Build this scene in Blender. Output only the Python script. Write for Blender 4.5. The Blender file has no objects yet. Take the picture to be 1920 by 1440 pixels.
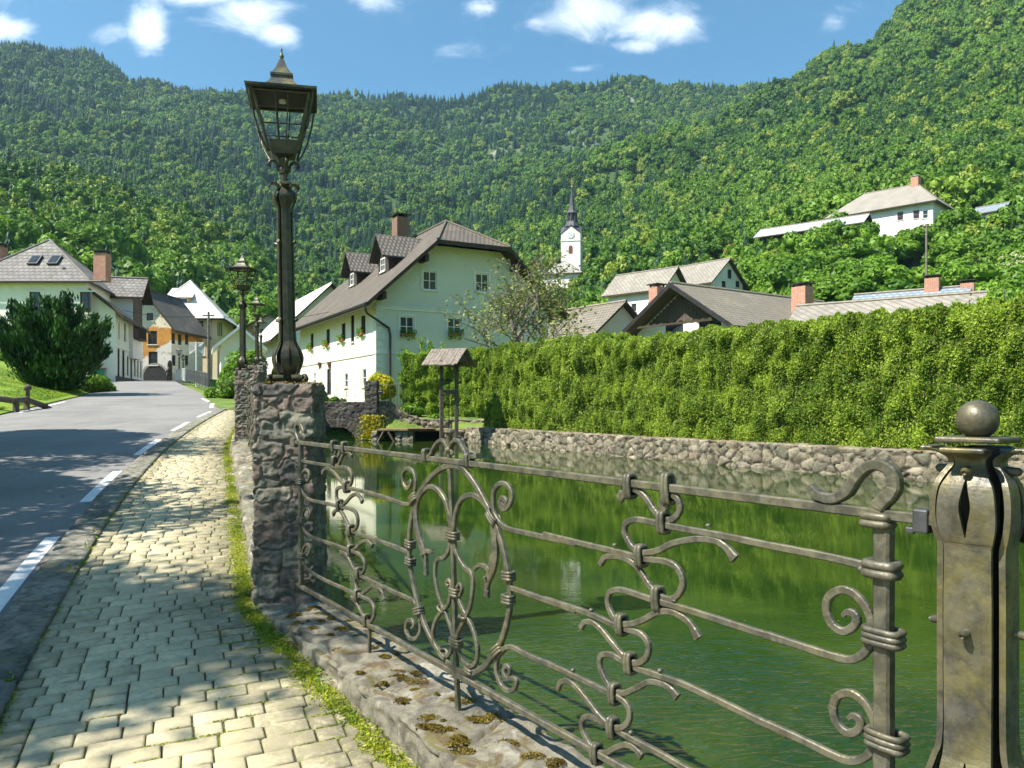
import bpy, bmesh, math, random
import numpy as np
from math import radians as rad, pi, sin, cos, atan2, hypot
from mathutils import Vector, Matrix
random.seed(7); rng = np.random.default_rng(7)
SC = bpy.context.scene
COL = SC.collection

# ------------------------------------------------------------ camera, sky, sun, exposure
cam_d = bpy.data.cameras.new("camera"); cam = bpy.data.objects.new("camera", cam_d); COL.objects.link(cam)
cam.location = (0, 0, 1.6); cam.rotation_euler = (rad(90), 0, 0)
cam_d.sensor_width = 36; cam_d.lens = 27.0; cam_d.shift_y = 35/1920
cam_d.clip_start = 0.05; cam_d.clip_end = 12000
SC.camera = cam
SUN_AZ = Vector((-0.906, -0.423)); SUN_EL = rad(53)
SC.view_settings.view_transform = 'Standard'; SC.view_settings.look = 'None'
SC.view_settings.exposure = 1.24; SC.view_settings.gamma = 1
SC.cycles.use_denoising = True; SC.cycles.use_adaptive_sampling = True; SC.cycles.adaptive_threshold = 0.02
SC.cycles.max_bounces = 6; SC.cycles.diffuse_bounces = 3; SC.cycles.glossy_bounces = 3
SC.cycles.transmission_bounces = 4; SC.cycles.transparent_max_bounces = 8; SC.cycles.volume_bounces = 0
SC.cycles.caustics_reflective = False; SC.cycles.caustics_refractive = False
sl = bpy.data.lights.new("sun", 'SUN'); sl.energy = 5.0; sl.angle = rad(0.53); sl.color = (1, .93, .83)
so = bpy.data.objects.new("sun", sl); COL.objects.link(so)
sd = Vector((SUN_AZ.x*cos(SUN_EL), SUN_AZ.y*cos(SUN_EL), sin(SUN_EL)))
so.rotation_euler = sd.to_track_quat('Z', 'Y').to_euler(); so.location = (0, 0, 60)

W = bpy.data.worlds.new("World"); SC.world = W; W.use_nodes = True
nt = W.node_tree; nt.nodes.clear()
def N(t, kind, **kw):
    n = t.nodes.new(kind)
    for k, v in kw.items():
        if k == 'i':
            for a, b in v.items(): n.inputs[a].default_value = b
        else: setattr(n, k, v)
    return n
def mth(t, op, a, b=None, c=None, clamp=False):
    n = t.nodes.new('ShaderNodeMath'); n.operation = op; n.use_clamp = clamp
    for k, v in enumerate((a, b, c)):
        if v is None: continue
        if isinstance(v, (int, float)): n.inputs[k].default_value = v
        else: t.links.new(v, n.inputs[k])
    return n.outputs[0]
sky = N(nt, 'ShaderNodeTexSky', sky_type='NISHITA', sun_disc=False, sun_elevation=SUN_EL,
        sun_rotation=atan2(SUN_AZ.x, SUN_AZ.y) % (2*pi), air_density=1.0, dust_density=.6, ozone_density=1.0, altitude=500)
tc = N(nt, 'ShaderNodeTexCoord'); sep = N(nt, 'ShaderNodeSeparateXYZ'); nt.links.new(tc.outputs['Generated'], sep.inputs[0])
yy = mth(nt, 'MAXIMUM', sep.outputs[1], .05)
uu = mth(nt, 'DIVIDE', sep.outputs[0], yy); vv = mth(nt, 'DIVIDE', sep.outputs[2], yy)
def pxu(x): return (x-960)/1440
def pyv(y): return (755-y)/1440
clouds = [(10,55,60,26,1),(282,52,34,52,1),(380,-10,80,26,1),(470,28,85,34,1.15),(520,60,45,25,1),(705,-2,60,20,.8),(905,8,34,26,.95),
          (1110,22,120,46,1.0),(1220,40,90,40,1.05),(1190,85,50,16,.8),(840,98,56,20,.5),(1565,45,30,18,.45),(1010,40,30,22,.7),(960,90,26,14,.4),
          (210,60,60,25,.35),(80,20,50,30,.4),(1600,5,40,20,.4),(1085,128,30,9,.5),(30,-60,300,60,.8),(900,-90,420,60,.9),(-400,60,200,60,1),(2300,60,200,70,1)]
acc = None
for (cx, cy, rx, ry, s) in clouds:
    a = mth(nt, 'MULTIPLY', mth(nt, 'SUBTRACT', uu, pxu(cx)), 1440/rx); b = mth(nt, 'MULTIPLY', mth(nt, 'SUBTRACT', vv, pyv(cy)), 1440/ry)
    q = mth(nt, 'ADD', mth(nt, 'MULTIPLY', a, a), mth(nt, 'MULTIPLY', b, b))
    g = mth(nt, 'MULTIPLY', mth(nt, 'EXPONENT', mth(nt, 'MULTIPLY', q, -.7)), s)
    acc = g if acc is None else mth(nt, 'MAXIMUM', acc, g)
cmb = N(nt, 'ShaderNodeCombineXYZ'); nt.links.new(uu, cmb.inputs[0]); nt.links.new(vv, cmb.inputs[1])
mp = N(nt, 'ShaderNodeMapping', i={'Scale': (1, 1.5, 1), 'Rotation': (0, 0, .5)}); nt.links.new(cmb.outputs[0], mp.inputs[0])
nz = N(nt, 'ShaderNodeTexNoise', i={'Scale': 11., 'Detail': 9., 'Roughness': .62, 'Distortion': .5}); nt.links.new(mp.outputs[0], nz.inputs[0])
dens = mth(nt, 'MULTIPLY_ADD', nz.outputs[0], 2.7, -1.6)
dens = mth(nt, 'ADD', dens, mth(nt, 'MULTIPLY', acc, 1.35))
cf = N(nt, 'ShaderNodeMapRange', interpolation_type='SMOOTHSTEP', i={1: .12, 2: 1.45, 3: 0., 4: .9}); nt.links.new(dens, cf.inputs[0])
mx = N(nt, 'ShaderNodeMix', data_type='RGBA'); nt.links.new(cf.outputs[0], mx.inputs[0])
# richer blue, as the photograph's camera gives it
hs = N(nt, 'ShaderNodeHueSaturation', i={'Saturation': 1.28, 'Value': 1.06, 'Hue': .486}); nt.links.new(sky.outputs[0], hs.inputs['Color'])
nt.links.new(hs.outputs[0], mx.inputs[6]); mx.inputs[7].default_value = (8.6, 9.2, 9.8, 1)
bg = N(nt, 'ShaderNodeBackground', i={'Strength': .075}); nt.links.new(mx.outputs[2], bg.inputs[0])
wo = N(nt, 'ShaderNodeOutputWorld'); nt.links.new(bg.outputs[0], wo.inputs[0])

# ------------------------------------------------------------ helpers
def tag(o, label=None, cat=None, group=None, kind=None):
    if label: o['label'] = label
    if cat: o['category'] = cat
    if group: o['group'] = group
    if kind: o['kind'] = kind
    return o
def thing(name, label, cat, loc=(0,0,0), rotz=0, group=None):
    o = bpy.data.objects.new(name, None); COL.objects.link(o); o.location = loc; o.rotation_euler = (0, 0, rotz)
    o.empty_display_size = .3
    return tag(o, label, cat, group)
def mk(name, V, F, mat=None, parent=None, smooth=False, attrs=None, uv=None, loc=None):
    me = bpy.data.meshes.new(name)
    V = np.asarray(V, dtype=np.float64).reshape(-1, 3)
    if isinstance(F, np.ndarray) and F.ndim == 2:
        n, k = F.shape
        me.vertices.add(len(V)); me.vertices.foreach_set('co', V.ravel().astype(np.float32))
        me.loops.add(n*k); me.loops.foreach_set('vertex_index', F.ravel().astype(np.int32))
        me.polygons.add(n); me.polygons.foreach_set('loop_start', (np.arange(n)*k).astype(np.int32))
        me.update(calc_edges=True)
    else:
        me.from_pydata([tuple(v) for v in V], [], [tuple(int(i) for i in f) for f in F]); me.update()
    if smooth: me.polygons.foreach_set('use_smooth', np.ones(len(me.polygons), dtype=bool))
    for k, a in (attrs or {}).items():
        at = me.attributes.new(k, 'FLOAT', 'POINT'); at.data.foreach_set('value', np.asarray(a, dtype=np.float32))
    if uv is not None:
        l = me.uv_layers.new(name='UVMap'); l.data.foreach_set('uv', np.asarray(uv, dtype=np.float32).ravel())
    me.validate()
    if mat: me.materials.append(mat)
    o = bpy.data.objects.new(name, me); COL.objects.link(o)
    if parent: o.parent = parent
    if loc: o.location = loc
    return o
class MB:
    def __init__(s): s.v = []; s.f = []
    def add(s, V, F):
        b = len(s.v); s.v += [tuple(map(float, v)) for v in V]; s.f += [tuple(int(i)+b for i in f) for f in F]; return s
    def box(s, x0, x1, y0, y1, z0, z1, M=None):
        V = [(x0,y0,z0),(x1,y0,z0),(x1,y1,z0),(x0,y1,z0),(x0,y0,z1),(x1,y0,z1),(x1,y1,z1),(x0,y1,z1)]
        if M is not None: V = [tuple(M @ Vector(v)) for v in V]
        return s.add(V, [(0,3,2,1),(4,5,6,7),(0,1,5,4),(1,2,6,5),(2,3,7,6),(3,0,4,7)])
    def tube(s, pts, r, n=8, cap=True):
        pts = [Vector(p) for p in pts]; R = r if hasattr(r, '__len__') else [r]*len(pts)
        rings = []; up = Vector((0,0,1))
        for i, p in enumerate(pts):
            t = (pts[min(i+1, len(pts)-1)]-pts[max(i-1, 0)]).normalized()
            a = t.cross(up if abs(t.z) < .9 else Vector((1,0,0))).normalized(); b = t.cross(a)
            rings += [tuple(p+R[i]*(cos(2*pi*k/n)*a+sin(2*pi*k/n)*b)) for k in range(n)]
        F = [(i*n+k, i*n+(k+1)%n, (i+1)*n+(k+1)%n, (i+1)*n+k) for i in range(len(pts)-1) for k in range(n)]
        if cap: F += [tuple(range(n)), tuple(range((len(pts)-1)*n, len(pts)*n))[::-1]]
        return s.add(rings, F)
    def lathe(s, prof, c=(0,0,0), n=16, sq=False):
        rings = []
        for (r, z) in prof:
            for k in range(n):
                a = 2*pi*(k+.5)/n
                q = 1/max(abs(cos(a)), abs(sin(a))) if sq else 1
                rings.append((c[0]+r*q*cos(a), c[1]+r*q*sin(a), c[2]+z))
        m = len(prof)
        F = [(i*n+k, i*n+(k+1)%n, (i+1)*n+(k+1)%n, (i+1)*n+k) for i in range(m-1) for k in range(n)]
        F += [tuple(range(n))[::-1], tuple(range((m-1)*n, m*n))]
        return s.add(rings, F)
    def build(s, name, mat, parent=None, smooth=False, bevel=0, loc=None):
        o = mk(name, s.v, s.f, mat, parent, smooth, loc=loc)
        if bevel:
            m = o.modifiers.new('bevel', 'BEVEL'); m.width = bevel; m.segments = 2; m.limit_method = 'ANGLE'
        return o
def crv(pts, n=8, closed=False):
    P = [np.array(p, float) for p in pts]; m = len(P); out = []
    for i in range(m if closed else m-1):
        p0 = P[(i-1)%m] if closed or i > 0 else 2*P[0]-P[1]
        p1 = P[i]; p2 = P[(i+1)%m]
        p3 = P[(i+2)%m] if closed or i+2 < m else 2*P[-1]-P[-2]
        for k in range(n):
            t = k/n
            out.append(.5*((2*p1)+(-p0+p2)*t+(2*p0-5*p1+4*p2-p3)*t*t+(-p0+3*p1-3*p2+p3)*t**3))
    if not closed: out.append(P[-1])
    return out
# vectorised value noise
def _h(ix, iy, iz, seed):
    h = (ix*374761393 + iy*668265263 + iz*2147483647 + seed*1274126177) & 0xffffffff
    h = ((h ^ (h >> 13))*1274126177) & 0xffffffff
    return ((h ^ (h >> 16)) & 0xffffff)/float(0xffffff)
def vnoise(P, scale=1., seed=0, octaves=3):
    P = np.asarray(P, float); out = 0; amp = 1; tot = 0
    for o in range(octaves):
        q = P*scale*(2**o)+o*17.3; i = np.floor(q).astype(np.int64); f = q-i; f = f*f*(3-2*f)
        s = 0
        for dx in (0,1):
            for dy in (0,1):
                for dz in (0,1):
                    w = (f[:,0] if dx else 1-f[:,0])*(f[:,1] if dy else 1-f[:,1])*(f[:,2] if dz else 1-f[:,2])
                    s = s+w*_h(i[:,0]+dx, i[:,1]+dy, i[:,2]+dz, seed+o)
        out = out+amp*(s*2-1); tot += amp; amp *= .5
    return out/tot
def voro(P, cell, seed=0, pn=2.0, jit=.8):
    """F1, F2 and cell random value in anisotropic cells"""
    q = P/np.asarray(cell, float); i = np.floor(q).astype(np.int64); n = len(P)
    f1 = np.full(n, 9.); f2 = np.full(n, 9.); idr = np.zeros(n)
    for dx in (-1,0,1):
        for dy in (-1,0,1):
            for dz in (-1,0,1):
                c = i+np.array([dx,dy,dz]); hs_ = [_h(c[:,0], c[:,1], c[:,2], seed+k) for k in (1,2,3,4)]
                s = [c[:,k]+.5+jit*(hs_[k]-.5) for k in range(3)]
                d = (np.abs(q[:,0]-s[0])**pn+np.abs(q[:,1]-s[1])**pn+np.abs(q[:,2]-s[2])**pn)**(1/pn)
                m = d < f1
                f2 = np.where(m, f1, np.minimum(f2, d)); idr = np.where(m, hs_[3], idr); f1 = np.where(m, d, f1)
    return f1, f2, idr
def boxgrid(L, Wd, H, res, bottom=False):
    """closed fine-gridded box surface 0..L, 0..W, 0..H with shared vertices; returns V, F, normals"""
    nl, nw, nh = [max(1, int(round(a/res))) for a in (L, Wd, H)]
    V = []; F = []; Nn = []; base = 0
    def patch(o, du, dv, nu, nv, nrm):
        nonlocal base
        u, v = np.meshgrid(np.linspace(0,1,nu+1), np.linspace(0,1,nv+1), indexing='ij')
        P = np.array(o)[None]+u.reshape(-1,1)*np.array(du)+v.reshape(-1,1)*np.array(dv)
        a = (np.arange(nu)[:,None]*(nv+1)+np.arange(nv)[None]).ravel()+base
        F.append(np.stack([a, a+(nv+1), a+(nv+2), a+1], 1)); V.append(P); Nn.append(np.tile(nrm, (len(P),1))); base += len(P)
    patch((0,0,0),(L,0,0),(0,0,H),nl,nh,(0,-1,0)); patch((L,Wd,0),(-L,0,0),(0,0,H),nl,nh,(0,1,0))
    patch((L,0,0),(0,Wd,0),(0,0,H),nw,nh,(1,0,0)); patch((0,Wd,0),(0,-Wd,0),(0,0,H),nw,nh,(-1,0,0))
    patch((0,0,H),(L,0,0),(0,Wd,0),nl,nw,(0,0,1))
    if bottom: patch((0,Wd,0),(L,0,0),(0,-Wd,0),nl,nw,(0,0,-1))
    V = np.concatenate(V); F = np.concatenate(F); Nn = np.concatenate(Nn).astype(float)
    key = np.round(V*1e4).astype(np.int64); _, first, inv = np.unique(key, axis=0, return_index=True, return_inverse=True)
    inv = inv.ravel(); VV = V[first]; NN = np.zeros_like(VV); np.add.at(NN, inv, Nn)
    NN /= np.maximum(np.linalg.norm(NN, axis=1, keepdims=True), 1e-9)
    return VV, inv[F], NN
def stone_box(name, size, res, cell, mat, parent=None, amp=.03, rough=.012, rs=14, seed=0, pn=4., jit=.6, gap=.16, warp=.05, fmap=None, mortar=.55, loc=None):
    V, F, NN = boxgrid(*size, res)
    wv = np.stack([vnoise(V, 5, seed+k, 2) for k in (50,60,70)], 1)*warp
    f1, f2, idr = voro(V+wv, cell, seed, pn, jit)
    e = np.clip((f2-f1)/gap, 0, 1); e = e*e*(3-2*e)
    nn = vnoise(V, rs, seed+9, 4); r2 = 1-2*np.abs(vnoise(V, rs*.45, seed+19, 3))
    d = amp*(e-1)*1.0+rough*e*nn+rough*.9*e*r2+(idr-.5)*amp*.5*e+.25*rough*nn
    V2 = V+NN*d[:,None]
    if fmap is not None: V2 = fmap(V2)
    return mk(name, V2, F, mat, parent, True, attrs={'st': idr, 'mo': 1-np.clip((f2-f1)/(gap*mortar),0,1)}, loc=loc)

# ------------------------------------------------------------ materials
MATS = {}
def newmat(name):
    m = bpy.data.materials.new(name); m.use_nodes = True; MATS[name] = m
    t = m.node_tree; b = t.nodes['Principled BSDF']; return m, t, b
def rgb(c): return (c[0], c[1], c[2], 1)
def coords(t, kind='Object'):
    if kind == 'Position': return N(t, 'ShaderNodeNewGeometry').outputs['Position']
    return N(t, 'ShaderNodeTexCoord').outputs[kind]
def noise(t, vec, scale, detail=4, rough=.6, dist=0):
    n = N(t, 'ShaderNodeTexNoise', i={'Scale': scale, 'Detail': float(detail), 'Roughness': rough, 'Distortion': dist}); t.links.new(vec, n.inputs['Vector']); return n.outputs[0]
def mixc(t, f, a, b, mode='MIX'):
    n = N(t, 'ShaderNodeMix', data_type='RGBA', blend_type=mode)
    for k, v in ((0, f), (6, a), (7, b)):
        if isinstance(v, (int, float)): n.inputs[k].default_value = v
        elif isinstance(v, tuple): n.inputs[k].default_value = rgb(v)
        else: t.links.new(v, n.inputs[k])
    return n.outputs[2]
def ramp(t, f, lo, hi, a=0., b=1.):
    n = N(t, 'ShaderNodeMapRange', interpolation_type='SMOOTHSTEP', i={1: lo, 2: hi, 3: a, 4: b}); t.links.new(f, n.inputs[0]); return n.outputs[0]
def bump(t, b, h, strength=.5, dist=.02, prev=None):
    n = N(t, 'ShaderNodeBump', i={'Strength': strength, 'Distance': dist}); t.links.new(h, n.inputs['Height'])
    if prev is not None: t.links.new(prev, n.inputs['Normal'])
    t.links.new(n.outputs[0], b.inputs['Normal']); return n.outputs[0]
def simple(name, c1, c2=None, scale=3., rough=.8, bs=0, bstr=.3, bdist=.01, metal=0, kind='Object', c3=None, s3=.6, t3=(.5,.7)):
    m, t, b = newmat(name); v = coords(t, kind); c2 = c2 or tuple(x*.8 for x in c1)
    col = mixc(t, ramp(t, noise(t, v, scale, 6), .32, .68), c1, c2)
    if c3: col = mixc(t, ramp(t, noise(t, v, s3, 7, .65, .4), *t3), col, c3)
    t.links.new(col, b.inputs['Base Color']); b.inputs['Roughness'].default_value = rough; b.inputs['Metallic'].default_value = metal
    if bs: bump(t, b, noise(t, v, bs, 6), bstr, bdist)
    return m
def stone_mat(name, cols, mortar, moss=(.16,.16,.02), mossamt=.5, lichen=(.35,.36,.3), lich=.35, scale=1., brown=(.16,.07,.02), dark=.4):
    m, t, b = newmat(name); v = coords(t, 'Object')
    st = N(t, 'ShaderNodeAttribute', attribute_name='st').outputs['Fac']; mo = N(t, 'ShaderNodeAttribute', attribute_name='mo').outputs['Fac']
    r = N(t, 'ShaderNodeValToRGB'); t.links.new(st, r.inputs[0]); cr = r.color_ramp; cr.elements[0].color = rgb(cols[0]); cr.elements[1].color = rgb(cols[-1])
    for k, c in enumerate(cols[1:-1]): e = cr.elements.new((k+1)/(len(cols)-1)); e.color = rgb(c)
    n1 = noise(t, v, 9*scale, 8, .7); n2 = noise(t, v, 2.6*scale, 6, .7, .6); n3 = noise(t, v, 45*scale, 6, .7)
    c = mixc(t, ramp(t, n1, .35, .65), r.outputs[0], (dark,dark,dark), 'MULTIPLY')
    c = mixc(t, mth(t, 'MULTIPLY', ramp(t, n2, .54, .66), lich), c, lichen)
    c = mixc(t, mth(t, 'MULTIPLY', ramp(t, n3, .58, .7), .35), c, tuple(min(1, x*1.25) for x in lichen))
    c = mixc(t, mth(t, 'MULTIPLY', ramp(t, mo, .15, .9), .75), c, mortar)
    g = N(t, 'ShaderNodeNewGeometry'); sp = N(t, 'ShaderNodeSeparateXYZ'); t.links.new(g.outputs['Normal'], sp.inputs[0])
    up = ramp(t, sp.outputs[2], .35, .85)
    ms = mth(t, 'MULTIPLY', up, ramp(t, noise(t, v, 3.2*scale, 5, .7, 1.), .53, .6), clamp=True)
    mcol = mixc(t, ramp(t, noise(t, v, 7*scale, 4), .45, .6), moss, brown)
    c = mixc(t, mth(t, 'MULTIPLY', ms, mossamt*1.6, clamp=True), c, mcol)
    t.links.new(c, b.inputs['Base Color']); b.inputs['Roughness'].default_value = .88
    n = bump(t, b, noise(t, v, 24*scale, 10, .8), 1., .03/scale)
    bump(t, b, noise(t, v, 150*scale, 4, .7), .5, .003/scale, n)
    return m
def leaf_mat(name, c1, c2, c3=None, trans=.3, wscale=.12, isl=.5, rough=.5, objr=.0):
    m, t, b = newmat(name); g = N(t, 'ShaderNodeNewGeometry'); oi = N(t, 'ShaderNodeObjectInfo')
    f = noise(t, g.outputs['Position'], wscale, 5, .6)
    f = mth(t, 'ADD', ramp(t, f, .36, .64), mth(t, 'MULTIPLY', mth(t, 'SUBTRACT', g.outputs['Random Per Island'], .5), isl), clamp=True)
    if objr: f = mth(t, 'ADD', mth(t, 'MULTIPLY', f, 1-objr), mth(t, 'MULTIPLY', oi.outputs['Random'], objr), clamp=True)
    c = mixc(t, f, c1, c2)
    if c3: c = mixc(t, ramp(t, g.outputs['Random Per Island'] if not objr else oi.outputs['Random'], .8, .9), c, c3)
    t.links.new(c, b.inputs['Base Color']); b.inputs['Roughness'].default_value = rough
    b.inputs['Specular IOR Level'].default_value = .25
    tr = N(t, 'ShaderNodeBsdfTranslucent'); t.links.new(mixc(t, .5, c, (.16,.3,.03), 'ADD') if False else c, tr.inputs[0])
    ms = N(t, 'ShaderNodeMixShader', i={0: trans}); t.links.new(b.outputs[0], ms.inputs[1]); t.links.new(tr.outputs[0], ms.inputs[2])
    t.links.new(ms.outputs[0], t.nodes['Material Output'].inputs[0]); return m
def tile_mat(name, c1, c2, cw=.3, ch=.33, wave=1., lich=(.3,.3,.24), la=.3, rough=.75, diamond=False, bdist=.05, dark=(.03,.028,.025)):
    m, t, b = newmat(name); v = N(t, 'ShaderNodeUVMap').outputs[0]; sp = N(t, 'ShaderNodeSeparateXYZ'); t.links.new(v, sp.inputs[0])
    U = mth(t, 'MULTIPLY', sp.outputs[0], 1/cw); Vv = mth(t, 'MULTIPLY', sp.outputs[1], 1/ch)
    if diamond:
        U, Vv = mth(t, 'ADD', U, Vv), mth(t, 'SUBTRACT', U, Vv)
    fv = mth(t, 'FRACT', Vv); row = mth(t, 'FLOOR', Vv)
    U2 = mth(t, 'ADD', U, mth(t, 'MULTIPLY', mth(t, 'MODULO', row, 2.), .5 if not diamond else 0))
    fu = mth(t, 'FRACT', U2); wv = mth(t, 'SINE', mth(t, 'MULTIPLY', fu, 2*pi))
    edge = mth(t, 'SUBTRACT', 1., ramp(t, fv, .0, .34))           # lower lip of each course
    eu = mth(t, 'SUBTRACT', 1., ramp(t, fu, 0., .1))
    cmb = N(t, 'ShaderNodeCombineXYZ'); t.links.new(mth(t, 'FLOOR', U2), cmb.inputs[0]); t.links.new(row, cmb.inputs[1])
    wn = N(t, 'ShaderNodeTexWhiteNoise', noise_dimensions='2D'); t.links.new(cmb.outputs[0], wn.inputs['Vector'])
    c = mixc(t, wn.outputs['Value'], c1, c2)
    P = coords(t, 'Object')
    c = mixc(t, mth(t, 'MULTIPLY', ramp(t, noise(t, P, .55, 7, .7, .3), .48, .68), la), c, lich)
    c = mixc(t, mth(t, 'MULTIPLY', ramp(t, noise(t, P, 9, 4, .7), .55, .75), la*.8), c, lich)
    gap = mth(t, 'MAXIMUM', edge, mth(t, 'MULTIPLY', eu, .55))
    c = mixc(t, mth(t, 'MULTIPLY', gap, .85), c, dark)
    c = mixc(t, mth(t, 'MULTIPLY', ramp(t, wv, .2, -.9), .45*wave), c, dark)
    t.links.new(c, b.inputs['Base Color']); b.inputs['Roughness'].default_value = rough
    h = mth(t, 'ADD', mth(t, 'MULTIPLY', wv, .35*wave), mth(t, 'SUBTRACT', 1., fv))
    bump(t, b, h, 1., bdist); return m
def metal_mat(name, base, patina, yellow, rough=.5, amt=.5, sc=1.):
    m, t, b = newmat(name); v = coords(t, 'Object')
    n1 = noise(t, v, 14*sc, 7, .7); n2 = noise(t, v, 5*sc, 6, .7, .5); n3 = noise(t, v, 60*sc, 5, .7)
    c = mixc(t, ramp(t, n1, .4, .62), base, patina)
    c = mixc(t, mth(t, 'MULTIPLY', ramp(t, n2, .38, .78), amt), c, yellow)
    c = mixc(t, mth(t, 'MULTIPLY', ramp(t, n3, .62, .72), .6), c, tuple(x*.35 for x in base))
    t.links.new(c, b.inputs['Base Color']); b.inputs['Metallic'].default_value = .35
    t.links.new(ramp(t, n3, .3, .7, rough-.1, rough+.2), b.inputs['Roughness'])
    n = bump(t, b, noise(t, v, 26*sc, 3, .5), .5, .006/sc); bump(t, b, noise(t, v, 160*sc, 4, .7), .4, .0015/sc, n); return m
M_iron = metal_mat('fence_iron', (.06,.06,.048), (.14,.135,.10), (.20,.17,.075), .48, .5)
M_post = metal_mat('post_iron', (.05,.05,.042), (.11,.105,.085), (.24,.20,.05), .40, .7)
M_lamp = metal_mat('lamp_iron', (.035,.036,.026), (.075,.07,.045), (.17,.14,.04), .4, .35)
M_lamproof = metal_mat('lamp_roof_copper', (.04,.045,.05), (.06,.065,.065), (.25,.23,.07), .5, .8)  # yellow patina also stands in for the sunlit gold line of the eave
M_black = simple('black_paint', (.012,.012,.014), (.03,.028,.025), 4, .5)
M_stone = stone_mat('pillar_stone', [(.24,.20,.165),(.32,.24,.20),(.28,.27,.21),(.16,.145,.135),(.38,.37,.28),(.30,.21,.17)], (.42,.35,.27), moss=(.22,.19,.02), mossamt=.6, lich=.55, lichen=(.27,.28,.22))
M_cope = stone_mat('coping_stone', [(.27,.25,.185),(.35,.32,.235),(.24,.255,.19),(.31,.28,.205)], (.13,.11,.07), moss=(.17,.14,.02), mossamt=.45, lich=.7, lichen=(.56,.53,.43), brown=(.12,.06,.015), scale=1.15, dark=.5)
M_bank = stone_mat('bank_stone', [(.27,.24,.15),(.48,.42,.30),(.19,.18,.12),(.38,.34,.25),(.30,.25,.17)], (.045,.04,.022), moss=(.17,.14,.03), mossamt=.5, lich=.4, lichen=(.42,.38,.31), scale=.4)
M_dark = stone_mat('bridge_stone', [(.09,.08,.075),(.15,.135,.115),(.07,.065,.06),(.19,.17,.13)], (.05,.045,.04), mossamt=.4, lich=.4, scale=.4, lichen=(.3,.28,.2))
M_kerb = stone_mat('kerb_stone', [(.24,.23,.18),(.36,.34,.27),(.28,.28,.23),(.19,.19,.155)], (.06,.055,.04), moss=(.12,.15,.02), mossamt=.25, lich=.45, lichen=(.26,.26,.21))
M_wall_white = simple('white_plaster', (.80,.78,.70), (.72,.70,.62), .6, .9, 12, .15, .01, c3=(.5,.48,.42), s3=.35, t3=(.6,.8))
M_wall_cream = simple('cream_plaster', (.84,.80,.66), (.79,.75,.62), .5, .9, 12, .15, .01, c3=(.6,.58,.44), s3=.3, t3=(.6,.8))
M_wall_green = simple('pale_green_plaster', (.62,.63,.52), (.56,.58,.47), .4, .9, 12, .15, .01, c3=(.50,.53,.42), s3=.25, t3=(.55,.75))
M_wall_bluish = simple('cool_white_plaster', (.85,.79,.79), (.78,.72,.72), .5, .9, 12, .15, .01, c3=(.5,.5,.46), s3=.35, t3=(.6,.8))
M_trim = simple('trim_white', (.68,.70,.60), (.6,.62,.54), 2, .85)
M_trimw = simple('window_white', (.8,.8,.78), (.72,.72,.7), 2, .5)
M_orange = simple('orange_plaster', (.52,.30,.09), (.42,.21,.05), .7, .9, 9, .2, .02, c3=(.62,.58,.50), s3=.28, t3=(.49,.53))
M_orange2 = simple('yellow_plaster', (.82,.70,.48), (.72,.58,.36), .5, .9, 9, .2, .02, c3=(.72,.66,.5), s3=.3, t3=(.48,.6))
M_wood = simple('dark_wood', (.035,.022,.014), (.06,.04,.025), 2, .8)
M_brownwood = simple('weathered_wood', (.14,.115,.09), (.07,.055,.04), 6, .9, 20, .4, .01)
M_glass = simple('window_glass', (.02,.025,.03), (.035,.045,.055), 1, .06)
M_tile = tile_mat('brown_roof_tile', (.145,.118,.088), (.10,.085,.065), .3, .34, 1., (.25,.22,.14), .4, bdist=.055)
M_tile2 = tile_mat('dark_roof_tile', (.15,.135,.11), (.10,.09,.075), .3, .34, 1., (.25,.22,.14), .3, bdist=.06)
M_tileg = tile_mat('grey_roof_tile', (.19,.18,.165), (.13,.125,.115), .42, .42, .6, (.36,.36,.32), .45, bdist=.06)
M_tilel = tile_mat('pale_roof_tile', (.235,.21,.155), (.18,.165,.125), .33, .36, 1., (.36,.33,.24), .4, bdist=.05, dark=(.07,.06,.045))
M_slate = tile_mat('diamond_slate', (.27,.245,.205), (.20,.185,.155), .55, .55, 0., (.36,.34,.28), .5, diamond=True, bdist=.015, dark=(.12,.11,.09))
M_white_roof = tile_mat('white_roof_plates', (.74,.72,.66), (.68,.66,.61), .6, .6, 0., (.6,.58,.52), .3, diamond=True, bdist=.01, dark=(.5,.48,.44))
M_oldroof = tile_mat('old_shingle', (.075,.065,.05), (.04,.035,.028), .25, .3, 0., (.16,.15,.11), .5, bdist=.08)
M_orangeroof = tile_mat('red_clay_tile', (.50,.16,.05), (.40,.12,.04), .3, .34, 1., (.4,.25,.12), .2, bdist=.05)
M_blueroof = tile_mat('blue_grey_roof', (.26,.33,.38), (.21,.27,.32), .5, .4, .6, (.4,.42,.42), .3, bdist=.03)
M_silver = simple('silver_sheet_roof', (.55,.57,.58), (.48,.5,.52), .4, .35, 0, metal=.3)
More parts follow.
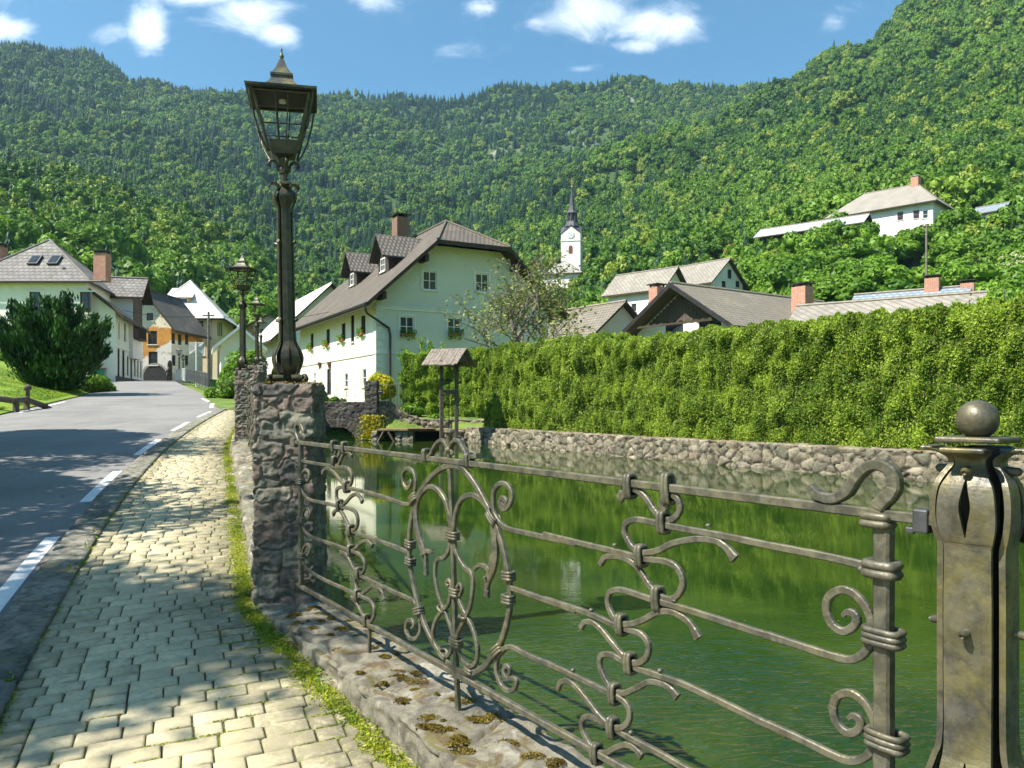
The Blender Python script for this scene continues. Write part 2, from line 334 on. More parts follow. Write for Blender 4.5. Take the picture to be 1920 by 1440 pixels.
def brick_mat():
    m, t, b = newmat('chimney_brick'); v = coords(t, 'Object')
    mpn = N(t, 'ShaderNodeMapping', i={'Rotation': (pi/2, 0, 0)}); 
    sp = N(t, 'ShaderNodeSeparateXYZ'); t.links.new(v, sp.inputs[0]); cb = N(t, 'ShaderNodeCombineXYZ')
    t.links.new(mth(t, 'ADD', sp.outputs[0], sp.outputs[1]), cb.inputs[0]); t.links.new(sp.outputs[2], cb.inputs[1])
    br = N(t, 'ShaderNodeTexBrick', i={'Scale': 1., 'Brick Width': .25, 'Row Height': .08, 'Mortar Size': .012, 'Color1': rgb((.45,.14,.06)), 'Color2': rgb((.32,.10,.045)), 'Mortar': rgb((.5,.42,.34))})
    t.links.new(cb.outputs[0], br.inputs[0])
    c = mixc(t, mth(t, 'MULTIPLY', ramp(t, noise(t, v, 2.5, 5, .7), .5, .65), .5), br.outputs[0], (.5,.38,.3))
    t.links.new(c, b.inputs['Base Color']); b.inputs['Roughness'].default_value = .9; return m
M_brick = brick_mat()
M_bark = simple('bark', (.10,.08,.06), (.05,.042,.033), 5, .95, 14, .6, .02)
M_greybark = simple('grey_bark', (.22,.20,.17), (.11,.10,.085), 5, .95, 14, .6, .02)
L_thuja = leaf_mat('thuja_leaf', (.13,.23,.022), (.36,.50,.055), (.30,.34,.07), .38, 1.2, .7)
L_thuja2 = leaf_mat('thuja_leaf_old', (.14,.25,.025), (.34,.46,.05), None, .28, 1.2, .6)
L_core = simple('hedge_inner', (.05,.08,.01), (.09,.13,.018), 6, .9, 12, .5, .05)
L_broad = leaf_mat('broad_leaf', (.05,.14,.012), (.20,.36,.03), None, .34, .2, .5, objr=.35)
L_forest = leaf_mat('forest_leaf', (.022,.085,.012), (.18,.33,.025), (.24,.33,.04), .28, .012, .45, objr=.5)
L_conif = leaf_mat('conifer_needle', (.012,.045,.022), (.030,.085,.032), None, .1, .012, .4, objr=.6)
L_juniper = leaf_mat('juniper_needle', (.012,.045,.012), (.05,.125,.022), None, .15, .8, .6)
L_yellow = leaf_mat('yellow_leaf', (.30,.36,.02), (.62,.55,.03), None, .35, 2., .6)
L_vine = leaf_mat('vine_leaf', (.10,.22,.02), (.22,.38,.035), None, .35, 1.5, .6)
L_moss = leaf_mat('moss_tuft', (.17,.23,.015), (.40,.45,.03), None, .3, 3., .7)
L_moss2 = leaf_mat('brown_moss', (.10,.07,.012), (.20,.15,.02), None, .15, 6., .7)
L_apple = leaf_mat('apple_leaf', (.10,.15,.03), (.24,.29,.07), (.3,.24,.08), .3, .8, .7)
L_flower = leaf_mat('cream_blossom', (.55,.56,.30), (.72,.72,.45), None, .25, 1., .5)
L_grass = leaf_mat('grass_blade', (.09,.19,.012), (.26,.37,.02), None, .35, .5, .6)
# ------------------------------------------------------------ the lie of the land
def slope(y):
    y = np.asarray(y, float); return np.where(y < 62, .06*(y-6), 3.36+.031*(y-62))
_Ld = [(-4, .9),(0,-1.02),(2.2,-1.95),(4.23,-2.82),(5.07,-3.21),(5.46,-3.39),(7.4,-4.15),(9.45,-4.96),(14.9,-6.9),(20,-8.45),(27.6,-10.4)]
def Lx(d): return np.interp(d, [a for a,_ in _Ld], [b for _,b in _Ld])
_Lc = np.array(crv([(a,b,0) for a,b in _Ld], 12))
_Lp = np.polyfit([a for a,_ in _Ld], [b for _,b in _Ld], 4, w=[.3,.6]+[1]*9)
def Lx(d): return np.polyval(_Lp, np.clip(np.asarray(d, float), -4.2, 29.5))
_Rd = [(-4,4.55),(0,1.94),(3.74,-.496),(5.96,-1.96),(16.3,-5.95),(27,-9.3),(41,-13.9),(50,-20.5),(60,-26),(84,-36)]
def Rx(d): return np.interp(d, [a for a,_ in _Rd], [b for _,b in _Rd])
_Cd = [(-4,.6),(27.6,None),(34,-13.2),(42.5,-17.3),(56,-24),(62,-27),(84,-36)]
def Cx(d):
    d = np.asarray(d, float)
    return np.where(d < 29, Lx(d)-.32, np.interp(d, [29,34,42.5,56,62,84,90], [float(Lx(29))-.32,-13.5,-17.3,-24.2,-27.2,-36.5,-39]))
def Ex(d): return np.interp(d, [-6,10,26.5,39.5,60.8,84,95], [-9.5,-12.6,-17.7,-22.1,-32,-42.6,-47])
def hedge_d(x, y): return (x+2.1)*.828+(y-38.4)*.56
COLS = [-900,-500,0,150,300,430,560,700,850,1000,1150,1300,1450,1600,1750,1920,2300,2900]
ROWS = [60,100,150,200,300,420,600,850,1100,1400]
TAB = {-900:[600,450,360,300,200,260,150,60,0,60], -500:[660,540,450,360,255,320,220,100,45,90], 0:[690,610,510,425,300,395,290,160,82,130], 150:[705,655,555,470,318,410,300,185,108,150],
 300:[715,700,600,520,372,430,320,225,155,190], 430:[728,712,640,575,425,455,345,235,160,200], 560:[742,722,670,615,520,490,370,255,170,215], 700:[748,728,690,640,560,480,380,268,178,215],
 850:[750,732,695,645,570,480,402,310,176,215], 1000:[748,725,670,572,470,410,335,300,164,205], 1150:[745,700,605,525,455,370,270,280,168,210], 1300:[742,645,530,480,405,325,224,250,160,200],
 1450:[740,620,500,445,370,285,175,190,172,195], 1600:[735,600,452,405,322,215,100,110,130,150], 1750:[730,580,420,375,275,130,-20,-10,10,40], 1920:[725,575,425,350,235,65,-100,-110,-90,-60],
 2300:[715,540,400,300,150,-60,-260,-260,-240,-200], 2900:[700,520,380,280,100,-100,-300,-300,-280,-240]}
TZ = np.array([[1.6+(755-TAB[c][j])/1440*ROWS[j] for j in range(len(ROWS))] for c in COLS])
def hillz(x, y):
    yc = np.maximum(y, 1.); px = np.clip(960+1440*x/yc, -900, 2900); r = np.clip(np.where(y > .45*np.abs(x), y, .45*np.abs(x)), 60, 1400)
    i = np.clip(np.searchsorted(COLS, px, 'right')-1, 0, len(COLS)-2); j = np.clip(np.searchsorted(ROWS, r, 'right')-1, 0, len(ROWS)-2)
    C = np.array(COLS, float); R = np.array(ROWS, float)
    fx = (px-C[i])/(C[i+1]-C[i]); fx = fx*fx*(3-2*fx); fy = (r-R[j])/(R[j+1]-R[j]); fy2 = fy
    z = (TZ[i,j]*(1-fx)+TZ[i+1,j]*fx)*(1-fy2)+(TZ[i,j+1]*(1-fx)+TZ[i+1,j+1]*fx)*fy2
    P = np.stack([x, y, 0*x], 1)
    n = vnoise(P, 1/90, 3, 4)*np.clip((r-120)/600, 0, 1)*26+vnoise(P, 1/28, 8, 3)*np.clip((r-150)/500, 0, 1)*7
    th = np.clip((r-120)/200, 0, 1)*8.
    edge = np.clip((r-950)/150, 0, 1)*(vnoise(P, 1/40, 12, 3))*7
    return z+n-th+edge
def nearz(x, y):
    x = np.asarray(x, float); y = np.asarray(y, float)
    st = slope(np.clip(y, -8, 90)); hd = hedge_d(x, y); sR = x-Rx(np.clip(y,-4,84))
    z = st-.35
    left = np.clip(Ex(y)-x, 0, 60); z = np.where(x < Ex(y)+.6, st-.05+np.clip(left*.24, 0, 2.6), z)
    pond = (sR > .3) & (hd < .35) & (y < 41.2)
    right = (sR > .3) & ~pond
    zr = .3+np.clip(hd-1, 0, 30)*.03; zr = np.where(hd < 3.2, .22, zr); zr = np.where(y > 41, np.maximum(zr, .7+np.clip(y-41, 0, 8)*.1), zr)
    z = np.where(right, zr, z); z = np.where(pond, -1.7, z)
    # right-hand bank of the street beyond the stream
    bank = (sR > .3) & (y > 43) & (sR < 9); z = np.where(bank, np.maximum(zr, st-.4-.35*np.clip(sR-1.0, 0, 7)), z)
    return z
def groundz(x, y):
    x = np.atleast_1d(np.asarray(x, float)); y = np.atleast_1d(np.asarray(y, float))
    r = np.maximum(y, .6*np.abs(x)); w = np.clip((r-58)/26, 0, 1); w = w*w*(3-2*w)
    street = (x > -48) & (x < -24) & (y < 92); w = np.where(street, np.clip((r-88)/20, 0, 1), w)
    return nearz(x, y)*(1-w)+hillz(x, y)*w
def gz(x, y): return float(groundz(x, y)[0])

# terrain sheet (polar, fine near)
na = 420; ths = np.concatenate([np.linspace(-178, -46, 40), np.linspace(-45.5, 45.5, 340), np.linspace(46, 178, 40)])
rs = np.concatenate([[.4], np.geomspace(1.5, 1500, 300)])
TH, RR = np.meshgrid(np.radians(ths), rs, indexing='ij')
X = (np.sin(TH)*RR).ravel(); Y = (np.cos(TH)*RR).ravel(); Z = groundz(X, Y)
nr = len(rs); a = (np.arange(len(ths)-1)[:,None]*nr+np.arange(nr-1)[None]).ravel()
F = np.stack([a, a+1, a+nr+1, a+nr], 1)
b = (len(ths)-1)*nr+np.arange(nr-1); c0 = np.arange(nr-1); F = np.concatenate([F, np.stack([b, b+1, c0+1, c0], 1)])
def ground_mat():
    m, t, b = newmat('hill_grass'); v = coords(t, 'Position')
    c = mixc(t, ramp(t, noise(t, v, .9, 6), .35, .65), (.06,.12,.012), (.14,.21,.025))
    c = mixc(t, ramp(t, noise(t, v, 7., 6), .45, .7), c, (.17,.22,.04))
    g = N(t, 'ShaderNodeNewGeometry'); sp = N(t, 'ShaderNodeSeparateXYZ'); t.links.new(g.outputs['Normal'], sp.inputs[0])
    sp2 = N(t, 'ShaderNodeSeparateXYZ'); t.links.new(v, sp2.inputs[0])
    rock = mth(t, 'MULTIPLY', ramp(t, noise(t, v, .02, 5, .7), .52, .6), ramp(t, sp.outputs[2], .80, .62))
    far = ramp(t, sp2.outputs[1], 100., 125.)
    c = mixc(t, far, c, (.035,.075,.012))
    c = mixc(t, mth(t, 'MULTIPLY', rock, far), c, (.30,.29,.26))
    t.links.new(c, b.inputs['Base Color']); b.inputs['Roughness'].default_value = .95
    bump(t, b, noise(t, v, 12., 6), .8, .06); return m
M_ground = ground_mat()
tag(mk('ground', np.stack([X,Y,Z],1), F, M_ground, smooth=True), kind='structure')

# ------------------------------------------------------------ road, markings, lawn
def strip(xl, xr, ys, zf, nx=6):
    V = []; 
    for y in ys:
        for k in range(nx+1):
            x = float(xl(y))+(float(xr(y))-float(xl(y)))*k/nx; V.append((x, y, float(zf(x, y))))
    n = len(ys); a = (np.arange(n-1)[:,None]*(nx+1)+np.arange(nx)[None]).ravel()
    return np.array(V), np.stack([a, a+1, a+nx+2, a+nx+1], 1)
def asphalt():
    m, t, b = newmat('asphalt'); v = coords(t, 'Position')
    c = mixc(t, ramp(t, noise(t, v, .5, 6, .6), .35, .65), (.16,.158,.15), (.22,.215,.20))
    mpn = N(t, 'ShaderNodeMapping', i={'Scale': (1.2,.12,1), 'Rotation': (0,0,-.33)}); t.links.new(v, mpn.inputs[0])
    c = mixc(t, mth(t, 'MULTIPLY', ramp(t, noise(t, mpn.outputs[0], 2.2, 5, .6), .5, .7), .5), c, (.27,.265,.245))
    c = mixc(t, ramp(t, noise(t, v, 55., 3, .8), .52, .72), c, (.33,.32,.30))
    c = mixc(t, ramp(t, noise(t, v, 70., 2, .8), .55, .7), c, (.05,.05,.052))
    vo = N(t, 'ShaderNodeTexVoronoi', feature='DISTANCE_TO_EDGE', i={'Scale': .33}); 
    ad = N(t, 'ShaderNodeVectorMath', operation='ADD'); t.links.new(v, ad.inputs[0]); nn = N(t, 'ShaderNodeTexNoise', i={'Scale': 1.3, 'Detail': 5.}); t.links.new(v, nn.inputs[0]); t.links.new(nn.outputs['Color'], ad.inputs[1]); t.links.new(ad.outputs[0], vo.inputs[0])
    crack = mth(t, 'MULTIPLY', mth(t, 'SUBTRACT', 1., ramp(t, vo.outputs[0], 0., .008)), ramp(t, noise(t, v, .2, 2), .5, .6))
    c = mixc(t, mth(t, 'MULTIPLY', crack, .6), c, (.03,.03,.03))
    t.links.new(c, b.inputs['Base Color']); b.inputs['Roughness'].default_value = .85
    bump(t, b, noise(t, v, 90., 3, .8), .7, .006); return m
M_asph = asphalt()
ys = np.concatenate([np.arange(-4, 62, .5), np.arange(62, 89, 1.)])
V, F = strip(Ex, lambda y: Cx(y)+.04, ys, lambda x, y: slope(y)-.045+.03*sin(pi*np.clip((x-Ex(y))/(Cx(y)-Ex(y)),0,1)), 8)
tag(mk('road', V, F, M_asph, smooth=True), kind='structure')
def roadz(x, y): return float(slope(y))-.045+.03*sin(pi*min(max((x-float(Ex(y)))/(float(Cx(y))-float(Ex(y))),0),1))
def paint():
    m, t, b = newmat('road_paint'); v = coords(t, 'Position')
    c = mixc(t, ramp(t, noise(t, v, 30., 5, .75), .52, .68), (.74,.73,.70), (.4,.39,.37)); t.links.new(c, b.inputs['Base Color']); b.inputs['Roughness'].default_value = .7
    bump(t, b, noise(t, v, 90., 3, .8), .5, .004); return m
M_paint = paint()
def dash(pts, wdt, grp):
    pts = [Vector((p[0], p[1], 0)) for p in pts]; V = []
    for i, p in enumerate(pts):
        t_ = (pts[min(i+1,len(pts)-1)]-pts[max(i-1,0)]).normalized(); n_ = Vector((t_.y, -t_.x, 0))
        for s in (-.5, .5):
            q = p+n_*s*wdt; V.append((q.x, q.y, roadz(q.x, q.y)+.006))
    o = mk('road_marking', V, [(2*i, 2*i+1, 2*i+3, 2*i+2) for i in range(len(pts)-1)], M_paint); tag(o, kind='structure'); return o
for y0, y1 in ((2.2,8.5),(10.55,13.5),(15.6,18.5),(20.7,23.4),(25.3,28.1)):
    dash([(float(Cx(y))-.17, y) for y in np.linspace(y0, y1, 12)], .145, 'edge')
dash([(-11.75,30),(-12.75,32.7)], .15, 'e'); dash([(-13.5,34.2),(-14.7,36.5)], .15, 'e')
for y0, y1 in ((16,18),(21.3,23.8),(27.3,29.2),(31.2,34)):
    dash([(float(Ex(y))+.45, y) for y in np.linspace(y0, y1, 5)], .13, 'l')
# lawn on the left slope
def lawnmat():
    m, t, b = newmat('lawn'); v = coords(t, 'Position')
    c = mixc(t, ramp(t, noise(t, v, .5, 6), .35, .65), (.13,.24,.012), (.23,.33,.02))
    c = mixc(t, ramp(t, noise(t, v, 9., 6, .8), .5, .72), c, (.10,.19,.015))
    c = mixc(t, ramp(t, noise(t, v, 3., 4, .8), .6, .75), c, (.33,.36,.07))
    t.links.new(c, b.inputs['Base Color']); b.inputs['Roughness'].default_value = .9; bump(t, b, noise(t, v, 22., 5), 1., .06); return m
M_lawn = lawnmat()
def lawnz(x, y): return gz(x, y)+.05
V, F = strip(lambda y: Ex(y)-34, lambda y: Ex(y)+.1, np.arange(2, 60, 1.), lawnz, 26)
tag(mk('lawn', V, F, M_lawn, smooth=True), kind='structure')

# ------------------------------------------------------------ leaf clouds
def leaves(name, C, size, mat, parent=None, Nrm=None, flat=.5, aspect=.55, seed=1, up=0., squash=1.):
    """C centres (n,3); each leaf a rhombus; Nrm preferred facing"""
    r = np.random.default_rng(seed); n = len(C)
    a = r.normal(size=(n,3)); 
    if Nrm is not None: a = a*flat+np.asarray(Nrm)
    a[:,2] += up
    a /= np.linalg.norm(a, axis=1, keepdims=True)+1e-9
    q = r.normal(size=(n,3)); t1 = np.cross(a, q); t1 /= np.linalg.norm(t1, axis=1, keepdims=True)+1e-9; t2 = np.cross(a, t1)
    s = np.asarray(size)*(.6+.8*r.random(n)); s = s[:,None]
    V = np.stack([C-t1*s, C+t2*s*aspect+a*s*.12, C+t1*s, C-t2*s*aspect+a*s*.12], 1).reshape(-1,3)
    F = np.arange(4*n).reshape(-1,4); return mk(name, V, F, mat, parent)
ICO = {}
def ico(sub):
    if sub not in ICO:
        bm = bmesh.new(); bmesh.ops.create_icosphere(bm, subdivisions=sub, radius=1); ICO[sub] = (np.array([v.co[:] for v in bm.verts]), np.array([[v.index for v in f.verts] for f in bm.faces])); bm.free()
    return ICO[sub]
def crown_geo(name, mat, seed=0, lobes=26, nleaf=1500, rx=1., rz=1.1, lr=(.28,.42), ls=.085, core=1, shell=.72):
    """crown with uneven outline, one mesh: small lumpy cores and many leaf clumps"""
    r = np.random.default_rng(seed); V = []; F = []; base = 0; iv, if_ = ico(core)
    cs = []; rad_ = []
    for k in range(lobes):
        u = r.random(); th = r.random()*2*pi; ph = math.acos(1-2*(.04+.9*r.random()))
        d = shell*(.55+.45*r.random()); c = np.array([rx*d*sin(ph)*cos(th), rx*d*sin(ph)*sin(th), rz*(1.0+.95*d*cos(ph))]); cs.append(c); rad_.append(r.uniform(*lr))
    cs = np.array(cs); rad_ = np.array(rad_)
    for c, q in zip(cs, rad_):
        P = iv*q*.86*np.array([1,1,.85])+c; P = P+iv*(r.random((len(iv),1))-.5)*q*.5
        V.append(P); F.append(if_+base); base += len(P)
    V = np.concatenate(V); F = np.concatenate(F)
    k = r.integers(0, lobes, nleaf); d = r.normal(size=(nleaf,3)); d /= np.linalg.norm(d, axis=1, keepdims=True); d[:,2] = np.where(d[:,2] < -.5, -d[:,2], d[:,2])
    C = cs[k]+d*(rad_[k]*(.85+.3*r.random(nleaf)))[:,None]*np.array([1,1,.85])
    a = d+.6*r.normal(size=(nleaf,3)); a[:,2] += .3; a /= np.linalg.norm(a, axis=1, keepdims=True)
    t1 = np.cross(a, r.normal(size=(nleaf,3))); t1 /= np.linalg.norm(t1, axis=1, keepdims=True); t2 = np.cross(a, t1); s = (ls*(.6+.8*r.random(nleaf)))[:,None]
    LV = np.stack([C-t1*s, C-t2*s*.6, C+t1*s, C+t2*s*.6], 1).reshape(-1,3)
    i = np.arange(nleaf)*4+base; LF = np.concatenate([np.stack([i,i+1,i+2],1), np.stack([i,i+2,i+3],1)])
    me = mk(name, np.concatenate([V, LV]), np.concatenate([F, LF]), mat); return me
def conifer_geo(name, mat, seed=0, tiers=11, wd=.26):
    r = np.random.default_rng(seed); V = []; F = []
    for k in range(tiers):
        f = k/(tiers-1); z = .12+.86*f; R = wd*(1-f)**.8+.015; n = 13
        b = len(V); V.append((0,0,z+.10*(1-f*.5))); 
        for j in range(n):
            a = 2*pi*(j+r.random()*.5)/n; q = R*(.75+.5*r.random()); V.append((q*cos(a), q*sin(a), z-.05*(.4+r.random())-R*.18))
            a2 = a+pi/n; q2 = R*(.35+.2*r.random()); V.append((q2*cos(a2), q2*sin(a2), z+.01))
        for j in range(2*n): F.append((b, b+1+j, b+1+(j+1)%(2*n)))
    V.append((0,0,1.05)); b = len(V)
    V += [(.012,0,.85),(-.006,.011,.85),(-.006,-.011,.85)]; F += [(b-1,b,b+1),(b-1,b+1,b+2),(b-1,b+2,b)]
    return mk(name, V, np.array(F), mat)

# ------------------------------------------------------------ sidewalk pavers
def paver_mat():
    m, t, b = newmat('paving_stone'); v = coords(t, 'Position'); st = N(t, 'ShaderNodeAttribute', attribute_name='st').outputs['Fac']; ed = N(t, 'ShaderNodeAttribute', attribute_name='edge').outputs['Fac']
    c = mixc(t, st, (.44,.385,.235), (.57,.505,.32))
    c = mixc(t, ramp(t, noise(t, v, 22., 6, .7), .4, .7), c, (.38,.34,.22))
    n2 = noise(t, v, 2.2, 6, .7, .8)
    c = mixc(t, mth(t, 'MULTIPLY', ramp(t, n2, .52, .68), .55), c, (.17,.155,.115))
    dirt = mth(t, 'MULTIPLY', mth(t, 'MULTIPLY', ed, 1.35, clamp=True), ramp(t, noise(t, v, 6., 6, .8, .8), .30, .56), clamp=True)
    c = mixc(t, mth(t, 'MULTIPLY', dirt, .85), c, (.105,.095,.06))
    c = mixc(t, mth(t, 'MULTIPLY', mth(t, 'MULTIPLY', ed, ramp(t, noise(t, v, 14., 6, .8), .52, .62)), .8), c, (.17,.20,.03))
    c = mixc(t, mth(t, 'MULTIPLY', ramp(t, noise(t, v, 130., 3, .8), .6, .72), .6), c, (.12,.11,.08))
    t.links.new(c, b.inputs['Base Color']); b.inputs['Roughness'].default_value = .9
    n = bump(t, b, noise(t, v, 40., 6, .75), .5, .008); bump(t, b, noise(t, v, 220., 3, .7), .5, .002, n); return m
M_paver = paver_mat()
yy_ = np.linspace(-3.5, 28.2, 700); P2 = np.stack([Lx(yy_), yy_], 1); sg = np.concatenate([[0], np.cumsum(np.linalg.norm(np.diff(P2, axis=0), axis=1))])
def edge_pt(s):
    y = np.interp(s, sg, yy_); x = float(Lx(y)); y2 = np.interp(s+.4, sg, yy_); y1 = np.interp(s-.4, sg, yy_); t_ = np.array([float(Lx(y2))-float(Lx(y1)), y2-y1]); t_ /= np.linalg.norm(t_)
    return np.array([x, y]), t_, np.array([t_[1], -t_[0]])
def walkz(x, y): return .06*(y-6)
rw = .148; V = []; F = []; ST = []; ED = []; s = .05; row = 0
while s < sg[-1]-.3:
    w = .03+random.choice([0,.08,.05,.12]) ; prev = 0.03
    first = True
    while True:
        if first: wd_ = random.choice([.10,.14,.18]); w = .03; first = False
        else: wd_ = random.choice([.15,.225,.225,.145,.27,.19])
        def pt(ss, ww):
            p, t_, n_ = edge_pt(ss); return p+n_*ww
        cpt = pt(s+rw/2, w+wd_/2)
        if cpt[0]-float(Rx(cpt[1])) > .12: break
        g = .003+.004*random.random(); bv = .012; dz = random.uniform(-.003,.003); tl = random.uniform(-.002,.002)
        jx = lambda: random.uniform(-.002,.002)
        q = [(s+g+jx(), w+g+jx()),(s+g+jx(), w+wd_-g+jx()),(s+rw-g+jx(), w+wd_-g+jx()),(s+rw-g+jx(), w+g+jx())]
        ctr = np.mean(q, axis=0); b0 = len(V); r_ = random.random()
        ed = min(1, max(0, 1-(float(Rx(cpt[1]))-cpt[0])/.85)); ed = max(ed, .5*max(0, 1-w/.25))
        for lev, (zz, k_) in enumerate(((-.05,0),(-.010,0),(0,bv))):
            for (a_, b_) in q:
                a2 = a_+(k_ if a_ < ctr[0] else -k_); b2 = b_+(k_ if b_ < ctr[1] else -k_); p = pt(a2, b2)
                V.append((p[0], p[1], walkz(*p)+dz+zz+(tl if a_ < ctr[0] else -tl))); ST.append(r_); ED.append(ed)
        for l_ in (0,4): F += [(b0+l_+k, b0+l_+(k+1)%4, b0+l_+4+(k+1)%4, b0+l_+4+k) for k in range(4)]
        F.append((b0+8,b0+9,b0+10,b0+11)); w += wd_
    s += rw; row += 1
Fa = np.array(F)[:, ::-1]
tag(mk('sidewalk_paving', V, Fa, M_paver, attrs={'st': ST, 'edge': ED}), kind='structure')
def jointmat():
    m, t, b = newmat('joint_soil'); v = coords(t, 'Position')
    c = mixc(t, ramp(t, noise(t, v, 6., 6, .8), .42, .6), (.055,.045,.028), (.12,.15,.02)); t.links.new(c, b.inputs['Base Color']); b.inputs['Roughness'].default_value = 1.; bump(t, b, noise(t, v, 90., 4), .8, .01); return m
V, F = strip(lambda y: Lx(y)-.02, lambda y: Rx(y)+.3, np.arange(-3.6, 41.5, .4), lambda x, y: .06*(y-6)-.016, 5)
tag(mk('sidewalk', V, F, jointmat(), smooth=True), kind='structure')

# kerb: flat weathered stones along the road edge
def path_map(pts, z0, zf=None):
    """pts: list of (x,y) along the length; box x -> arc length, y -> to the right of travel"""
    P = np.array(pts, float); S = np.concatenate([[0], np.cumsum(np.linalg.norm(np.diff(P, axis=0), axis=1))])
    T = np.gradient(P, S, axis=0); T /= np.linalg.norm(T, axis=1, keepdims=True)
    def f(V):
        x = np.interp(V[:,0], S, P[:,0]); y = np.interp(V[:,0], S, P[:,1]); tx = np.interp(V[:,0], S, T[:,0]); ty = np.interp(V[:,0], S, T[:,1])
        X = x+ty*V[:,1]; Y = y-tx*V[:,1]; z = V[:,2]+z0
        if zf is not None: z = z+zf(X, Y)
        return np.stack([X,Y,z],1)
    return f, S[-1]
kp = [(float(Lx(y))-.32, y) for y in np.arange(-3.2, 28.4, .25)]
fm, kl = path_map(kp, -.13, lambda X, Y: .06*(Y-6))
o = stone_box('kerb', (kl, .33, .15), .035, (.75,.5,.4), M_kerb, amp=.018, rough=.016, rs=12, seed=11, pn=3, jit=.7, gap=.07, warp=.08, fmap=fm); tag(o, kind='structure')
# moss and weeds along the joints
def moss_strip(name, n, xf, wdt, mat, size, y0, y1, seed, thr=-.1, hz=.02, up=1.5, pw=1.6, label=None, cat=None):
    r = np.random.default_rng(seed); u = r.random(n)**pw; y = y0+(y1-y0)*u; w = r.normal(size=n)*wdt; x = xf(y)+w
    k = vnoise(np.stack([x,y,0*x],1), 3.2, seed, 3) > thr+np.abs(w)/wdt*.12; x = x[k]; y = y[k]
    z = .06*(y-6)+r.random(len(x))**2*hz
    o = leaves(name, np.stack([x,y,z],1), size, mat, seed=seed, up=0, aspect=.3); 
    return tag(o, kind='stuff')
moss_strip('moss', 16000, lambda y: Lx(y)+.01, .04, L_moss, .011, 3.0, 26, 21, -.2)
moss_strip('moss', 42000, lambda y: Rx(y)-.11, .055, L_moss, .011, 2.8, 27, 22, -.45)
moss_strip('moss', 2600, lambda y: Lx(y)-.01, .035, L_grass, .022, 3.0, 16, 23, .05, .03)
moss_strip('moss', 5000, lambda y: Rx(y)-.10, .05, L_grass, .016, 2.8, 16, 24, .05, .03)
# moss growing in the paver joints
r = np.random.default_rng(5); n = 60000; sj = .05+rw*np.round((r.random(n)**1.5)*(11.0/rw)+18); cross = r.random(n) < .0
wj = r.random(n)**.7*2.4; pts = []
for s_, w_ in zip(sj, wj):
    pts.append((s_, w_))
Pj = np.array(pts); yj = np.interp(Pj[:,0], sg, yy_); tj = np.stack([np.interp(yj, yy_, np.gradient(Lx(yy_), yy_)), np.ones(n)], 1); tj /= np.linalg.norm(tj, axis=1, keepdims=True)
xj = Lx(yj)+tj[:,1]*Pj[:,1]; yj2 = yj-tj[:,0]*Pj[:,1]; dR = Rx(yj2)-xj
keep = (dR > .0) & (vnoise(np.stack([xj,yj2,0*xj],1), 4., 33, 3) > .02+np.clip(dR-.2, 0, .8)*.35)
C = np.stack([xj, yj2, .06*(yj2-6)-.004], 1)[keep]; C[:,:2] += r.normal(size=(len(C),2))*.004
tag(leaves('moss', C, .007, L_moss, seed=8, aspect=.5), kind='stuff')

# ------------------------------------------------------------ low walls and stone pillars
wall_pts = [(float(Rx(y)), y) for y in np.arange(-3, 6.01, .25)]
fm, wl = path_map(wall_pts, -1.75, lambda X, Y: 0*X)
nearwall = stone_box('stone_wall', (wl, .52, 1.77), .017, (.85,.75,.5), M_cope, amp=.018, rough=.018, rs=13, seed=3, pn=3, jit=.8, gap=.06, warp=.10, fmap=lambda V: fm(V)+np.stack([0*V[:,0],0*V[:,0],np.where(V[:,2]>1.2, .03*np.clip(.25-V[:,1],0,.25)*-1, 0)],1))
tag(nearwall, 'low mossy stone wall carrying the nearest wrought iron fence beside the pavement', 'wall')
wp2 = [(float(Rx(y)), y) for y in np.arange(6.5, 41.2, .25)]
fm2, wl2 = path_map(wp2, -2.2, lambda X, Y: .06*(Y-6))
tag(stone_box('stone_wall', (wl2, .42, 2.38), .05, (.55,.5,.3), M_cope, amp=.04, rough=.03, rs=8, seed=4, pn=3, jit=.7, gap=.12, warp=.08, fmap=fm2), 'long low stone wall running between the lamp pillars towards the village', 'wall')
# brown moss pads on near wall top
r = np.random.default_rng(77); pads = []
for (px_, py_, rr_) in ((590,1140,.045),(640,1180,.05),(668,1195,.055),(700,1215,.05),(655,1165,.03),(745,1262,.05),(780,1278,.06),(720,1232,.04),(860,1385,.035),(950,1395,.05),(1000,1420,.05),(870,1410,.045),(620,1160,.03),(905,1350,.04),(1040,1430,.04)):
    Yd = 1.57*1440/(py_-755); X_ = (px_-960)/1440*Yd; k = 420; a_ = r.random(k)*2*pi; q_ = np.sqrt(r.random(k))*rr_
    pads.append(np.stack([X_+q_*np.cos(a_)*1.2, Yd+q_*np.sin(a_)*.9, .03+.016*np.sqrt(np.clip(1-(q_/rr_)**2,0,1))*r.random(k)],1))
for _ in range(70):
    yc_ = 1.9+r.random()*4.0; xc_ = float(Rx(yc_))+.06+r.random()*.42; rr_ = r.uniform(.012,.045); k = int(rr_*9000); a_ = r.random(k)*2*pi; q_ = np.sqrt(r.random(k))*rr_*(.6+.5*np.sin(a_*3+_)**2)
    pads.append(np.stack([xc_+q_*np.cos(a_)*1.4, yc_+q_*np.sin(a_), .028+.012*np.sqrt(np.clip(1-(q_/rr_)**2,0,1))*r.random(k)],1))
tag(leaves('moss', np.concatenate(pads), .005, L_moss2, seed=4, up=.5), kind='stuff')

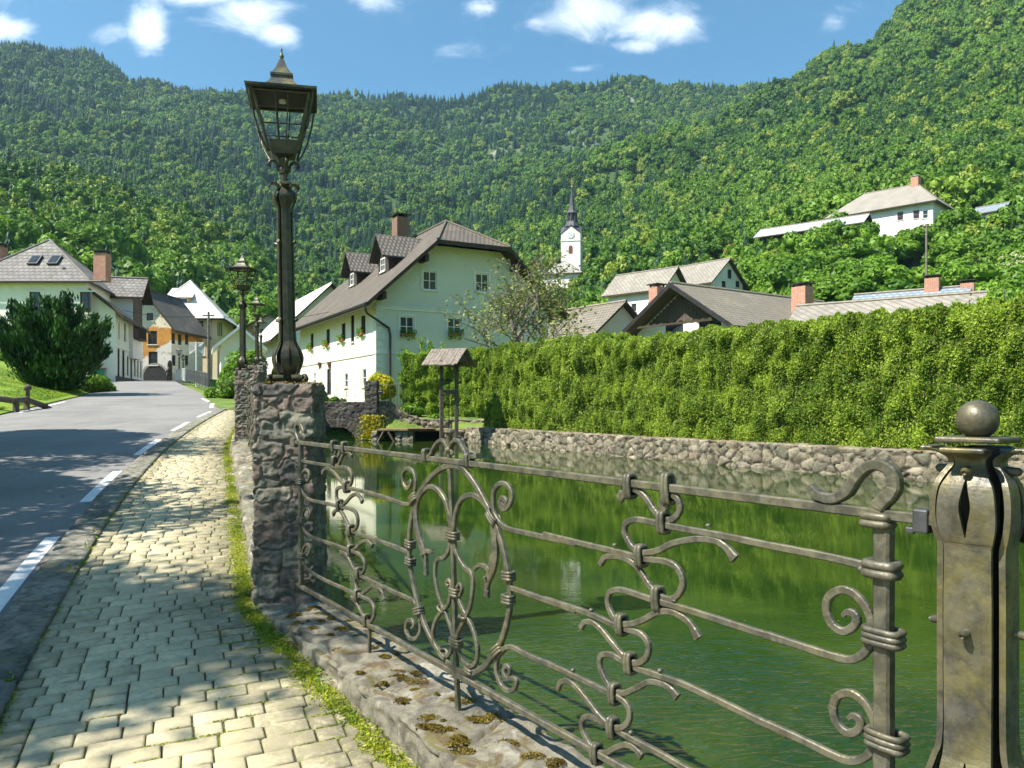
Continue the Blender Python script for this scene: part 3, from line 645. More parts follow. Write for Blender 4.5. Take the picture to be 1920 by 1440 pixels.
def pillar(x, y, rot, z0, ztop, label, seed, w=.55, d=.55, grp='stone lamp pillars along the wall'):
    t = thing('stone_pillar', label, 'pillar', (x, y, z0), rot, None)
    H = ztop-z0
    stone_box('shaft', (w, d, H+.6), .0095, (.25,.27,.175), M_stone, t, amp=.014, rough=.015, rs=20, seed=seed, pn=9, jit=.55, gap=.05, warp=.018, loc=(-w/2, -d/2, -.6)); return t
PIL = [(-1.79,6.22,0,.0,1.74),(-5.67,16.6,rad(6),.63,2.27),(-9.04,27.2,rad(8),1.27,2.9),(-13.4,41,rad(10),2.1,3.72)]
pillar(*PIL[0], 'nearest rough stone pillar carrying the tall street lamp', 31, .46, .42)
pillar(*PIL[1], 'second stone pillar, topped with orange moss, just behind the nearest one', 41, .5, .5)
for i in (2,3): pillar(*PIL[i], 'stone pillar far along the wall under the %s lamp' % ('third', 'fourth')[i-2], 50+i, .5, .5)
# moss cap patches on the two visible pillars
for (x, y, z, k) in ((-1.86,6.12,1.752,500),(-5.7,16.5,2.27,500),(-1.62,6.08,1.745,300)):
    r = np.random.default_rng(k); a_ = r.random(k)*2*pi; q_ = np.sqrt(r.random(k))*.13
    tag(leaves('moss', np.stack([x+q_*np.cos(a_), y+q_*np.sin(a_)*.6, z+r.random(k)*.015],1), .008, L_moss2, seed=k), kind='stuff')

# ------------------------------------------------------------ water
def water_mat():
    m, t, b = newmat('pond_water'); v = coords(t, 'Position')
    c = mixc(t, ramp(t, noise(t, v, .35, 5, .6, .5), .4, .62), (.011,.032,.005), (.030,.055,.008))
    c = mixc(t, ramp(t, noise(t, v, 1.6, 6, .7, .5), .60, .74), c, (.055,.07,.015))
    sp = N(t, 'ShaderNodeSeparateXYZ'); t.links.new(v, sp.inputs[0])
    near_teal = ramp(t, mth(t, 'ADD', sp.outputs[1], mth(t, 'MULTIPLY', noise(t, v, .6, 3), 2.)), 5.2, 3.4)
    c = mixc(t, mth(t, 'MULTIPLY', near_teal, .75), c, (.006,.038,.026))  # base colour shifts to dark teal towards the camera
    t.links.new(c, b.inputs['Base Color']); b.inputs['Roughness'].default_value = .03; b.inputs['IOR'].default_value = 1.333
    b.inputs['Specular IOR Level'].default_value = .5
    mpn = N(t, 'ShaderNodeMapping', i={'Scale': (1.,2.6,1.), 'Rotation': (0,0,-.12)}); t.links.new(v, mpn.inputs[0])
    n1 = noise(t, mpn.outputs[0], 3.2, 3, .55, .6); n2 = noise(t, mpn.outputs[0], 9.5, 3, .6, .3)
    area = ramp(t, noise(t, v, .22, 3), .42, .6, .25, 1.)
    h = mth(t, 'MULTIPLY', mth(t, 'ADD', n1, mth(t, 'MULTIPLY', n2, .22)), area)
    near = ramp(t, mth(t, 'ADD', sp.outputs[1], noise(t, v, .8, 3)), 9.0, 4.0, .022, .5)
    nb = N(t, 'ShaderNodeBump', i={'Distance': .05}); t.links.new(near, nb.inputs['Strength']); big = noise(t, mpn.outputs[0], 3.6, 2, .4, 1.4); hh = mth(t, 'MULTIPLY_ADD', big, mth(t, 'MULTIPLY', near, 4.0), h); t.links.new(hh, nb.inputs['Height']); t.links.new(nb.outputs[0], b.inputs['Normal']); return m
wat = [(6.5,-5),(2.0,0),(-1.6,6.2),(-5.6,16.3),(-9,27),(-13.4,41.8),(-2,41.8),(-2.0,38.9),(12.6,17.4),(21,5),(24,-5)]
V = [(x+(.25 if i in (1,2,3,4) else 0), y, -.4) for i, (x, y) in enumerate(wat)]
tag(mk('water', V, [tuple(range(len(V)))], water_mat()), kind='structure')
# floating leaves specks
r = np.random.default_rng(3); k = 160; yk = 5+r.random(k)*12; xk = r.random(k)*yk*.6+.3
tag(leaves('floating_specks', np.stack([xk,yk,0*xk-.396],1), .012, L_apple, Nrm=np.tile([0,0,1.],(k,1)), flat=.05), kind='stuff')

# bank wall under the hedge
hp = [(-2.35,38.9),(0.,35.2),(4.06,28.5),(7.4,23.6),(9.76,20.5),(12.3,16.9),(16.5,11),(21.5,4),(25,-3)]
HPc = [(p[0],p[1]) for p in crv([(a_,b_,0) for a_,b_ in hp], 8)]
fmh, hl = path_map(HPc[::-1], -1.3)   # travel towards the back so that 'right' is behind? flipped below
P = np.array(HPc); S = np.concatenate([[0], np.cumsum(np.linalg.norm(np.diff(P, axis=0), axis=1))]); T = np.gradient(P, S, axis=0); T /= np.linalg.norm(T, axis=1, keepdims=True)
def fh(V, z0=-1.3):
    s_ = V[:,0]; x = np.interp(s_, S, P[:,0]); y = np.interp(s_, S, P[:,1]); tx = np.interp(s_, S, T[:,0]); ty = np.interp(s_, S, T[:,1])
    return np.stack([x-ty*V[:,1], y+tx*V[:,1], V[:,2]+z0],1)
tag(stone_box('bank_wall', (S[-1]-3, .7, 1.66), .045, (.42,.4,.30), M_bank, amp=.06, rough=.02, rs=6, seed=6, pn=2.4, jit=.85, gap=.13, warp=.04, mortar=.9, fmap=fh), 'long low fieldstone wall holding the bank under the thuja hedge', 'wall')
# ------------------------------------------------------------ wrought iron fence (shapes measured in the plane of the fence)
FP0 = np.array([-1.663, 5.9]); FU = np.array([.5735, -.8192]); FK = FU[0]/FU[1]
def fpl(px, py):
    a_ = (px-960)/1440; b_ = (755-py)/1440; Yq = (FP0[0]-FK*FP0[1])/(a_-FK); return ((Yq-FP0[1])/FU[1], 1.6+b_*Yq)
ZT = {'A': (540,780,3.6), 'B': (720,800,2.6667), 'C': (1020,860,2.483), 'D': (1440,740,2.0566), 'P': (0,0,1)}
def T_(z, pts):
    ox, oy, s = ZT[z]; return [fpl(ox+x/s, oy+y/s) for x, y in pts]
def sweepbar(pts, w=.0235, th=.018, closed=False, n=6, taper=None, off=0., rs=None, raw=False, mb=None):
    """flat forged bar following 2-d points (s,z) in the fence plane"""
    r = rs or random; C = pts if raw else crv([(a,b,0) for a,b in pts], n, closed); C = np.array([[c[0],c[1]] for c in C]); m = len(C)
    T = (np.roll(C,-1,0)-np.roll(C,1,0)) if closed else np.gradient(C, axis=0)
    T /= np.linalg.norm(T, axis=1, keepdims=True)+1e-9; Nn = np.stack([-T[:,1], T[:,0]], 1)
    V = []; 
    for i in range(m):
        f = i/(m-1); k = (taper(f) if taper else 1.); ww = w*k*(1+r.uniform(-.05,.05))/2; hh = th*(.6+.4*min(k,1.2))*(1+r.uniform(-.05,.05))/2; ch = .28
        for (a_, b_) in ((-1,-1+ch*1.2),(-1,1-ch*1.2),(-1+ch,1),(1-ch,1),(1,1-ch*1.2),(1,-1+ch*1.2),(1-ch,-1),(-1+ch,-1)):
            V.append((C[i,0]+Nn[i,0]*ww*a_, off+hh*b_, C[i,1]+Nn[i,1]*ww*a_))
    F = [(i*8+k, i*8+(k+1)%8, ((i+1)%m)*8+(k+1)%8, ((i+1)%m)*8+k) for i in range(m if closed else m-1) for k in range(8)]
    if not closed: F += [tuple(range(8))[::-1], tuple(range((m-1)*8, m*8))]
    mb = mb or MB(); return mb.add(V, F)
FT = pi/2; fence_rot = atan2(FU[1], FU[0])
fence = thing('iron_fence', 'nearest wrought iron fence panel with two horse heads inside a ring, above the pond', 'fence', (FP0[0], FP0[1], 0), fence_rot)
_bi = [0]
def bar(name, z, pts, **kw):
    _bi[0] += 1; kw.setdefault('off', ((_bi[0]*7) % 5-2)*.0013); return sweepbar(T_(z, pts) if isinstance(z, str) else pts, **kw).build(name, M_iron, fence, smooth=False)
def tp(lo=.25, a=.12):   # tapering scroll end at the start
    return lambda f: min(1, lo+(1-lo)*f/a) if f < a else 1
def flare(a=.88, k=1.6): return lambda f: 1+(k-1)*max(0, (f-a)/(1-a))
def both(p, q): return lambda f: p(f)*q(f)
# rails: straight between measured ends
def straight(z1, p1, z2, p2, n=40):
    a_ = T_(z1, [p1])[0]; b_ = T_(z2, [p2])[0]; return [(a_[0]+(b_[0]-a_[0])*k/n, a_[1]+(b_[1]-a_[1])*k/n) for k in range(n+1)]
def fz(s): return s
bar('top_rail', None, [(s, 1.297) for s in np.linspace(-.03, 4.82, 90)], w=.030, th=.028, raw=True)
bar('bottom_rail', None, [(s, .211-.0*s) for s in np.linspace(-.03, 4.82, 90)], w=.030, th=.028, raw=True)
sL = T_('A', [(88,600)])[0][0]; sR = fpl(1657, 1180)[0]
bar('post', None, [(sL+.008*(k/20-.5), 1.30-1.09*k/20) for k in range(21)], w=.036, th=.034, raw=True, off=.0)
bar('post', None, [(sR, 1.30-1.12*k/20) for k in range(21)], w=.046, th=.04, raw=True, off=.001)
bar('top_curl', 'D', [(165,355),(200,388),(255,400),(310,375),(350,315),(398,275),(450,275),(487,310),(490,365),(455,405),(428,440),(425,490)], w=.03, th=.034, taper=both(tp(.8,.05), flare(.5,1.5)))
bar('top_curl', 'A', [(128,150),(112,128),(108,95),(92,62),(70,52),(57,75),(60,120),(72,150),(78,175)], w=.03, th=.034)
# step bars of the right half
R_ = [('scroll_bar','C',[(350,186),(380,152),(425,145),(470,180),(510,238),(548,276),(592,286),(628,248),(628,200),(600,170),(566,172),(546,205),(556,236),(580,226)], both(lambda f: 1.5 if f < .05 else 1, lambda f: 1-.55*max(0,(f-.85)/.15))),
 ('scroll_bar','C',[(892,466),(850,412),(800,382),(740,374),(680,378),(600,395),(540,425),(490,436),(440,434),(402,395),(378,345),(384,302),(425,284),(480,290),(540,304),(640,324),(850,362),(1043,402),(1330,458),(1525,505)], lambda f: 1.6-.6*min(1,f/.05)),
 ('scroll_bar','C',[(262,492),(285,460),(320,455),(370,462),(430,500),(480,575),(530,632),(580,656),(618,640),(645,595),(640,545),(610,500),(560,478),(500,470),(450,463),(330,432),(160,392),(0,352)], None),
 ('scroll_bar','C',[(722,836),(690,775),(650,738),(590,712),(530,716),(470,748),(410,768),(355,765),(318,722),(300,670),(308,625),(345,610),(400,620),(510,656),(600,682),(700,712),(1043,822),(1130,850)], lambda f: 1.6-.6*min(1,f/.05)),
 ('scroll_bar','C',[(172,788),(190,762),(225,762),(262,790),(300,835),(345,890),(390,935),(430,952),(470,935),(488,890),(478,845),(445,812),(390,795),(330,776),(220,725),(90,680),(0,652)], None),
 ('scroll_bar','C',[(620,1112),(590,1072),(545,1048),(490,1040),(435,1065),(370,1092),(318,1075),(280,1020),(258,960),(265,918),(305,912),(350,932),(420,972),(530,1010),(650,1052),(800,1122),(1043,1240),(1130,1285)], lambda f: 1.6-.6*min(1,f/.05)),
 ('scroll_bar','C',[(66,1072),(80,1042),(110,1034),(150,1060),(200,1120),(250,1185),(300,1235),(350,1254),(390,1232),(402,1185),(385,1140),(350,1112),(300,1088),(215,1045),(130,1005),(60,972),(0,944)], None),
 ('scroll_bar','C',[(456,1388),(425,1350),(385,1332),(335,1345),(285,1372),(235,1355),(200,1310),(175,1245),(190,1205),(235,1208),(320,1252),(400,1300),(560,1385),(690,1460),(1043,1660),(1400,1870),(1560,1975)], lambda f: 1.6-.6*min(1,f/.05))]
for nm, z, pts, tpr in R_: bar(nm, z, pts, taper=tpr, n=7)
# right end scrolls running into the rails
bar('scroll_bar', 'D', [(292,852),(310,838),(335,845),(345,872),(325,900),(290,912),(250,885),(228,830),(238,780),(285,752),(335,768),(380,820),(402,880),(402,940),(378,992),(330,1020),(270,1012),(140,972),(0,925)], taper=tp(.55,.1), n=7)
bar('scroll_bar', 'D', [(312,1248),(328,1238),(352,1250),(358,1278),(335,1302),(300,1300),(265,1262),(252,1210),(268,1165),(312,1150),(360,1175),(402,1235),(420,1300),(412,1350),(380,1395),(330,1412),(270,1398),(140,1335),(0,1270)], taper=tp(.55,.1), n=7)
bar('scroll_bar', 'D', [(350,1650),(365,1640),(388,1655),(390,1680),(365,1700),(330,1690),(300,1650),(290,1600),(310,1560),(360,1560),(410,1610),(430,1690),(425,1760),(390,1790),(330,1775),(150,1680),(0,1600)], taper=tp(.55,.1), n=7)
# left half
bar('scroll_bar', 'A', [(75,300),(200,322),(330,343),(395,350),(425,375),(434,420),(425,460),(398,478),(360,440),(320,388),(285,360),(252,358),(235,385)], n=7, taper=flare(.94,1.4))
bar('scroll_bar', 'A', [(432,272),(412,246),(385,245),(362,280),(345,322),(325,335),(314,310),(318,250),(330,215),(346,215),(348,250),(338,275)], n=7, w=.024)
bar('scroll_bar', 'A', [(505,580),(490,548),(462,528),(430,542),(395,580),(362,606),(340,580),(330,530),(335,492),(365,480),(410,486),(480,502),(600,532),(745,580),(795,596),(830,588),(842,560)], n=7, taper=lambda f: 1.5-.5*min(1,f/.05))
bar('scroll_bar', 'A', [(122,428),(134,436),(145,412),(140,378),(118,364),(96,390),(90,440),(96,500),(122,548),(170,572),(240,586),(350,612),(425,628),(460,655),(472,710),(460,755),(432,770),(400,720),(372,665),(345,635),(318,642),(305,665)], n=7, taper=both(tp(.55,.08), flare(.96,1.4)))
bar('scroll_bar', 'A', [(568,880),(550,852),(525,842),(492,856),(455,892),(428,905),(410,860),(403,812),(418,782),(450,785),(520,812),(600,838),(700,878),(800,918)], n=7, taper=lambda f: 1.5-.5*min(1,f/.05))
bar('scroll_bar', 'A', [(124,690),(138,692),(152,665),(142,632),(120,625),(102,655),(98,705),(106,760),(140,802),(200,832),(320,872),(420,908),(482,932),(518,985),(516,1040),(485,1066),(450,1038),(420,975),(392,930),(356,920)], n=7, taper=both(tp(.55,.08), flare(.96,1.4)))
bar('scroll_bar', 'A', [(650,1240),(635,1185),(608,1158),(570,1148),(520,1185),(484,1208),(462,1165),(452,1112),(468,1074),(505,1085),(620,1145),(720,1190),(810,1230),(855,1265),(880,1320)], n=7, taper=lambda f: 1.5-.5*min(1,f/.05))
bar('scroll_bar', 'A', [(126,934),(140,936),(154,905),(146,874),(124,870),(106,902),(99,948),(110,1000),(142,1042),(250,1106),(370,1160),(470,1206),(545,1240),(582,1285),(585,1345),(562,1386),(530,1378),(492,1312),(460,1250),(434,1225)], n=7, taper=both(tp(.55,.08), flare(.96,1.4)))
# centre ornament: ring, spine, scrolls and the two horses
bar('ring', 'B', [(340,196),(292,208),(240,248),(192,310),(160,372),(138,460),(127,560),(130,680),(150,800),(180,920),(222,1030),(280,1130),(335,1190),(385,1220),(440,1232),(500,1202),(548,1140),(592,1060),(620,960),(632,860),(622,740),(594,600),(556,480),(510,382),(455,285),(395,212)], closed=True, n=6, w=.03, th=.022)
bar('spine', 'B', [(325,175),(336,400),(345,700),(352,1000),(360,1240),(370,1440)], w=.026, th=.024, n=8, off=.004)
bar('scroll', 'B', [(122,282),(136,270),(134,290),(118,310),(100,285),(95,240),(115,210),(145,222),(160,270),(155,330),(158,375),(150,420)], taper=tp(.5,.2), n=7)
bar('scroll', 'B', [(600,372),(588,386),(606,398),(612,372),(592,356),(578,380),(590,412),(620,402),(640,350),(622,298),(582,284),(550,320),(545,380),(550,430),(572,470),(615,508),(700,530),(830,558),(962,585)], taper=tp(.5,.08), n=7)
bar('scroll', 'B', [(140,1008),(152,992),(142,968),(120,972),(112,1012),(130,1055),(162,1058),(184,1020),(180,965),(172,915),(152,875),(108,850),(50,825),(0,800)], taper=tp(.5,.1), n=7)
bar('scroll', 'B', [(612,1248),(628,1234),(628,1208),(610,1196),(600,1222),(612,1256),(640,1258),(664,1270),(650,1312),(615,1318),(580,1280),(562,1210),(572,1150),(600,1112),(640,1102),(720,1142),(840,1195),(962,1250)], taper=tp(.5,.1), n=7)
bar('side_rail', 'B', [(0,580),(60,602),(118,628)], n=8)
bar('side_rail', 'B', [(628,802),(780,856),(962,920)], n=8)
bar('inner_bar', 'B', [(332,560),(326,610),(300,655),(262,670),(256,760),(284,880),(312,945),(338,1020),(346,1085)], n=7, w=.024)
bar('inner_bar', 'B', [(338,830),(322,890),(290,922),(255,985),(250,1060),(275,1120),(312,1148),(338,1120),(346,1080)], n=7, w=.024)
bar('inner_bar', 'B', [(350,560),(362,630),(400,700),(438,735),(445,800),(430,900),(400,972),(370,1032),(360,1085)], n=7, w=.024)
bar('inner_bar', 'B', [(366,850),(386,900),(412,952),(442,1012),(466,1100),(460,1170),(435,1200),(400,1180),(375,1132),(365,1085)], n=7, w=.024)
bar('small_curl', 'B', [(326,798),(314,784),(324,766),(336,785),(342,835)], n=6, w=.018)
bar('small_curl', 'B', [(364,806),(378,786),(390,810),(378,842),(358,838)], n=6, w=.018)
def horse(neck, ear, muzz):
    p = T_('B', neck); o = sweepbar(p, w=.027, th=.022, n=7, taper=lambda f: 1 if f < .5 else (1+1.1*sin(min(1,(f-.5)/.28)*pi/2) if f < .80 else (2.1-1.1*min(1,(f-.80)/.14) if f < .95 else 1.25)), off=.003)
    sweepbar(T_('B', ear), w=.024, th=.02, n=5, taper=lambda f: 1.15-.5*f if f < .75 else .9, off=.0, mb=o)
    c = T_('B', [muzz])[0]; o.tube([(c[0], -.022, c[1]), (c[0], .022, c[1])], .008, 8)
    return o.build('horse_head', M_iron, fence)
horse([(336,520),(322,430),(300,360),(262,312),(222,302),(182,340),(160,400),(160,480),(176,560),(196,620),(206,680),(208,742)], [(196,640),(215,622),(232,628),(248,620)], (203,640))
horse([(346,520),(358,430),(388,362),(440,342),(492,372),(532,440),(550,540),(552,640),(536,715),(516,780),(512,852)], [(532,720),(508,700),(478,692),(452,712)], (518,752))
# collars binding the bars
def collar(z, x, y, ang, wd=.05, rings=3, rr=.0085, th=.036, name='collar'):
    s_, zz = T_(z, [(x, y)])[0]; a_ = rad(ang); m = MB(); d = (cos(a_), sin(a_)); q = (-sin(a_), cos(a_))
    for k in range(rings):
        o_ = (k-(rings-1)/2)*rr*1.75; L_ = wd/2+rr*.5; T2 = th/2+rr*.3; loop = []
        for j in range(16):
            t = 2*pi*j/16; cx = np.sign(cos(t))*abs(cos(t))**.45*L_; cy = np.sign(sin(t))*abs(sin(t))**.45*T2
            loop.append(Vector((s_+q[0]*cx+d[0]*o_, cy, zz+q[1]*cx+d[1]*o_)))
        n8 = 6; V = []; ctr = sum(loop, Vector())/16
        for p in loop:
            e = (p-ctr).normalized()
            for h in range(n8):
                w_ = 2*pi*h/n8; V.append(tuple(p+e*rr*cos(w_)+Vector((d[0],0,d[1]))*rr*sin(w_)))
        m.add(V, [(i*n8+h, i*n8+(h+1)%n8, ((i+1)%16)*n8+(h+1)%n8, ((i+1)%16)*n8+h) for i in range(16) for h in range(n8)])
    return m.build(name, M_iron, fence, smooth=True)
# ang: direction of the bars at the collar (in the fence plane)
for a_ in (('B',152,360,125,.06),('B',343,542,90,.075),('B',546,450,50,.065),('B',130,585,85,.05),('B',132,672,85,.05),('B',622,745,95,.052),('B',622,862,92,.052),('B',173,922,110,.06),('B',356,826,90,.055),('B',360,1078,90,.075),('B',570,1120,130,.065)):
    collar(*a_)
for a_ in (('B',300,1138,70,.05,2),('B',430,1216,80,.05,2),('B',291,912,65,.045,1),('B',402,952,90,.045,1)): collar(*a_)
for a_ in (('D',445,932,90,.085),('D',458,1330,90,.085),('D',470,1730,90,.085)): collar(*a_, th=.05, rr=.0095)
for a_ in (('A',84,440,90,.075),('A',92,700,90,.075),('A',96,938,90,.075)): collar(*a_, th=.045)
collar('D', 440, 672, 90, .06, 2, rr=.014, th=.046); collar('D', 424, 482, 90, .055, 2, rr=.012, th=.044)
# straps around two bars
for a_ in (('C',402,128,5,.07),('C',578,140,5,.09),('C',556,296,5,.06),('C',452,452,5,.06),('C',532,650,5,.065),('C',362,772,5,.06),('C',402,952,5,.06),('C',328,1094,5,.06),('C',322,1252,5,.06),('C',245,1372,5,.06),
           ('A',312,205,5,.06),('A',383,215,5,.06),('A',397,478,5,.055),('A',350,602,5,.055),('A',426,772,5,.055),('A',425,908,5,.055),('A',481,1062,5,.055),('A',471,1208,5,.055),('A',532,1380,5,.06),('A',935,265,5,.05),('B',425,168,5,.05),('A',318,300,0,.04)):
    collar(*a_, rings=2, rr=.010, th=.034, name='strap')
# rivets
for (z, x, y) in (('C',765,332),('C',330,420),('C',220,722),('C',610,680),('C',135,1000),('C',540,1005),('C',405,1292),('D',370,670)):
    s_, zz = T_(z, [(x,y)])[0]; m = MB(); m.lathe([(.010,0),(.010,.005),(.006,.010),(.0,.011)], (0,0,0), 10); o = m.build('rivet', M_iron, fence, smooth=True); o.location = (s_, -.014 if z == 'D' else 0, zz+(.0 if z == 'D' else .012)); o.rotation_euler = (pi/2 if z == 'D' else 0, 0, 0)
# crest above the top rail
m = sweepbar(T_('B', [(214,156),(236,140),(252,108),(272,78),(292,68),(308,78),(320,104)]), w=.02, th=.03, n=6, mb=None); sweepbar(T_('B', [(334,104),(345,80),(362,68),(382,76),(400,108),(420,142),(445,150),(474,146)]), w=.02, th=.03, n=6, mb=m, taper=flare(.8,1.3))
c = T_('B', [(328,112)])[0]; s0, z0 = T_('B', [(326,168)])[0]; zt = T_('B', [(325,8)])[0][1]; H_ = zt-z0
m.lathe([(.012,0),(.013,H_*.25),(.024,H_*.3),(.024,H_*.36),(.012,H_*.42),(.012,H_*.55),(.018,H_*.8),(.030,H_*.88),(.026,H_*.94),(.006,H_)], (s0,0,z0), 10)
for dx in (-.035,.035): m.tube([(s0+dx,0,z0+.03),(s0+dx*.6,0,z0+.055)], [.011,.011], 8)
m.build('crest', M_iron, fence, smooth=False)
# feet
for (px_, y1_, y2_) in ((693,1172,1232),(857,1262,1342)):
    s_, za = fpl(px_, y1_); m = sweepbar([(s_, za-(za-.0)*k/6) for k in range(7)], w=.022, th=.02, raw=True); m.build('leg', M_iron, fence)
s_ = 3.72; sweepbar([(s_, .2-.2*k/6) for k in range(7)], w=.022, th=.02, raw=True).build('leg', M_iron, fence)
# brackets into the pillar
for zz in (1.297, .211):
    m = MB(); m.box(-.07, .02, -.022, .022, zz-.035, zz+.03); m.box(-.06,-.02,-.02,.12,zz-.02,zz+.02); m.build('bracket', M_iron, fence, bevel=.006)
m = MB(); m.box(4.745, 4.785, -.022, .022, 1.262, 1.325); m.box(4.72,4.744,-.012,.012,1.255,1.275); m.build('bracket', simple('bracket_steel', (.11,.115,.12), (.07,.075,.08), 20, .45, metal=.6), fence, bevel=.006)

def copy_tree(o, parent=None, skip=()):
    c = o.copy(); COL.objects.link(c); c.parent = parent
    for ch in o.children:
        if ch.name.split('.')[0] not in skip: copy_tree(ch, c, skip)
    return c
# panels between the further pillars
a0 = Vector((-1.93, 6.6)); a1 = Vector((-5.62, 16.3)); dv = (a1-a0).normalized()
for k in (0, 1):
    c = copy_tree(fence); st = a1-dv*(k*4.85+.05); c.location = (st.x, st.y, float(slope(st.y))+.05 if k == 0 else float(slope(st.y))-.0); c.rotation_euler = (0, -.0, atan2(-dv.y, -dv.x))
    c.rotation_euler = (0, rad(3.4), atan2(-dv.y, -dv.x)); c.location.z = float(slope(st.y))+.02
    tag(c, ('iron fence panel seen edge-on, ending at the second stone pillar', 'iron fence panel seen edge-on, right behind the nearest stone pillar')[k], 'fence')

# ------------------------------------------------------------ thick corner post with ball
def plate(mb, prof, ang, t=.014):
    """prof: (z, halfwidth, radius, hole half width) bent plate"""
    ca, sa = cos(ang), sin(ang); nx, ny = ca, sa; tx, ty = -sa, ca
    def P(u, rr, z): return (nx*rr+tx*u, ny*rr+ty*u, z)
    nu = 4; outer = []; rows = []
    for (z, hw, rr, hh) in prof:
        us = [-hw, -(hw+hh)/2 if hh else -hw*.5, -hh if hh else -.001, hh if hh else .001, (hw+hh)/2 if hh else hw*.5, hw]
        rows.append([(u, rr-.12*abs(u) if True else rr, z) for u in us])
    n = 6; V = []
    for row in rows:
        V += [P(u, rr, z) for (u, rr, z) in row]
    k0 = len(V)
    for row in rows: V += [P(u, rr-t, z) for (u, rr, z) in row]
    F = []
    for i in range(len(rows)-1):
        for j in range(n-1):
            if j == 2 and (prof[i][3] > .002 or prof[i+1][3] > .002): continue
            q = (i*n+j, i*n+j+1, (i+1)*n+j+1, (i+1)*n+j); F.append(q); F.append(tuple(k0+x for x in q[::-1]))
        for (j, rev) in ((0, 0), (n-1, 1)):
            q = (i*n+j, (i+1)*n+j, k0+(i+1)*n+j, k0+i*n+j); F.append(q if not rev else q[::-1])
        if prof[i][3] > .002 or prof[i+1][3] > .002:
            for (j, rev) in ((2, 1), (3, 0)):
                q = (i*n+j, (i+1)*n+j, k0+(i+1)*n+j, k0+i*n+j); F.append(q)
    for i in (0, len(rows)-1):
        for j in range(n-1): F.append((i*n+j, i*n+j+1, k0+i*n+j+1, k0+i*n+j))
    mb.add(V, F); return mb
def smoothprof(ps, n=6):
    return [tuple(c) for c in np.array([np.concatenate([p]) for p in crv([list(p) for p in ps], n)])]
def holefix(pr): return [(z, hw, rr, max(0, hh) if hh > .0025 else 0) for z, hw, rr, hh in pr]
PYc = 1.93; PX = (1833-960)/1440*PYc
post = thing('fence_post', 'thick iron corner post with a ball on top at the fence\'s right end', 'post', (PX, PYc, .0))
MPy = PYc/1440
def pz(py): return 1.6+(755-py)*MPy
tocam = atan2(-PYc, -PX)
prof = [(.0,.05,.085,0),(.52,.05,.085,0),(.60,.056,.098,0),(.645,.062,.112,.006),(.70,.056,.098,.004),(.76,.052,.084,0),(.95,.053,.083,0),(1.12,.053,.083,0),(1.235,.052,.082,0),(1.262,.057,.088,0),(1.30,.064,.096,.006),(1.345,.064,.098,.013),(1.39,.058,.092,.006),(1.42,.044,.078,.001),(1.445,.033,.062,0),(1.462,.036,.064,0),(1.476,.05,.085,0),(1.483,.056,.105,0),(1.487,.057,.115,0)]
pr = holefix([tuple(c) for c in crv([list(p)+[] for p in prof], 4)])
for k in range(4):
    ang = tocam-rad(17)+k*pi/2; m = MB(); plate(m, pr, ang); m.build('leaf_plate', M_post, post, smooth=False)
    ca, sa = cos(ang), sin(ang)
    m = MB(); m.box(-.05,.05,-.008,.022,-.006,.006, Matrix.Translation((ca*.098, sa*.098, 1.484)) @ Matrix.Rotation(ang-pi/2, 4, 'Z')); m.build('lip', M_post, post, bevel=.004)
    for zz in (1.435, 1.04): m = MB(); m.tube([(ca*.055,sa*.055,zz),(ca*(.090 if zz > 1.3 else .104),sa*(.090 if zz > 1.3 else .104),zz-.004),(ca*(.096 if zz > 1.3 else .112),sa*(.096 if zz > 1.3 else .112),zz-.006)], [.010,.011,.006], 10); m.build('bolt', M_post, post, smooth=True)
m = MB(); m.box(-.035,.035,-.035,.035,0,1.49, Matrix.Rotation(tocam+rad(25), 4, 'Z')); m.build('core', M_black, post)
m = MB(); m.lathe([(.045,1.49),(.05,1.495),(.05,1.505)], n=4, sq=False); 
m2 = MB(); m2.box(-.075,.075,-.075,.075,1.500,1.515, Matrix.Rotation(tocam-rad(20), 4, 'Z')); m2.build('cap_plate', M_post, post, bevel=.005)
m = MB(); m.lathe([(.02,1.512),(.026,1.516),(.038,1.526),(.046,1.541),(.0485,1.557),(.046,1.575),(.037,1.591),(.022,1.602),(.007,1.606)], n=24); m.build('ball_finial', M_post, post, smooth=True)
# the next panel starts at the right of the post
M_brk = simple('dark_steel', (.07,.075,.08), (.05,.055,.06), 20, .5, metal=.5)
nf = thing('iron_fence', 'stub of the next iron fence right of the corner post, cut by the edge', 'fence', (PX+.09, PYc-.03, 0), rad(-18))
m = MB(); m.box(0,.9,-.012,.012,1.262,1.290); m.build('top_rail', M_iron, nf, bevel=.004)
m = MB(); m.box(.0,.035,-.02,.02,1.252,1.315); m.build('bracket', M_brk, nf, bevel=.004)
m = MB(); m.box(0,.9,-.016,.016,.2,.234); m.build('bottom_rail', M_iron, nf, bevel=.004)

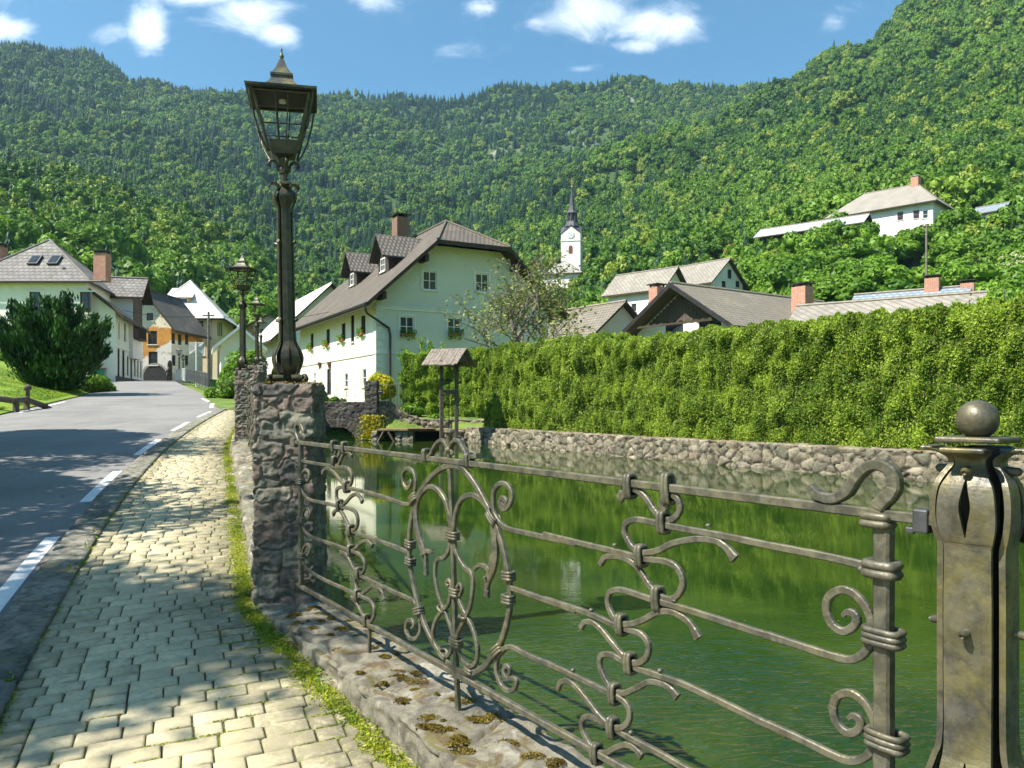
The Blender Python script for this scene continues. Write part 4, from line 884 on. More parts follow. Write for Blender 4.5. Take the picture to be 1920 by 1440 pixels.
# ------------------------------------------------------------ street lamps
def lamp(name, label, loc, rotz, tilt=(0,0)):
    """origin at the top of the pillar; total height about 2.7 m"""
    t = thing(name, label, 'street lamp', loc, rotz, None); t.rotation_euler = (tilt[0], tilt[1], rotz)
    m = MB(); m.box(-.165,.165,-.165,.165,0,.012)
    for k in range(4):
        a_ = k*pi/2+pi/4; 
        p = [(.10,.03),(.15,.028),(.19,.03),(.205,.05),(.195,.072),(.172,.07),(.165,.052),(.176,.045)]
        c_ = crv([(x,z,0) for x,z in p], 4)
        Mx = Matrix.Rotation(a_, 4, 'Z'); m.tube([tuple(Mx @ Vector((q[0],0,q[1]))) for q in c_], [.020-.008*i/len(c_) for i in range(len(c_))], 8)
        a2 = k*pi/2; Mx = Matrix.Rotation(a2, 4, 'Z'); m.tube([tuple(Mx @ Vector((.115,y_,.055))) for y_ in (-.115,-.03)], .026, 10); m.tube([tuple(Mx @ Vector((.115,y_,.055))) for y_ in (.03,.115)], .026, 10)
    m.build('base', M_lamp, t, smooth=False)
    prof = [(.03,.04,.06,0),(.08,.045,.075,0),(.14,.062,.108,.002),(.21,.072,.125,.014),(.27,.066,.112,.008),(.33,.046,.082,.0),(.42,.040,.068,0),(.9,.038,.066,0),(1.38,.036,.064,0),(1.44,.038,.066,0),(1.49,.052,.088,0),(1.53,.056,.096,0),(1.57,.046,.082,0),(1.60,.03,.056,0),(1.625,.036,.06,0),(1.64,.042,.09,0),(1.632,.042,.115,0),(1.612,.038,.125,0)]
    pr = holefix([tuple(c) for c in crv([list(p) for p in prof], 3)])
    for k in range(4):
        m = MB(); plate(m, pr, k*pi/2+rad(12), .012); m.build('leaf_plate', M_lamp, t)
    m = MB(); m.lathe([(.048,0),(.048,1.62),(.03,1.64),(.03,1.72),(.042,1.725),(.042,1.735),(.036,1.74),(.042,1.745),(.042,1.76),(.034,1.77),(.045,1.84),(.05,1.855)], n=8); m.build('shaft', M_lamp, t)
    m = MB()
    for k in range(4):
        Mx = Matrix.Rotation(k*pi/2+rad(12)+pi/4*0, 4, 'Z')
        for (z_, y_) in ((.52, .0),(1.15, .0)):
            a3 = k*pi/2+rad(57); m.tube([(cos(a3)*.06, sin(a3)*.06, z_),(cos(a3)*.10, sin(a3)*.10, z_+.012)], [.012,.014], 8)
    m.build('bolt', M_lamp, t)
    # scroll bracket beneath the lantern
    m = MB()
    for k in range(4):
        a_ = k*pi/2+rad(12); c_ = crv([(.04,1.74,0),(.055,1.80,0),(.085,1.825,0),(.115,1.81,0),(.118,1.785,0),(.10,1.78,0)], 4); Mx = Matrix.Rotation(a_, 4, 'Z')
        m.tube([tuple(Mx @ Vector((q[0],0,q[1]))) for q in c_], .013, 7)
    m.build('bracket', M_lamp, t, smooth=True)
    # lantern frame: four slanted corner bars, lattice, bottom tray
    z0, z1, b0, b1 = 1.90, 2.33, .105, .215
    m = MB(); m.lathe([(.055,1.845),(.085,1.86),(b0+.012,1.90),(b0+.016,1.955),(b0+.022,1.962)], n=4); 
    m2 = MB(); Mx = Matrix.Rotation(0, 4, 'Z')
    s2 = 1
    V = []; 
    for (q, z_) in ((.045,1.845),(.088,1.865),(b0+.004,1.97)): V += [(-q,-q,z_),(q,-q,z_),(q,q,z_),(-q,q,z_)]
    m2.add(V, [(3,2,1,0)]+[(i*4+k, i*4+(k+1)%4, (i+1)*4+(k+1)%4, (i+1)*4+k) for i in (0,1) for k in range(4)]); m2.build('lantern_tray', M_lamp, t)
    m = MB(); cor = [(-1,-1),(1,-1),(1,1),(-1,1)]
    def bar3(p, q, r_): m.tube([p, q], r_, 5)
    def e(c_, z_): f = (z_-1.86)/(z1-1.86); q = .100+(b1-.100)*f; return (c_[0]*q, c_[1]*q, z_)
    for c_ in cor: bar3(e(c_,1.87), e(c_,z1), .011)
    for k in range(4):
        ca_, cb_ = cor[k], cor[(k+1)%4]
        for z_ in (2.08, 2.20, z1-.01): bar3(e(ca_,z_), e(cb_,z_), .0055 if z_ < 2.3 else .010)
        for f in (.33,.5,.67) if k % 2 else (.38,.62):
            lo = Vector(e(ca_,1.965)).lerp(Vector(e(cb_,1.965)), f); hi = Vector(e(ca_,z1)).lerp(Vector(e(cb_,z1)), f); bar3(lo, hi, .005)
        # curved outer straps
        o1 = Vector((ca_[0], ca_[1], 0)); pts_ = []
        for (q, z_) in ((.248,2.34),(.226,2.20),(.190,2.05),(.145,1.93),(.112,1.865)): pts_.append((ca_[0]*q, ca_[1]*q, z_))
        m.tube([tuple(c) for c in crv(pts_, 4)], .008, 6)
    m.build('lantern_frame', M_lamp, t)
    # roof: thin eave box, concave lower tier, collar, concave upper tier, finial
    m = MB(); E = .27
    def sq(ps, mb_):
        V = []
        for (q, z_) in ps: V += [(-q,-q,z_),(q,-q,z_),(q,q,z_),(-q,q,z_)]
        mb_.add(V, [(3,2,1,0), tuple(range(len(V)-4, len(V)))]+[(i*4+k, i*4+(k+1)%4, (i+1)*4+(k+1)%4, (i+1)*4+k) for i in range(len(ps)-1) for k in range(4)])
    sq([(E,2.335),(E+.004,2.352),(E-.02,2.357),(.20,2.368),(.14,2.395),(.10,2.44),(.085,2.47),(.082,2.50)], m); m.build('lantern_roof', M_lamproof, t)
    m = MB(); sq([(.075,2.49),(.088,2.497),(.088,2.515),(.07,2.53),(.045,2.575),(.025,2.63),(.016,2.655)], m); m.build('roof_cap', M_lamproof, t)
    m = MB(); m.lathe([(.017,2.65),(.012,2.665),(.018,2.675),(.018,2.685),(.010,2.70),(.006,2.725),(.010,2.735),(.004,2.75)], n=10); m.build('finial', M_lamproof, t, smooth=True)
    m = MB(); m.box(-E+.01,E-.01,-E+.01,E-.01,2.325,2.3345); m.build('lantern_ceiling', M_black, t)
    m = MB(); m.lathe([(.0,2.30),(.028,2.302),(.028,2.324)], n=12); m.build('lamp_holder', M_trimw, t)
    return t
lp = lamp('street_lamp', 'tall black and mossy street lamp on the nearest stone pillar', (-1.83, 6.28, 1.745), rad(14), (0, rad(-1.1)))
def copy_lamp(loc, sc, label, rz=-.1):
    c = copy_tree(lp); c.location = loc; c.scale = (sc, sc, sc); c.rotation_euler = (0, 0, rz); c['label'] = label; return c
copy_lamp((-5.89, 16.8, 2.27), .96, 'second black lantern lamp, on the orange-mossed pillar behind the tall one')
copy_lamp((-9.03, 27.2, 2.9), .93, 'third lantern lamp along the wall, in front of the leafy vine')
copy_lamp((-13.4, 41, 3.72), .92, 'fourth and smallest lantern lamp along the wall, before yellow leaves', -.3)
# ------------------------------------------------------------ houses
def clip_poly(poly, a, b, c):
    """keep a*x+b*y<=c"""
    out = []
    for i in range(len(poly)):
        p, q = poly[i], poly[(i+1)%len(poly)]; dp = a*p[0]+b*p[1]-c; dq = a*q[0]+b*q[1]-c
        if dp <= 0: out.append(p)
        if (dp < 0 < dq) or (dq < 0 < dp): f = dp/(dp-dq); out.append((p[0]+(q[0]-p[0])*f, p[1]+(q[1]-p[1])*f))
    return out
def wallface(mb, outline, holes, place, depth=.16):
    """outline: convex polygon (u,z) counter-clockwise; holes: (u0,u1,z0,z1); place(u,z,inset)->xyz"""
    us = sorted({min(p[0] for p in outline), max(p[0] for p in outline), *[h[0] for h in holes], *[h[1] for h in holes]})
    zs = sorted({min(p[1] for p in outline), max(p[1] for p in outline), *[h[2] for h in holes], *[h[3] for h in holes]})
    edges = []
    for i in range(len(outline)):
        p, q = outline[i], outline[(i+1)%len(outline)]; a, b = q[1]-p[1], -(q[0]-p[0]); edges.append((a, b, a*p[0]+b*p[1]))
    for i in range(len(us)-1):
        for j in range(len(zs)-1):
            cu, cz = (us[i]+us[i+1])/2, (zs[j]+zs[j+1])/2
            if any(h[0] < cu < h[1] and h[2] < cz < h[3] for h in holes): continue
            po = [(us[i],zs[j]),(us[i+1],zs[j]),(us[i+1],zs[j+1]),(us[i],zs[j+1])]
            for e_ in edges:
                po = clip_poly(po, *e_)
                if len(po) < 3: break
            if len(po) >= 3: mb.add([place(u, z, 0) for u, z in po], [tuple(range(len(po)))])
    for (a, b, c, d) in holes:
        q = [(a,c),(b,c),(b,d),(a,d)]
        mb.add([place(u,z,0) for u,z in q]+[place(u,z,depth) for u,z in q], [(k,(k+1)%4,4+(k+1)%4,4+k) for k in range(4)]+[(4,5,6,7)])
def window(parent, place, u, z, w, h, mat=None, depth=.12, cols=2, rows=2, sill=True, surround=None, shutter=None, fw=.07, arch=False):
    """place(u,z,inset) as in wallface, u,z centre"""
    mat = mat or M_trimw; m = MB(); a, b, c, d = u-w/2, u+w/2, z-h/2, z+h/2
    def bx(u0,u1,z0,z1,i0,i1):
        m.add([place(u0,z0,i0),place(u1,z0,i0),place(u1,z0,i1),place(u0,z0,i1),place(u0,z1,i0),place(u1,z1,i0),place(u1,z1,i1),place(u0,z1,i1)], [(0,3,2,1),(4,5,6,7),(0,1,5,4),(1,2,6,5),(2,3,7,6),(3,0,4,7)])
    i0, i1 = depth-.07, depth-.002
    bx(a,a+fw,c,d,i0,i1); bx(b-fw,b,c,d,i0,i1); bx(a+fw,b-fw,c,c+fw,i0,i1); bx(a+fw,b-fw,d-fw,d,i0,i1)
    for k in range(1, cols): x = a+w*k/cols; bx(x-fw*.4,x+fw*.4,c+fw,d-fw,i0+.012,i1-.005)
    for k in range(1, rows): q = c+h*k/rows; bx(a+fw,b-fw,q-fw*.28,q+fw*.28,i0+.018,i1-.008)
    o = m.build('window', mat, parent)
    V = [place(x,y,depth-.025) for x,y in ((a+fw*.6,c+fw*.6),(b-fw*.6,c+fw*.6),(b-fw*.6,d-fw*.6),(a+fw*.6,d-fw*.6))]; mk('pane', V, [(0,1,2,3)], M_glass, o)
    if sill: m = MB(); bx(a-.1,b+.1,c-.09,c-.003,-.10,.02); m.build('sill', M_trim, o)
    if surround:
        m = MB(); s_ = surround; bx(a-s_,a-.002,c-.0,d+s_,-.035,.01); bx(b+.002,b+s_,c-.0,d+s_,-.035,.01); bx(a,b,d+.002,d+s_,-.034,.01); m.build('surround', M_trim, o)
    return o
def flowers(parent, place, u, z, w, seed):
    m = MB(); a, b = u-w/2, u+w/2
    P = [place(a,z,-.05),place(b,z,-.05),place(b,z,-.24),place(a,z,-.24),place(a,z+.16,-.05),place(b,z+.16,-.05),place(b,z+.16,-.24),place(a,z+.16,-.24)]
    m.add(P, [(0,3,2,1),(4,5,6,7),(0,1,5,4),(1,2,6,5),(2,3,7,6),(3,0,4,7)]); o = m.build('flower_box', MATS['terracotta'], parent)
    r = np.random.default_rng(seed); n = 160; C = np.array([place(u+(r.random()-.5)*w*1.2, z+.12+r.random()*.30-.35*(r.random()<.3), -.15-r.random()*.22) for _ in range(n)])
    leaves('plant', C, .07, L_vine, o, seed=seed); return o
simple('terracotta', (.45,.15,.06), (.35,.11,.05), 3, .9)
def chimney(parent, x, y, z0, z1, w=.7, d=.7, cap=M_black, mat=None, name='chimney'):
    m = MB(); m.box(-w/2,w/2,-d/2,d/2,0,z1-z0); o = m.build(name, mat or M_brick, parent, loc=(x,y,z0))
    m = MB(); H = z1-z0
    for sx in (-1,1):
        for sy in (-1,1): m.box(sx*w*.38-.05,sx*w*.38+.05,sy*d*.38-.05,sy*d*.38+.05,H,H+.18)
    m.box(-w/2-.12,w/2+.12,-d/2-.12,d/2+.12,H+.18,H+.25); m.box(-w/2+.06,w/2-.06,-d/2+.06,d/2-.06,H+.001,H+.05); m.build('chimney_cap', cap, o); return o
class House: pass
def house(name, label, cat, org, theta, Wd, L, z0, ze, zr, over=.6, roof=M_tile, wall=M_wall_white, front=('gable',0,0), back=('gable',0,0), wins=(), thick=.2, group=None, soffit=True, overg=None, fascia=M_wood, wallname='wall'):
    """org = near-left corner (world x,y); local x along the near gable, local y along the ridge; z relative to world"""
    H = House(); t = thing(name, label, cat, (org[0], org[1], z0), theta, group); H.t = t
    he, hr, B = ze-z0, zr-z0, -1.5
    og = over if overg is None else overg; s = (hr-he)/(Wd/2+over)      # he is the eave edge height
    def zroof(x): return he+(min(x, Wd-x)+over)*s
    kf, af, hf = front; kb, ab, hb = back
    def end(k, a, h):
        if k == 'gable': return 0, hr, -og
        if k == 'hip': return -over, he, a
        return (h-z0-he)/s-over, h-z0, a          # half hip with its own eave height
    xf, zf_, yf = end(kf, af, hf); xb, zb_, yb = end(kb, ab, hb)
    if kf == 'gable': xf = Wd/2
    if kb == 'gable': xb = Wd/2
    y0, y1 = -og, L+og; rf = (Wd/2, yf, hr); rb = (Wd/2, L-yb if kb != 'gable' else L+og, hr)
    zfv = hr if kf == 'gable' else zf_; zbv = hr if kb == 'gable' else zb_
    Lp = [(-over,y0,he)]; 
    def side(mir):
        X = (lambda x: Wd-x) if mir else (lambda x: x); P = [(X(-over), y0, he)]
        if kf == 'half': P.append((X(xf), y0, zfv))
        P.append((Wd/2, yf if kf != 'gable' else y0, hr)); P.append((Wd/2, rb[1], hr))
        if kb == 'half': P.append((X(xb), y1, zbv))
        P.append((X(-over), y1, he)); return P
    V = []; Fc = []; UV = []
    def plane(P, ud, flip):
        P = [Vector(p) for p in P]
        if flip: P = P[::-1]
        n_ = (P[1]-P[0]).cross(P[2]-P[0]).normalized()
        if n_.z < 0: P = P[::-1]; n_ = -n_
        ud = Vector(ud); vd = n_.cross(ud).normalized(); b = len(V)
        for p in P: V.append(tuple(p))
        Fc.append(tuple(range(b, b+len(P)))); UV.extend([(p.dot(ud), p.dot(vd) if vd.z > 0 else -p.dot(vd)) for p in P])
        b2 = len(V)
        for p in P: V.append((p.x, p.y, p.z-thick))
        under.append(tuple(range(b2, b2+len(P)))[::-1])
        for i in range(len(P)): skirts.append((b+i, b2+i, b2+(i+1)%len(P), b+(i+1)%len(P)))
    under = []; skirts = []
    plane(side(0), (0,1,0), 0); plane(side(1), (0,1,0), 0)
    if kf != 'gable': plane([(xf,y0,zfv),(Wd-xf,y0,zfv),(Wd/2,yf,hr)], (1,0,0), 0)
    if kb != 'gable': plane([(xb,y1,zbv),(Wd-xb,y1,zbv),(Wd/2,L-yb,hr)], (1,0,0), 0)
    nt_ = len(UV); allF = Fc+under+skirts
    uvs = list(UV)+[(0,0)]*(sum(len(f) for f in under)+sum(len(f) for f in skirts))
    ro = mk('roof', V, allF, roof, t, uv=uvs); ro.data.materials.append(fascia)
    for p in ro.data.polygons:
        if p.index >= len(Fc): p.material_index = 1
    H.roof = ro
    # ridge and hip caps
    m = MB(); m.tube([(Wd/2, rf[1], hr+.02),(Wd/2, rb[1], hr+.02)], .11, 6)
    if kf != 'gable':
        for X in (xf, Wd-xf): m.tube([(X, y0, zfv+.02),(Wd/2, yf, hr+.02)], .10, 6)
    m.build('ridge_cap', roof_cap_mat(roof), ro)
    # walls
    def pl_f(u,z,i): return (u, i, z)
    def pl_b(u,z,i): return (Wd-u, L-i, z)
    def pl_l(u,z,i): return (i, L-u, z)
    def pl_r(u,z,i): return (Wd-i, u, z)
    H.pl = {'f': pl_f, 'b': pl_b, 'l': pl_l, 'r': pl_r}
    vd = thick*.5
    def gout(zt):
        x1 = (zt-he)/s-over; x1 = min(max(x1, 0), Wd/2)
        P = [(0,B),(Wd,B),(Wd,zroof(0)-vd)]
        if x1 > 0: P += [(Wd-x1,zt-vd),(x1,zt-vd)] if x1 < Wd/2-.01 else [(Wd/2,hr-vd)]
        P.append((0,zroof(0)-vd)); return P
    hol = {k: [] for k in 'fblr'}; H.wl = []
    def topix(face, px, py):   # pixel -> (u, z) on a face
        A = Vector(pl0[face][0]); dirn = Vector(pl0[face][1]); ct, st = cos(theta), sin(theta)
        def w2(p): return Vector((org[0]+p[0]*ct-p[1]*st, org[1]+p[0]*st+p[1]*ct))
        P0 = w2(A); P1 = w2(A+dirn); d = P1-P0; a_ = (px-960)/1440
        u = (P0.x-a_*P0.y)/(a_*d.y-d.x); Yq = P0.y+u*d.y; return u, 1.6+(755-py)/1440*Yq-z0, Yq
    pl0 = {'f': ((0,0),(1,0)), 'b': ((Wd,L),(-1,0)), 'l': ((0,L),(0,-1)), 'r': ((Wd,0),(0,1))}
    H.px = topix; H.z0 = z0; H.zroof = zroof; H.Wd = Wd; H.L = L
    specs = []
    for wn in wins:
        f_ = wn['f']
        if 'px' in wn: u, z, _ = topix(f_, *wn['px'])
        else: u, z = wn['uz']
        specs.append((wn, f_, u, z)); hol[f_].append((u-wn['w']/2, u+wn['w']/2, z-wn['h']/2, z+wn['h']/2))
    m = MB(); wallface(m, gout(zfv), hol['f'], pl_f); wallface(m, gout(zbv), hol['b'], pl_b)
    for f_ in 'lr': wallface(m, [(0,B),(L,B),(L,zroof(0)-vd),(0,zroof(0)-vd)], hol[f_], H.pl[f_])
    H.wall = m.build(wallname, wall, t)
    for wn, f_, u, z in specs:
        if wn.get('blank'): continue
        o = window(t, H.pl[f_], u, z, wn['w'], wn['h'], wn.get('mat'), cols=wn.get('cols', 2), rows=wn.get('rows', 2), sill=wn.get('sill', True), surround=wn.get('sur'))
        if wn.get('fl'): flowers(t, H.pl[f_], u, z-wn['h']/2+.0, wn['w']*.9, int(abs(u*7))+3)
    return H
_rc = {}
def roof_cap_mat(roof):
    if roof.name not in _rc:
        c = {'brown_roof_tile': (.13,.11,.08), 'dark_roof_tile': (.1,.09,.07), 'grey_roof_tile': (.2,.19,.17), 'white_roof_plates': (.7,.68,.62), 'old_shingle': (.06,.05,.04), 'red_clay_tile': (.45,.15,.05)}.get(roof.name, (.28,.25,.2))
        _rc[roof.name] = simple(roof.name+'_ridge', c, tuple(x*.7 for x in c), 4, .85)
    return _rc[roof.name]
def dormer(H, xl, yc, wd, dep, hw, rise, roofm, wallm, winw=.9, winh=.9, ov=.35, left=True):
    """dormer on the left (x=0) slope; front at local x=xl, centre yc"""
    t = H.t; zb = H.zroof(xl)-.1; z1 = zb+hw; m = MB()
    y0, y1 = yc-wd/2, yc+wd/2; x1 = xl+dep
    m.add([(xl,y0,zb-.3),(xl,y1,zb-.3),(xl,y1,z1),(xl,yc,z1+rise),(xl,y0,z1),(x1,y0,zb-.3),(x1,y1,zb-.3),(x1,y1,z1),(x1,yc,z1+rise),(x1,y0,z1)], [(0,4,3,2,1),(0,5,9,4),(1,2,7,6)])
    d = m.build('dormer', wallm, t)
    k = rise/(wd/2); ze_ = z1-ov*k; ph = .12
    A0, A1 = xl-ov*1.6, x1+.6
    V = []; uv = []; F = []
    for sgn, yy0 in ((-1, y0-ov), (1, y1+ov)):
        P = [(A0,yy0,ze_+.05),(A1,yy0,ze_+.05),(A1,yc,z1+rise+.05),(A0,yc,z1+rise+.05)]; b = len(V); V += P+[(p[0],p[1],p[2]-ph) for p in P]
        q = [(b,b+1,b+2,b+3),(b+7,b+6,b+5,b+4),(b,b+4,b+5,b+1),(b+3,b+7,b+4,b),(b+1,b+5,b+6,b+2)]; F += q
        sl_ = hypot(wd/2+ov, rise+ov*k); uv += [(p[0]*1., 0 if i in (0,1) else sl_) for i, p in enumerate(P)]+[(0,0)]*16
    ro = mk('dormer_roof', V, F, roofm, d, uv=uv)
    def pl(u,z,i): return (xl+i-.02, y1-u, z)
    m = MB(); 
    w_ = window(d, pl, wd/2, zb+.15+winh/2+.1, winw, winh, M_trimw, depth=.04, cols=2, rows=2, sill=True)
    for ch in list(w_.children): ch.parent = d
    return d

# main house
th = atan2(.48, .877); C0 = (-8.3, 47)
mh = house('farmhouse', 'large pale green farmhouse with brown half-hipped tile roof and two dormers across the pond', 'house', C0, th, 12.3, 19.5, 1.4, 7.55, 14.1, over=1.0, overg=1.2,
   roof=M_tile, wall=M_wall_green, front=('half', 3.4, 11.75), back=('half', 3.4, 11.75), thick=.28,
   wins=[dict(f='f', px=(806,526), w=.95, h=1.2, sur=.14), dict(f='f', px=(904,530), w=.95, h=1.2, sur=.14), dict(f='f', px=(763,612), w=.95, h=1.25, sur=.14, fl=1), dict(f='f', px=(852,613), w=.95, h=1.2, sur=.14, fl=1)]
   +[dict(f='l', px=(x, y), w=.9, h=1.25, fl=1, mat=M_wood) for x, y in ((585,640),(615,633),(644,623),(681,610))]
   +[dict(f='l', px=(661,616), w=.75, h=1.8, mat=M_wood, cols=1)]
   +[dict(f='l', px=(649,713), w=.8, h=.95, cols=1), dict(f='l', px=(683,708), w=.8, h=1.1, cols=1), dict(f='l', px=(590,705), w=.7, h=.5, cols=1), dict(f='l', px=(617,716), w=1.1, h=1.9, mat=M_wood, cols=1, rows=1, sill=False)])
# its left facade is cream plaster with mouldings: a thin plaster skin proud of the wall
T = mh.t; L = 19.5
ma = mh.wall.data; ma.materials.append(M_wall_cream)
for p in ma.polygons:
    if abs(p.center.x) < .2 and abs(p.normal.x) > .9: p.material_index = 1
def strip_l(z, h, out=.06, name='moulding', mat=M_trim, y0=0, y1=L): m = MB(); m.box(-out, .0, y0, y1, z, z+h); return m.build(name, mat, T)
_, zb1, _ = mh.px('l', 703, 664); strip_l(zb1, .14)
_, zb2, _ = mh.px('f', 800, 582); m = MB(); m.box(0,12.3,-.07,0,zb2-.1,zb2+.16); m.box(0,12.3,-.11,-.07,zb2+.08,zb2+.15); m.build('moulding', M_trim, T)
_, zb3, _ = mh.px('f', 730, 662); m = MB(); m.box(0,12.3,-.06,0,zb3-.05,zb3+.1); m.build('moulding', M_trim, T)
strip_l(mh.zroof(0)-.62, .16, .10)
m = MB()
for k in range(14): 
    z_ = .1+k*.44; a_ = .55 if k % 2 else .4; m.box(-.035,a_,-.036,0,z_,z_+.40); m.box(-.036,0,0,a_,z_+.002,z_+.398)
m.build('quoin', M_trim, T)
m = MB(); u_, z_, _ = mh.px('f', 771, 523); 
for sx in (-1,1): m.add([(u_+sx*.55,-.02,z_),(u_,-.02,z_+.62),(u_,-.02,z_+.56),(u_+sx*.49,-.02,z_)], [(0,1,2,3)]); m.add([(u_+sx*.55,-.02,z_),(u_,-.02,z_-.62),(u_,-.02,z_-.56),(u_+sx*.49,-.02,z_)], [(0,3,2,1)])
m.build('diamond_ornament', M_trimw, T)
m = MB(); m.tube([(-1.02, y, 7.55-1.4-.06) for y in (-1.2, 20.6)], .09, 8); m.build('gutter', M_black, T)
m = MB(); m.tube([(-1.0,-.9,6.05),(-.95,-.85,5.75),(-.85,-.75,5.55),(.4,-.15,5.0),(.75,-.12,4.8),(.85,-.12,4.4),(.85,-.12,.0)], .075, 8); m.build('downpipe', M_black, T)
dormer(mh, 2.05, 4.6, 2.1, 4.4, 1.45, 1.25, M_tile2, M_wood); dormer(mh, 2.05, 11.6, 2.1, 4.4, 1.45, 1.25, M_tile2, M_wood)
chimney(T, 5.0, 9.3, 11.2, 14.0, .9, 1.15, mat=simple('brown_brick', (.22,.13,.09), (.16,.10,.07), 8, .9))
# beams under the gable overhang
m = MB()
for x_ in (.15, 2.9, 12.3-.15, 12.3-2.9): zz = mh.zroof(x_)-.75; m.box(x_-.12, x_+.12, -1.1, -.005, zz, zz+.45)
m.build('beam', M_wood, T)
# pointed lantern niches near the door
m = MB()
for px_ in (602, 620):
    u_, z_, _ = mh.px('l', px_, 687); y_ = L-u_; m.add([(-.25,y_-.2,z_+.3),(-.25,y_+.2,z_+.3),(-.02,y_+.2,z_+.3),(-.02,y_-.2,z_+.3),(-.1,y_,z_-.35)], [(0,1,2,3),(0,4,1),(1,4,2),(2,4,3),(3,4,0)])
m.build('wall_lantern', simple('copper_red', (.16,.05,.04), (.1,.035,.03), 4, .6), T)

# white-roofed house behind it on the left
h2 = house('white_roof_house', 'house with a bright white plated roof behind the farmhouse, left of its dormers', 'house', (-22.5, 74), rad(28), 10, 16, 2.0, 7.6, 13.4, over=.9, roof=M_white_roof, wall=M_wall_bluish, wins=[dict(f='f', uz=(2.0,3.2), w=1, h=1.2)])
# left: big white house with a pyramid roof
l1 = house('white_house', 'big white house with grey tiled hipped roof and two skylights behind the dark bush', 'house', (-42.9, 60), 0, 9.7, 14, 3.0, 11.05, 15.0, over=.45, roof=M_tileg, wall=M_wall_bluish, front=('hip', 3.2, 0), back=('hip', 3.2, 0),
   wins=[dict(f='f', px=(65,565), w=.85, h=1.7, mat=M_wood, cols=1, rows=1), dict(f='f', px=(160,566), w=.85, h=1.7, mat=M_wood, cols=1, rows=1), dict(f='f', px=(168,673), w=.8, h=.9, cols=1)])
T = l1.t
def skylight(px_, ):
    s = (15.0-11.05)/(3.2+.55); a = -.55; z_ = 1.6+(755-491)/1440*61.6-3.0; y_ = (z_-8.05)/s-.55; X = (px_-960)/1440*(60+y_)+43.0
    Mx = Matrix.Translation((X, y_, z_+.08)) @ Matrix.Rotation(math.atan(s), 4, 'X'); m = MB(); m.box(-.42,.42,-.55,.55,-.05,.09,Mx); o = m.build('skylight', M_black, T)
    m = MB(); m.box(-.33,.33,-.46,.46,.09,.10,Mx); m.build('pane', M_glass, o)
skylight(63); skylight(100)
chimney(T, 9.4, 2.8, 8.5, 10.75, 1.0, .9); chimney(T, .6, 3.2, 8.6, 11.4, 1.0, 1.0)
m = MB(); m.box(.0,10.6,-.06,0,1.2,1.35); m.build('moulding', M_trimw, T)
for px_ in (65,160): u_, z_, _ = l1.px('f', px_, 546); m = MB(); m.box(u_-.8,u_+.8,-.12,0,z_-.05,z_+.05); m.build('lintel', M_trimw, T)
m = MB(); m.tube([(-.6,-.6,8.0),(11.2,-.6,8.0)], .08, 8); m.build('gutter', M_black, T)
# long row house on the street
l2 = house('row_house', 'long white row house seen at a sharp angle along the left of the street', 'house', (-39.3, 61.0), 0, 8.0, 14.5, 3.2, 8.55, 12.2, over=.75, roof=M_tileg, wall=M_wall_white, thick=.3, overg=.5,
   wins=[dict(f='r', uz=(x_, z_), w=w_, h=h_, mat=mt_, cols=c_, sill=False) for x_, z_, w_, h_, mt_, c_ in ((1.6,4.3,.7,1.5,M_trimw,2),(4.4,4.4,1.1,1.7,M_trimw,2),(7.8,4.4,.8,1.5,M_trimw,2),(11.2,4.4,.8,1.5,M_trimw,2),(1.4,1.5,.9,2.6,M_wood,1),(3.6,1.5,1.1,2.6,M_wood,1),(5.8,1.6,.7,1.7,M_wood,1),(7.6,1.4,.9,2.2,M_wood,1),(9.6,1.6,.7,1.6,M_wood,1),(11.4,1.6,.7,1.6,M_wood,1),(13.2,1.6,.7,1.6,M_wood,1))]+[][:0] if True else [dict(f='r', px=(247,622), w=.9, h=1.5, mat=M_trimw), dict(f='r', px=(236,617), w=.7, h=1.5), dict(f='r', px=(258,625), w=.8, h=1.5), dict(f='r', px=(265,627), w=.7, h=1.4)]
   )
z_ = 2.95; m = MB(); m.box(8.0,8.07,0,14.5,z_-.08,z_+.08); m.box(0,8.0,-.07,0,z_-.08,z_+.08); m.build('moulding', M_trimw, l2.t)
m = MB(); m.box(8.0,8.03,0,14.5,-.5,.55); m.build('plinth', simple('dark_plinth', (.06,.06,.06), (.09,.085,.08), 3, .9), l2.t)
l3 = house('tall_dormer_house', 'narrow house with grey tiled roof and dark timber gable squeezed above the row house', 'house', (-38.6, 69.7), rad(-76), 3.4, 4.6, 7.0, 10.85, 12.8, over=.5, overg=.9, roof=M_tileg, wall=M_wall_bluish, wins=[])
m = MB(); m.box(.05,3.35,4.6,4.66,.3,4.0); m.box(.2,3.2,5.0,5.06,1.3,1.4)
for k in range(7): m.box(.3+k*.44,.4+k*.44,4.98,5.06,.3,1.3)
m.box(.1,3.3,4.66,5.08,.2,.3); m.build('timber_balcony', M_wood, l3.t)
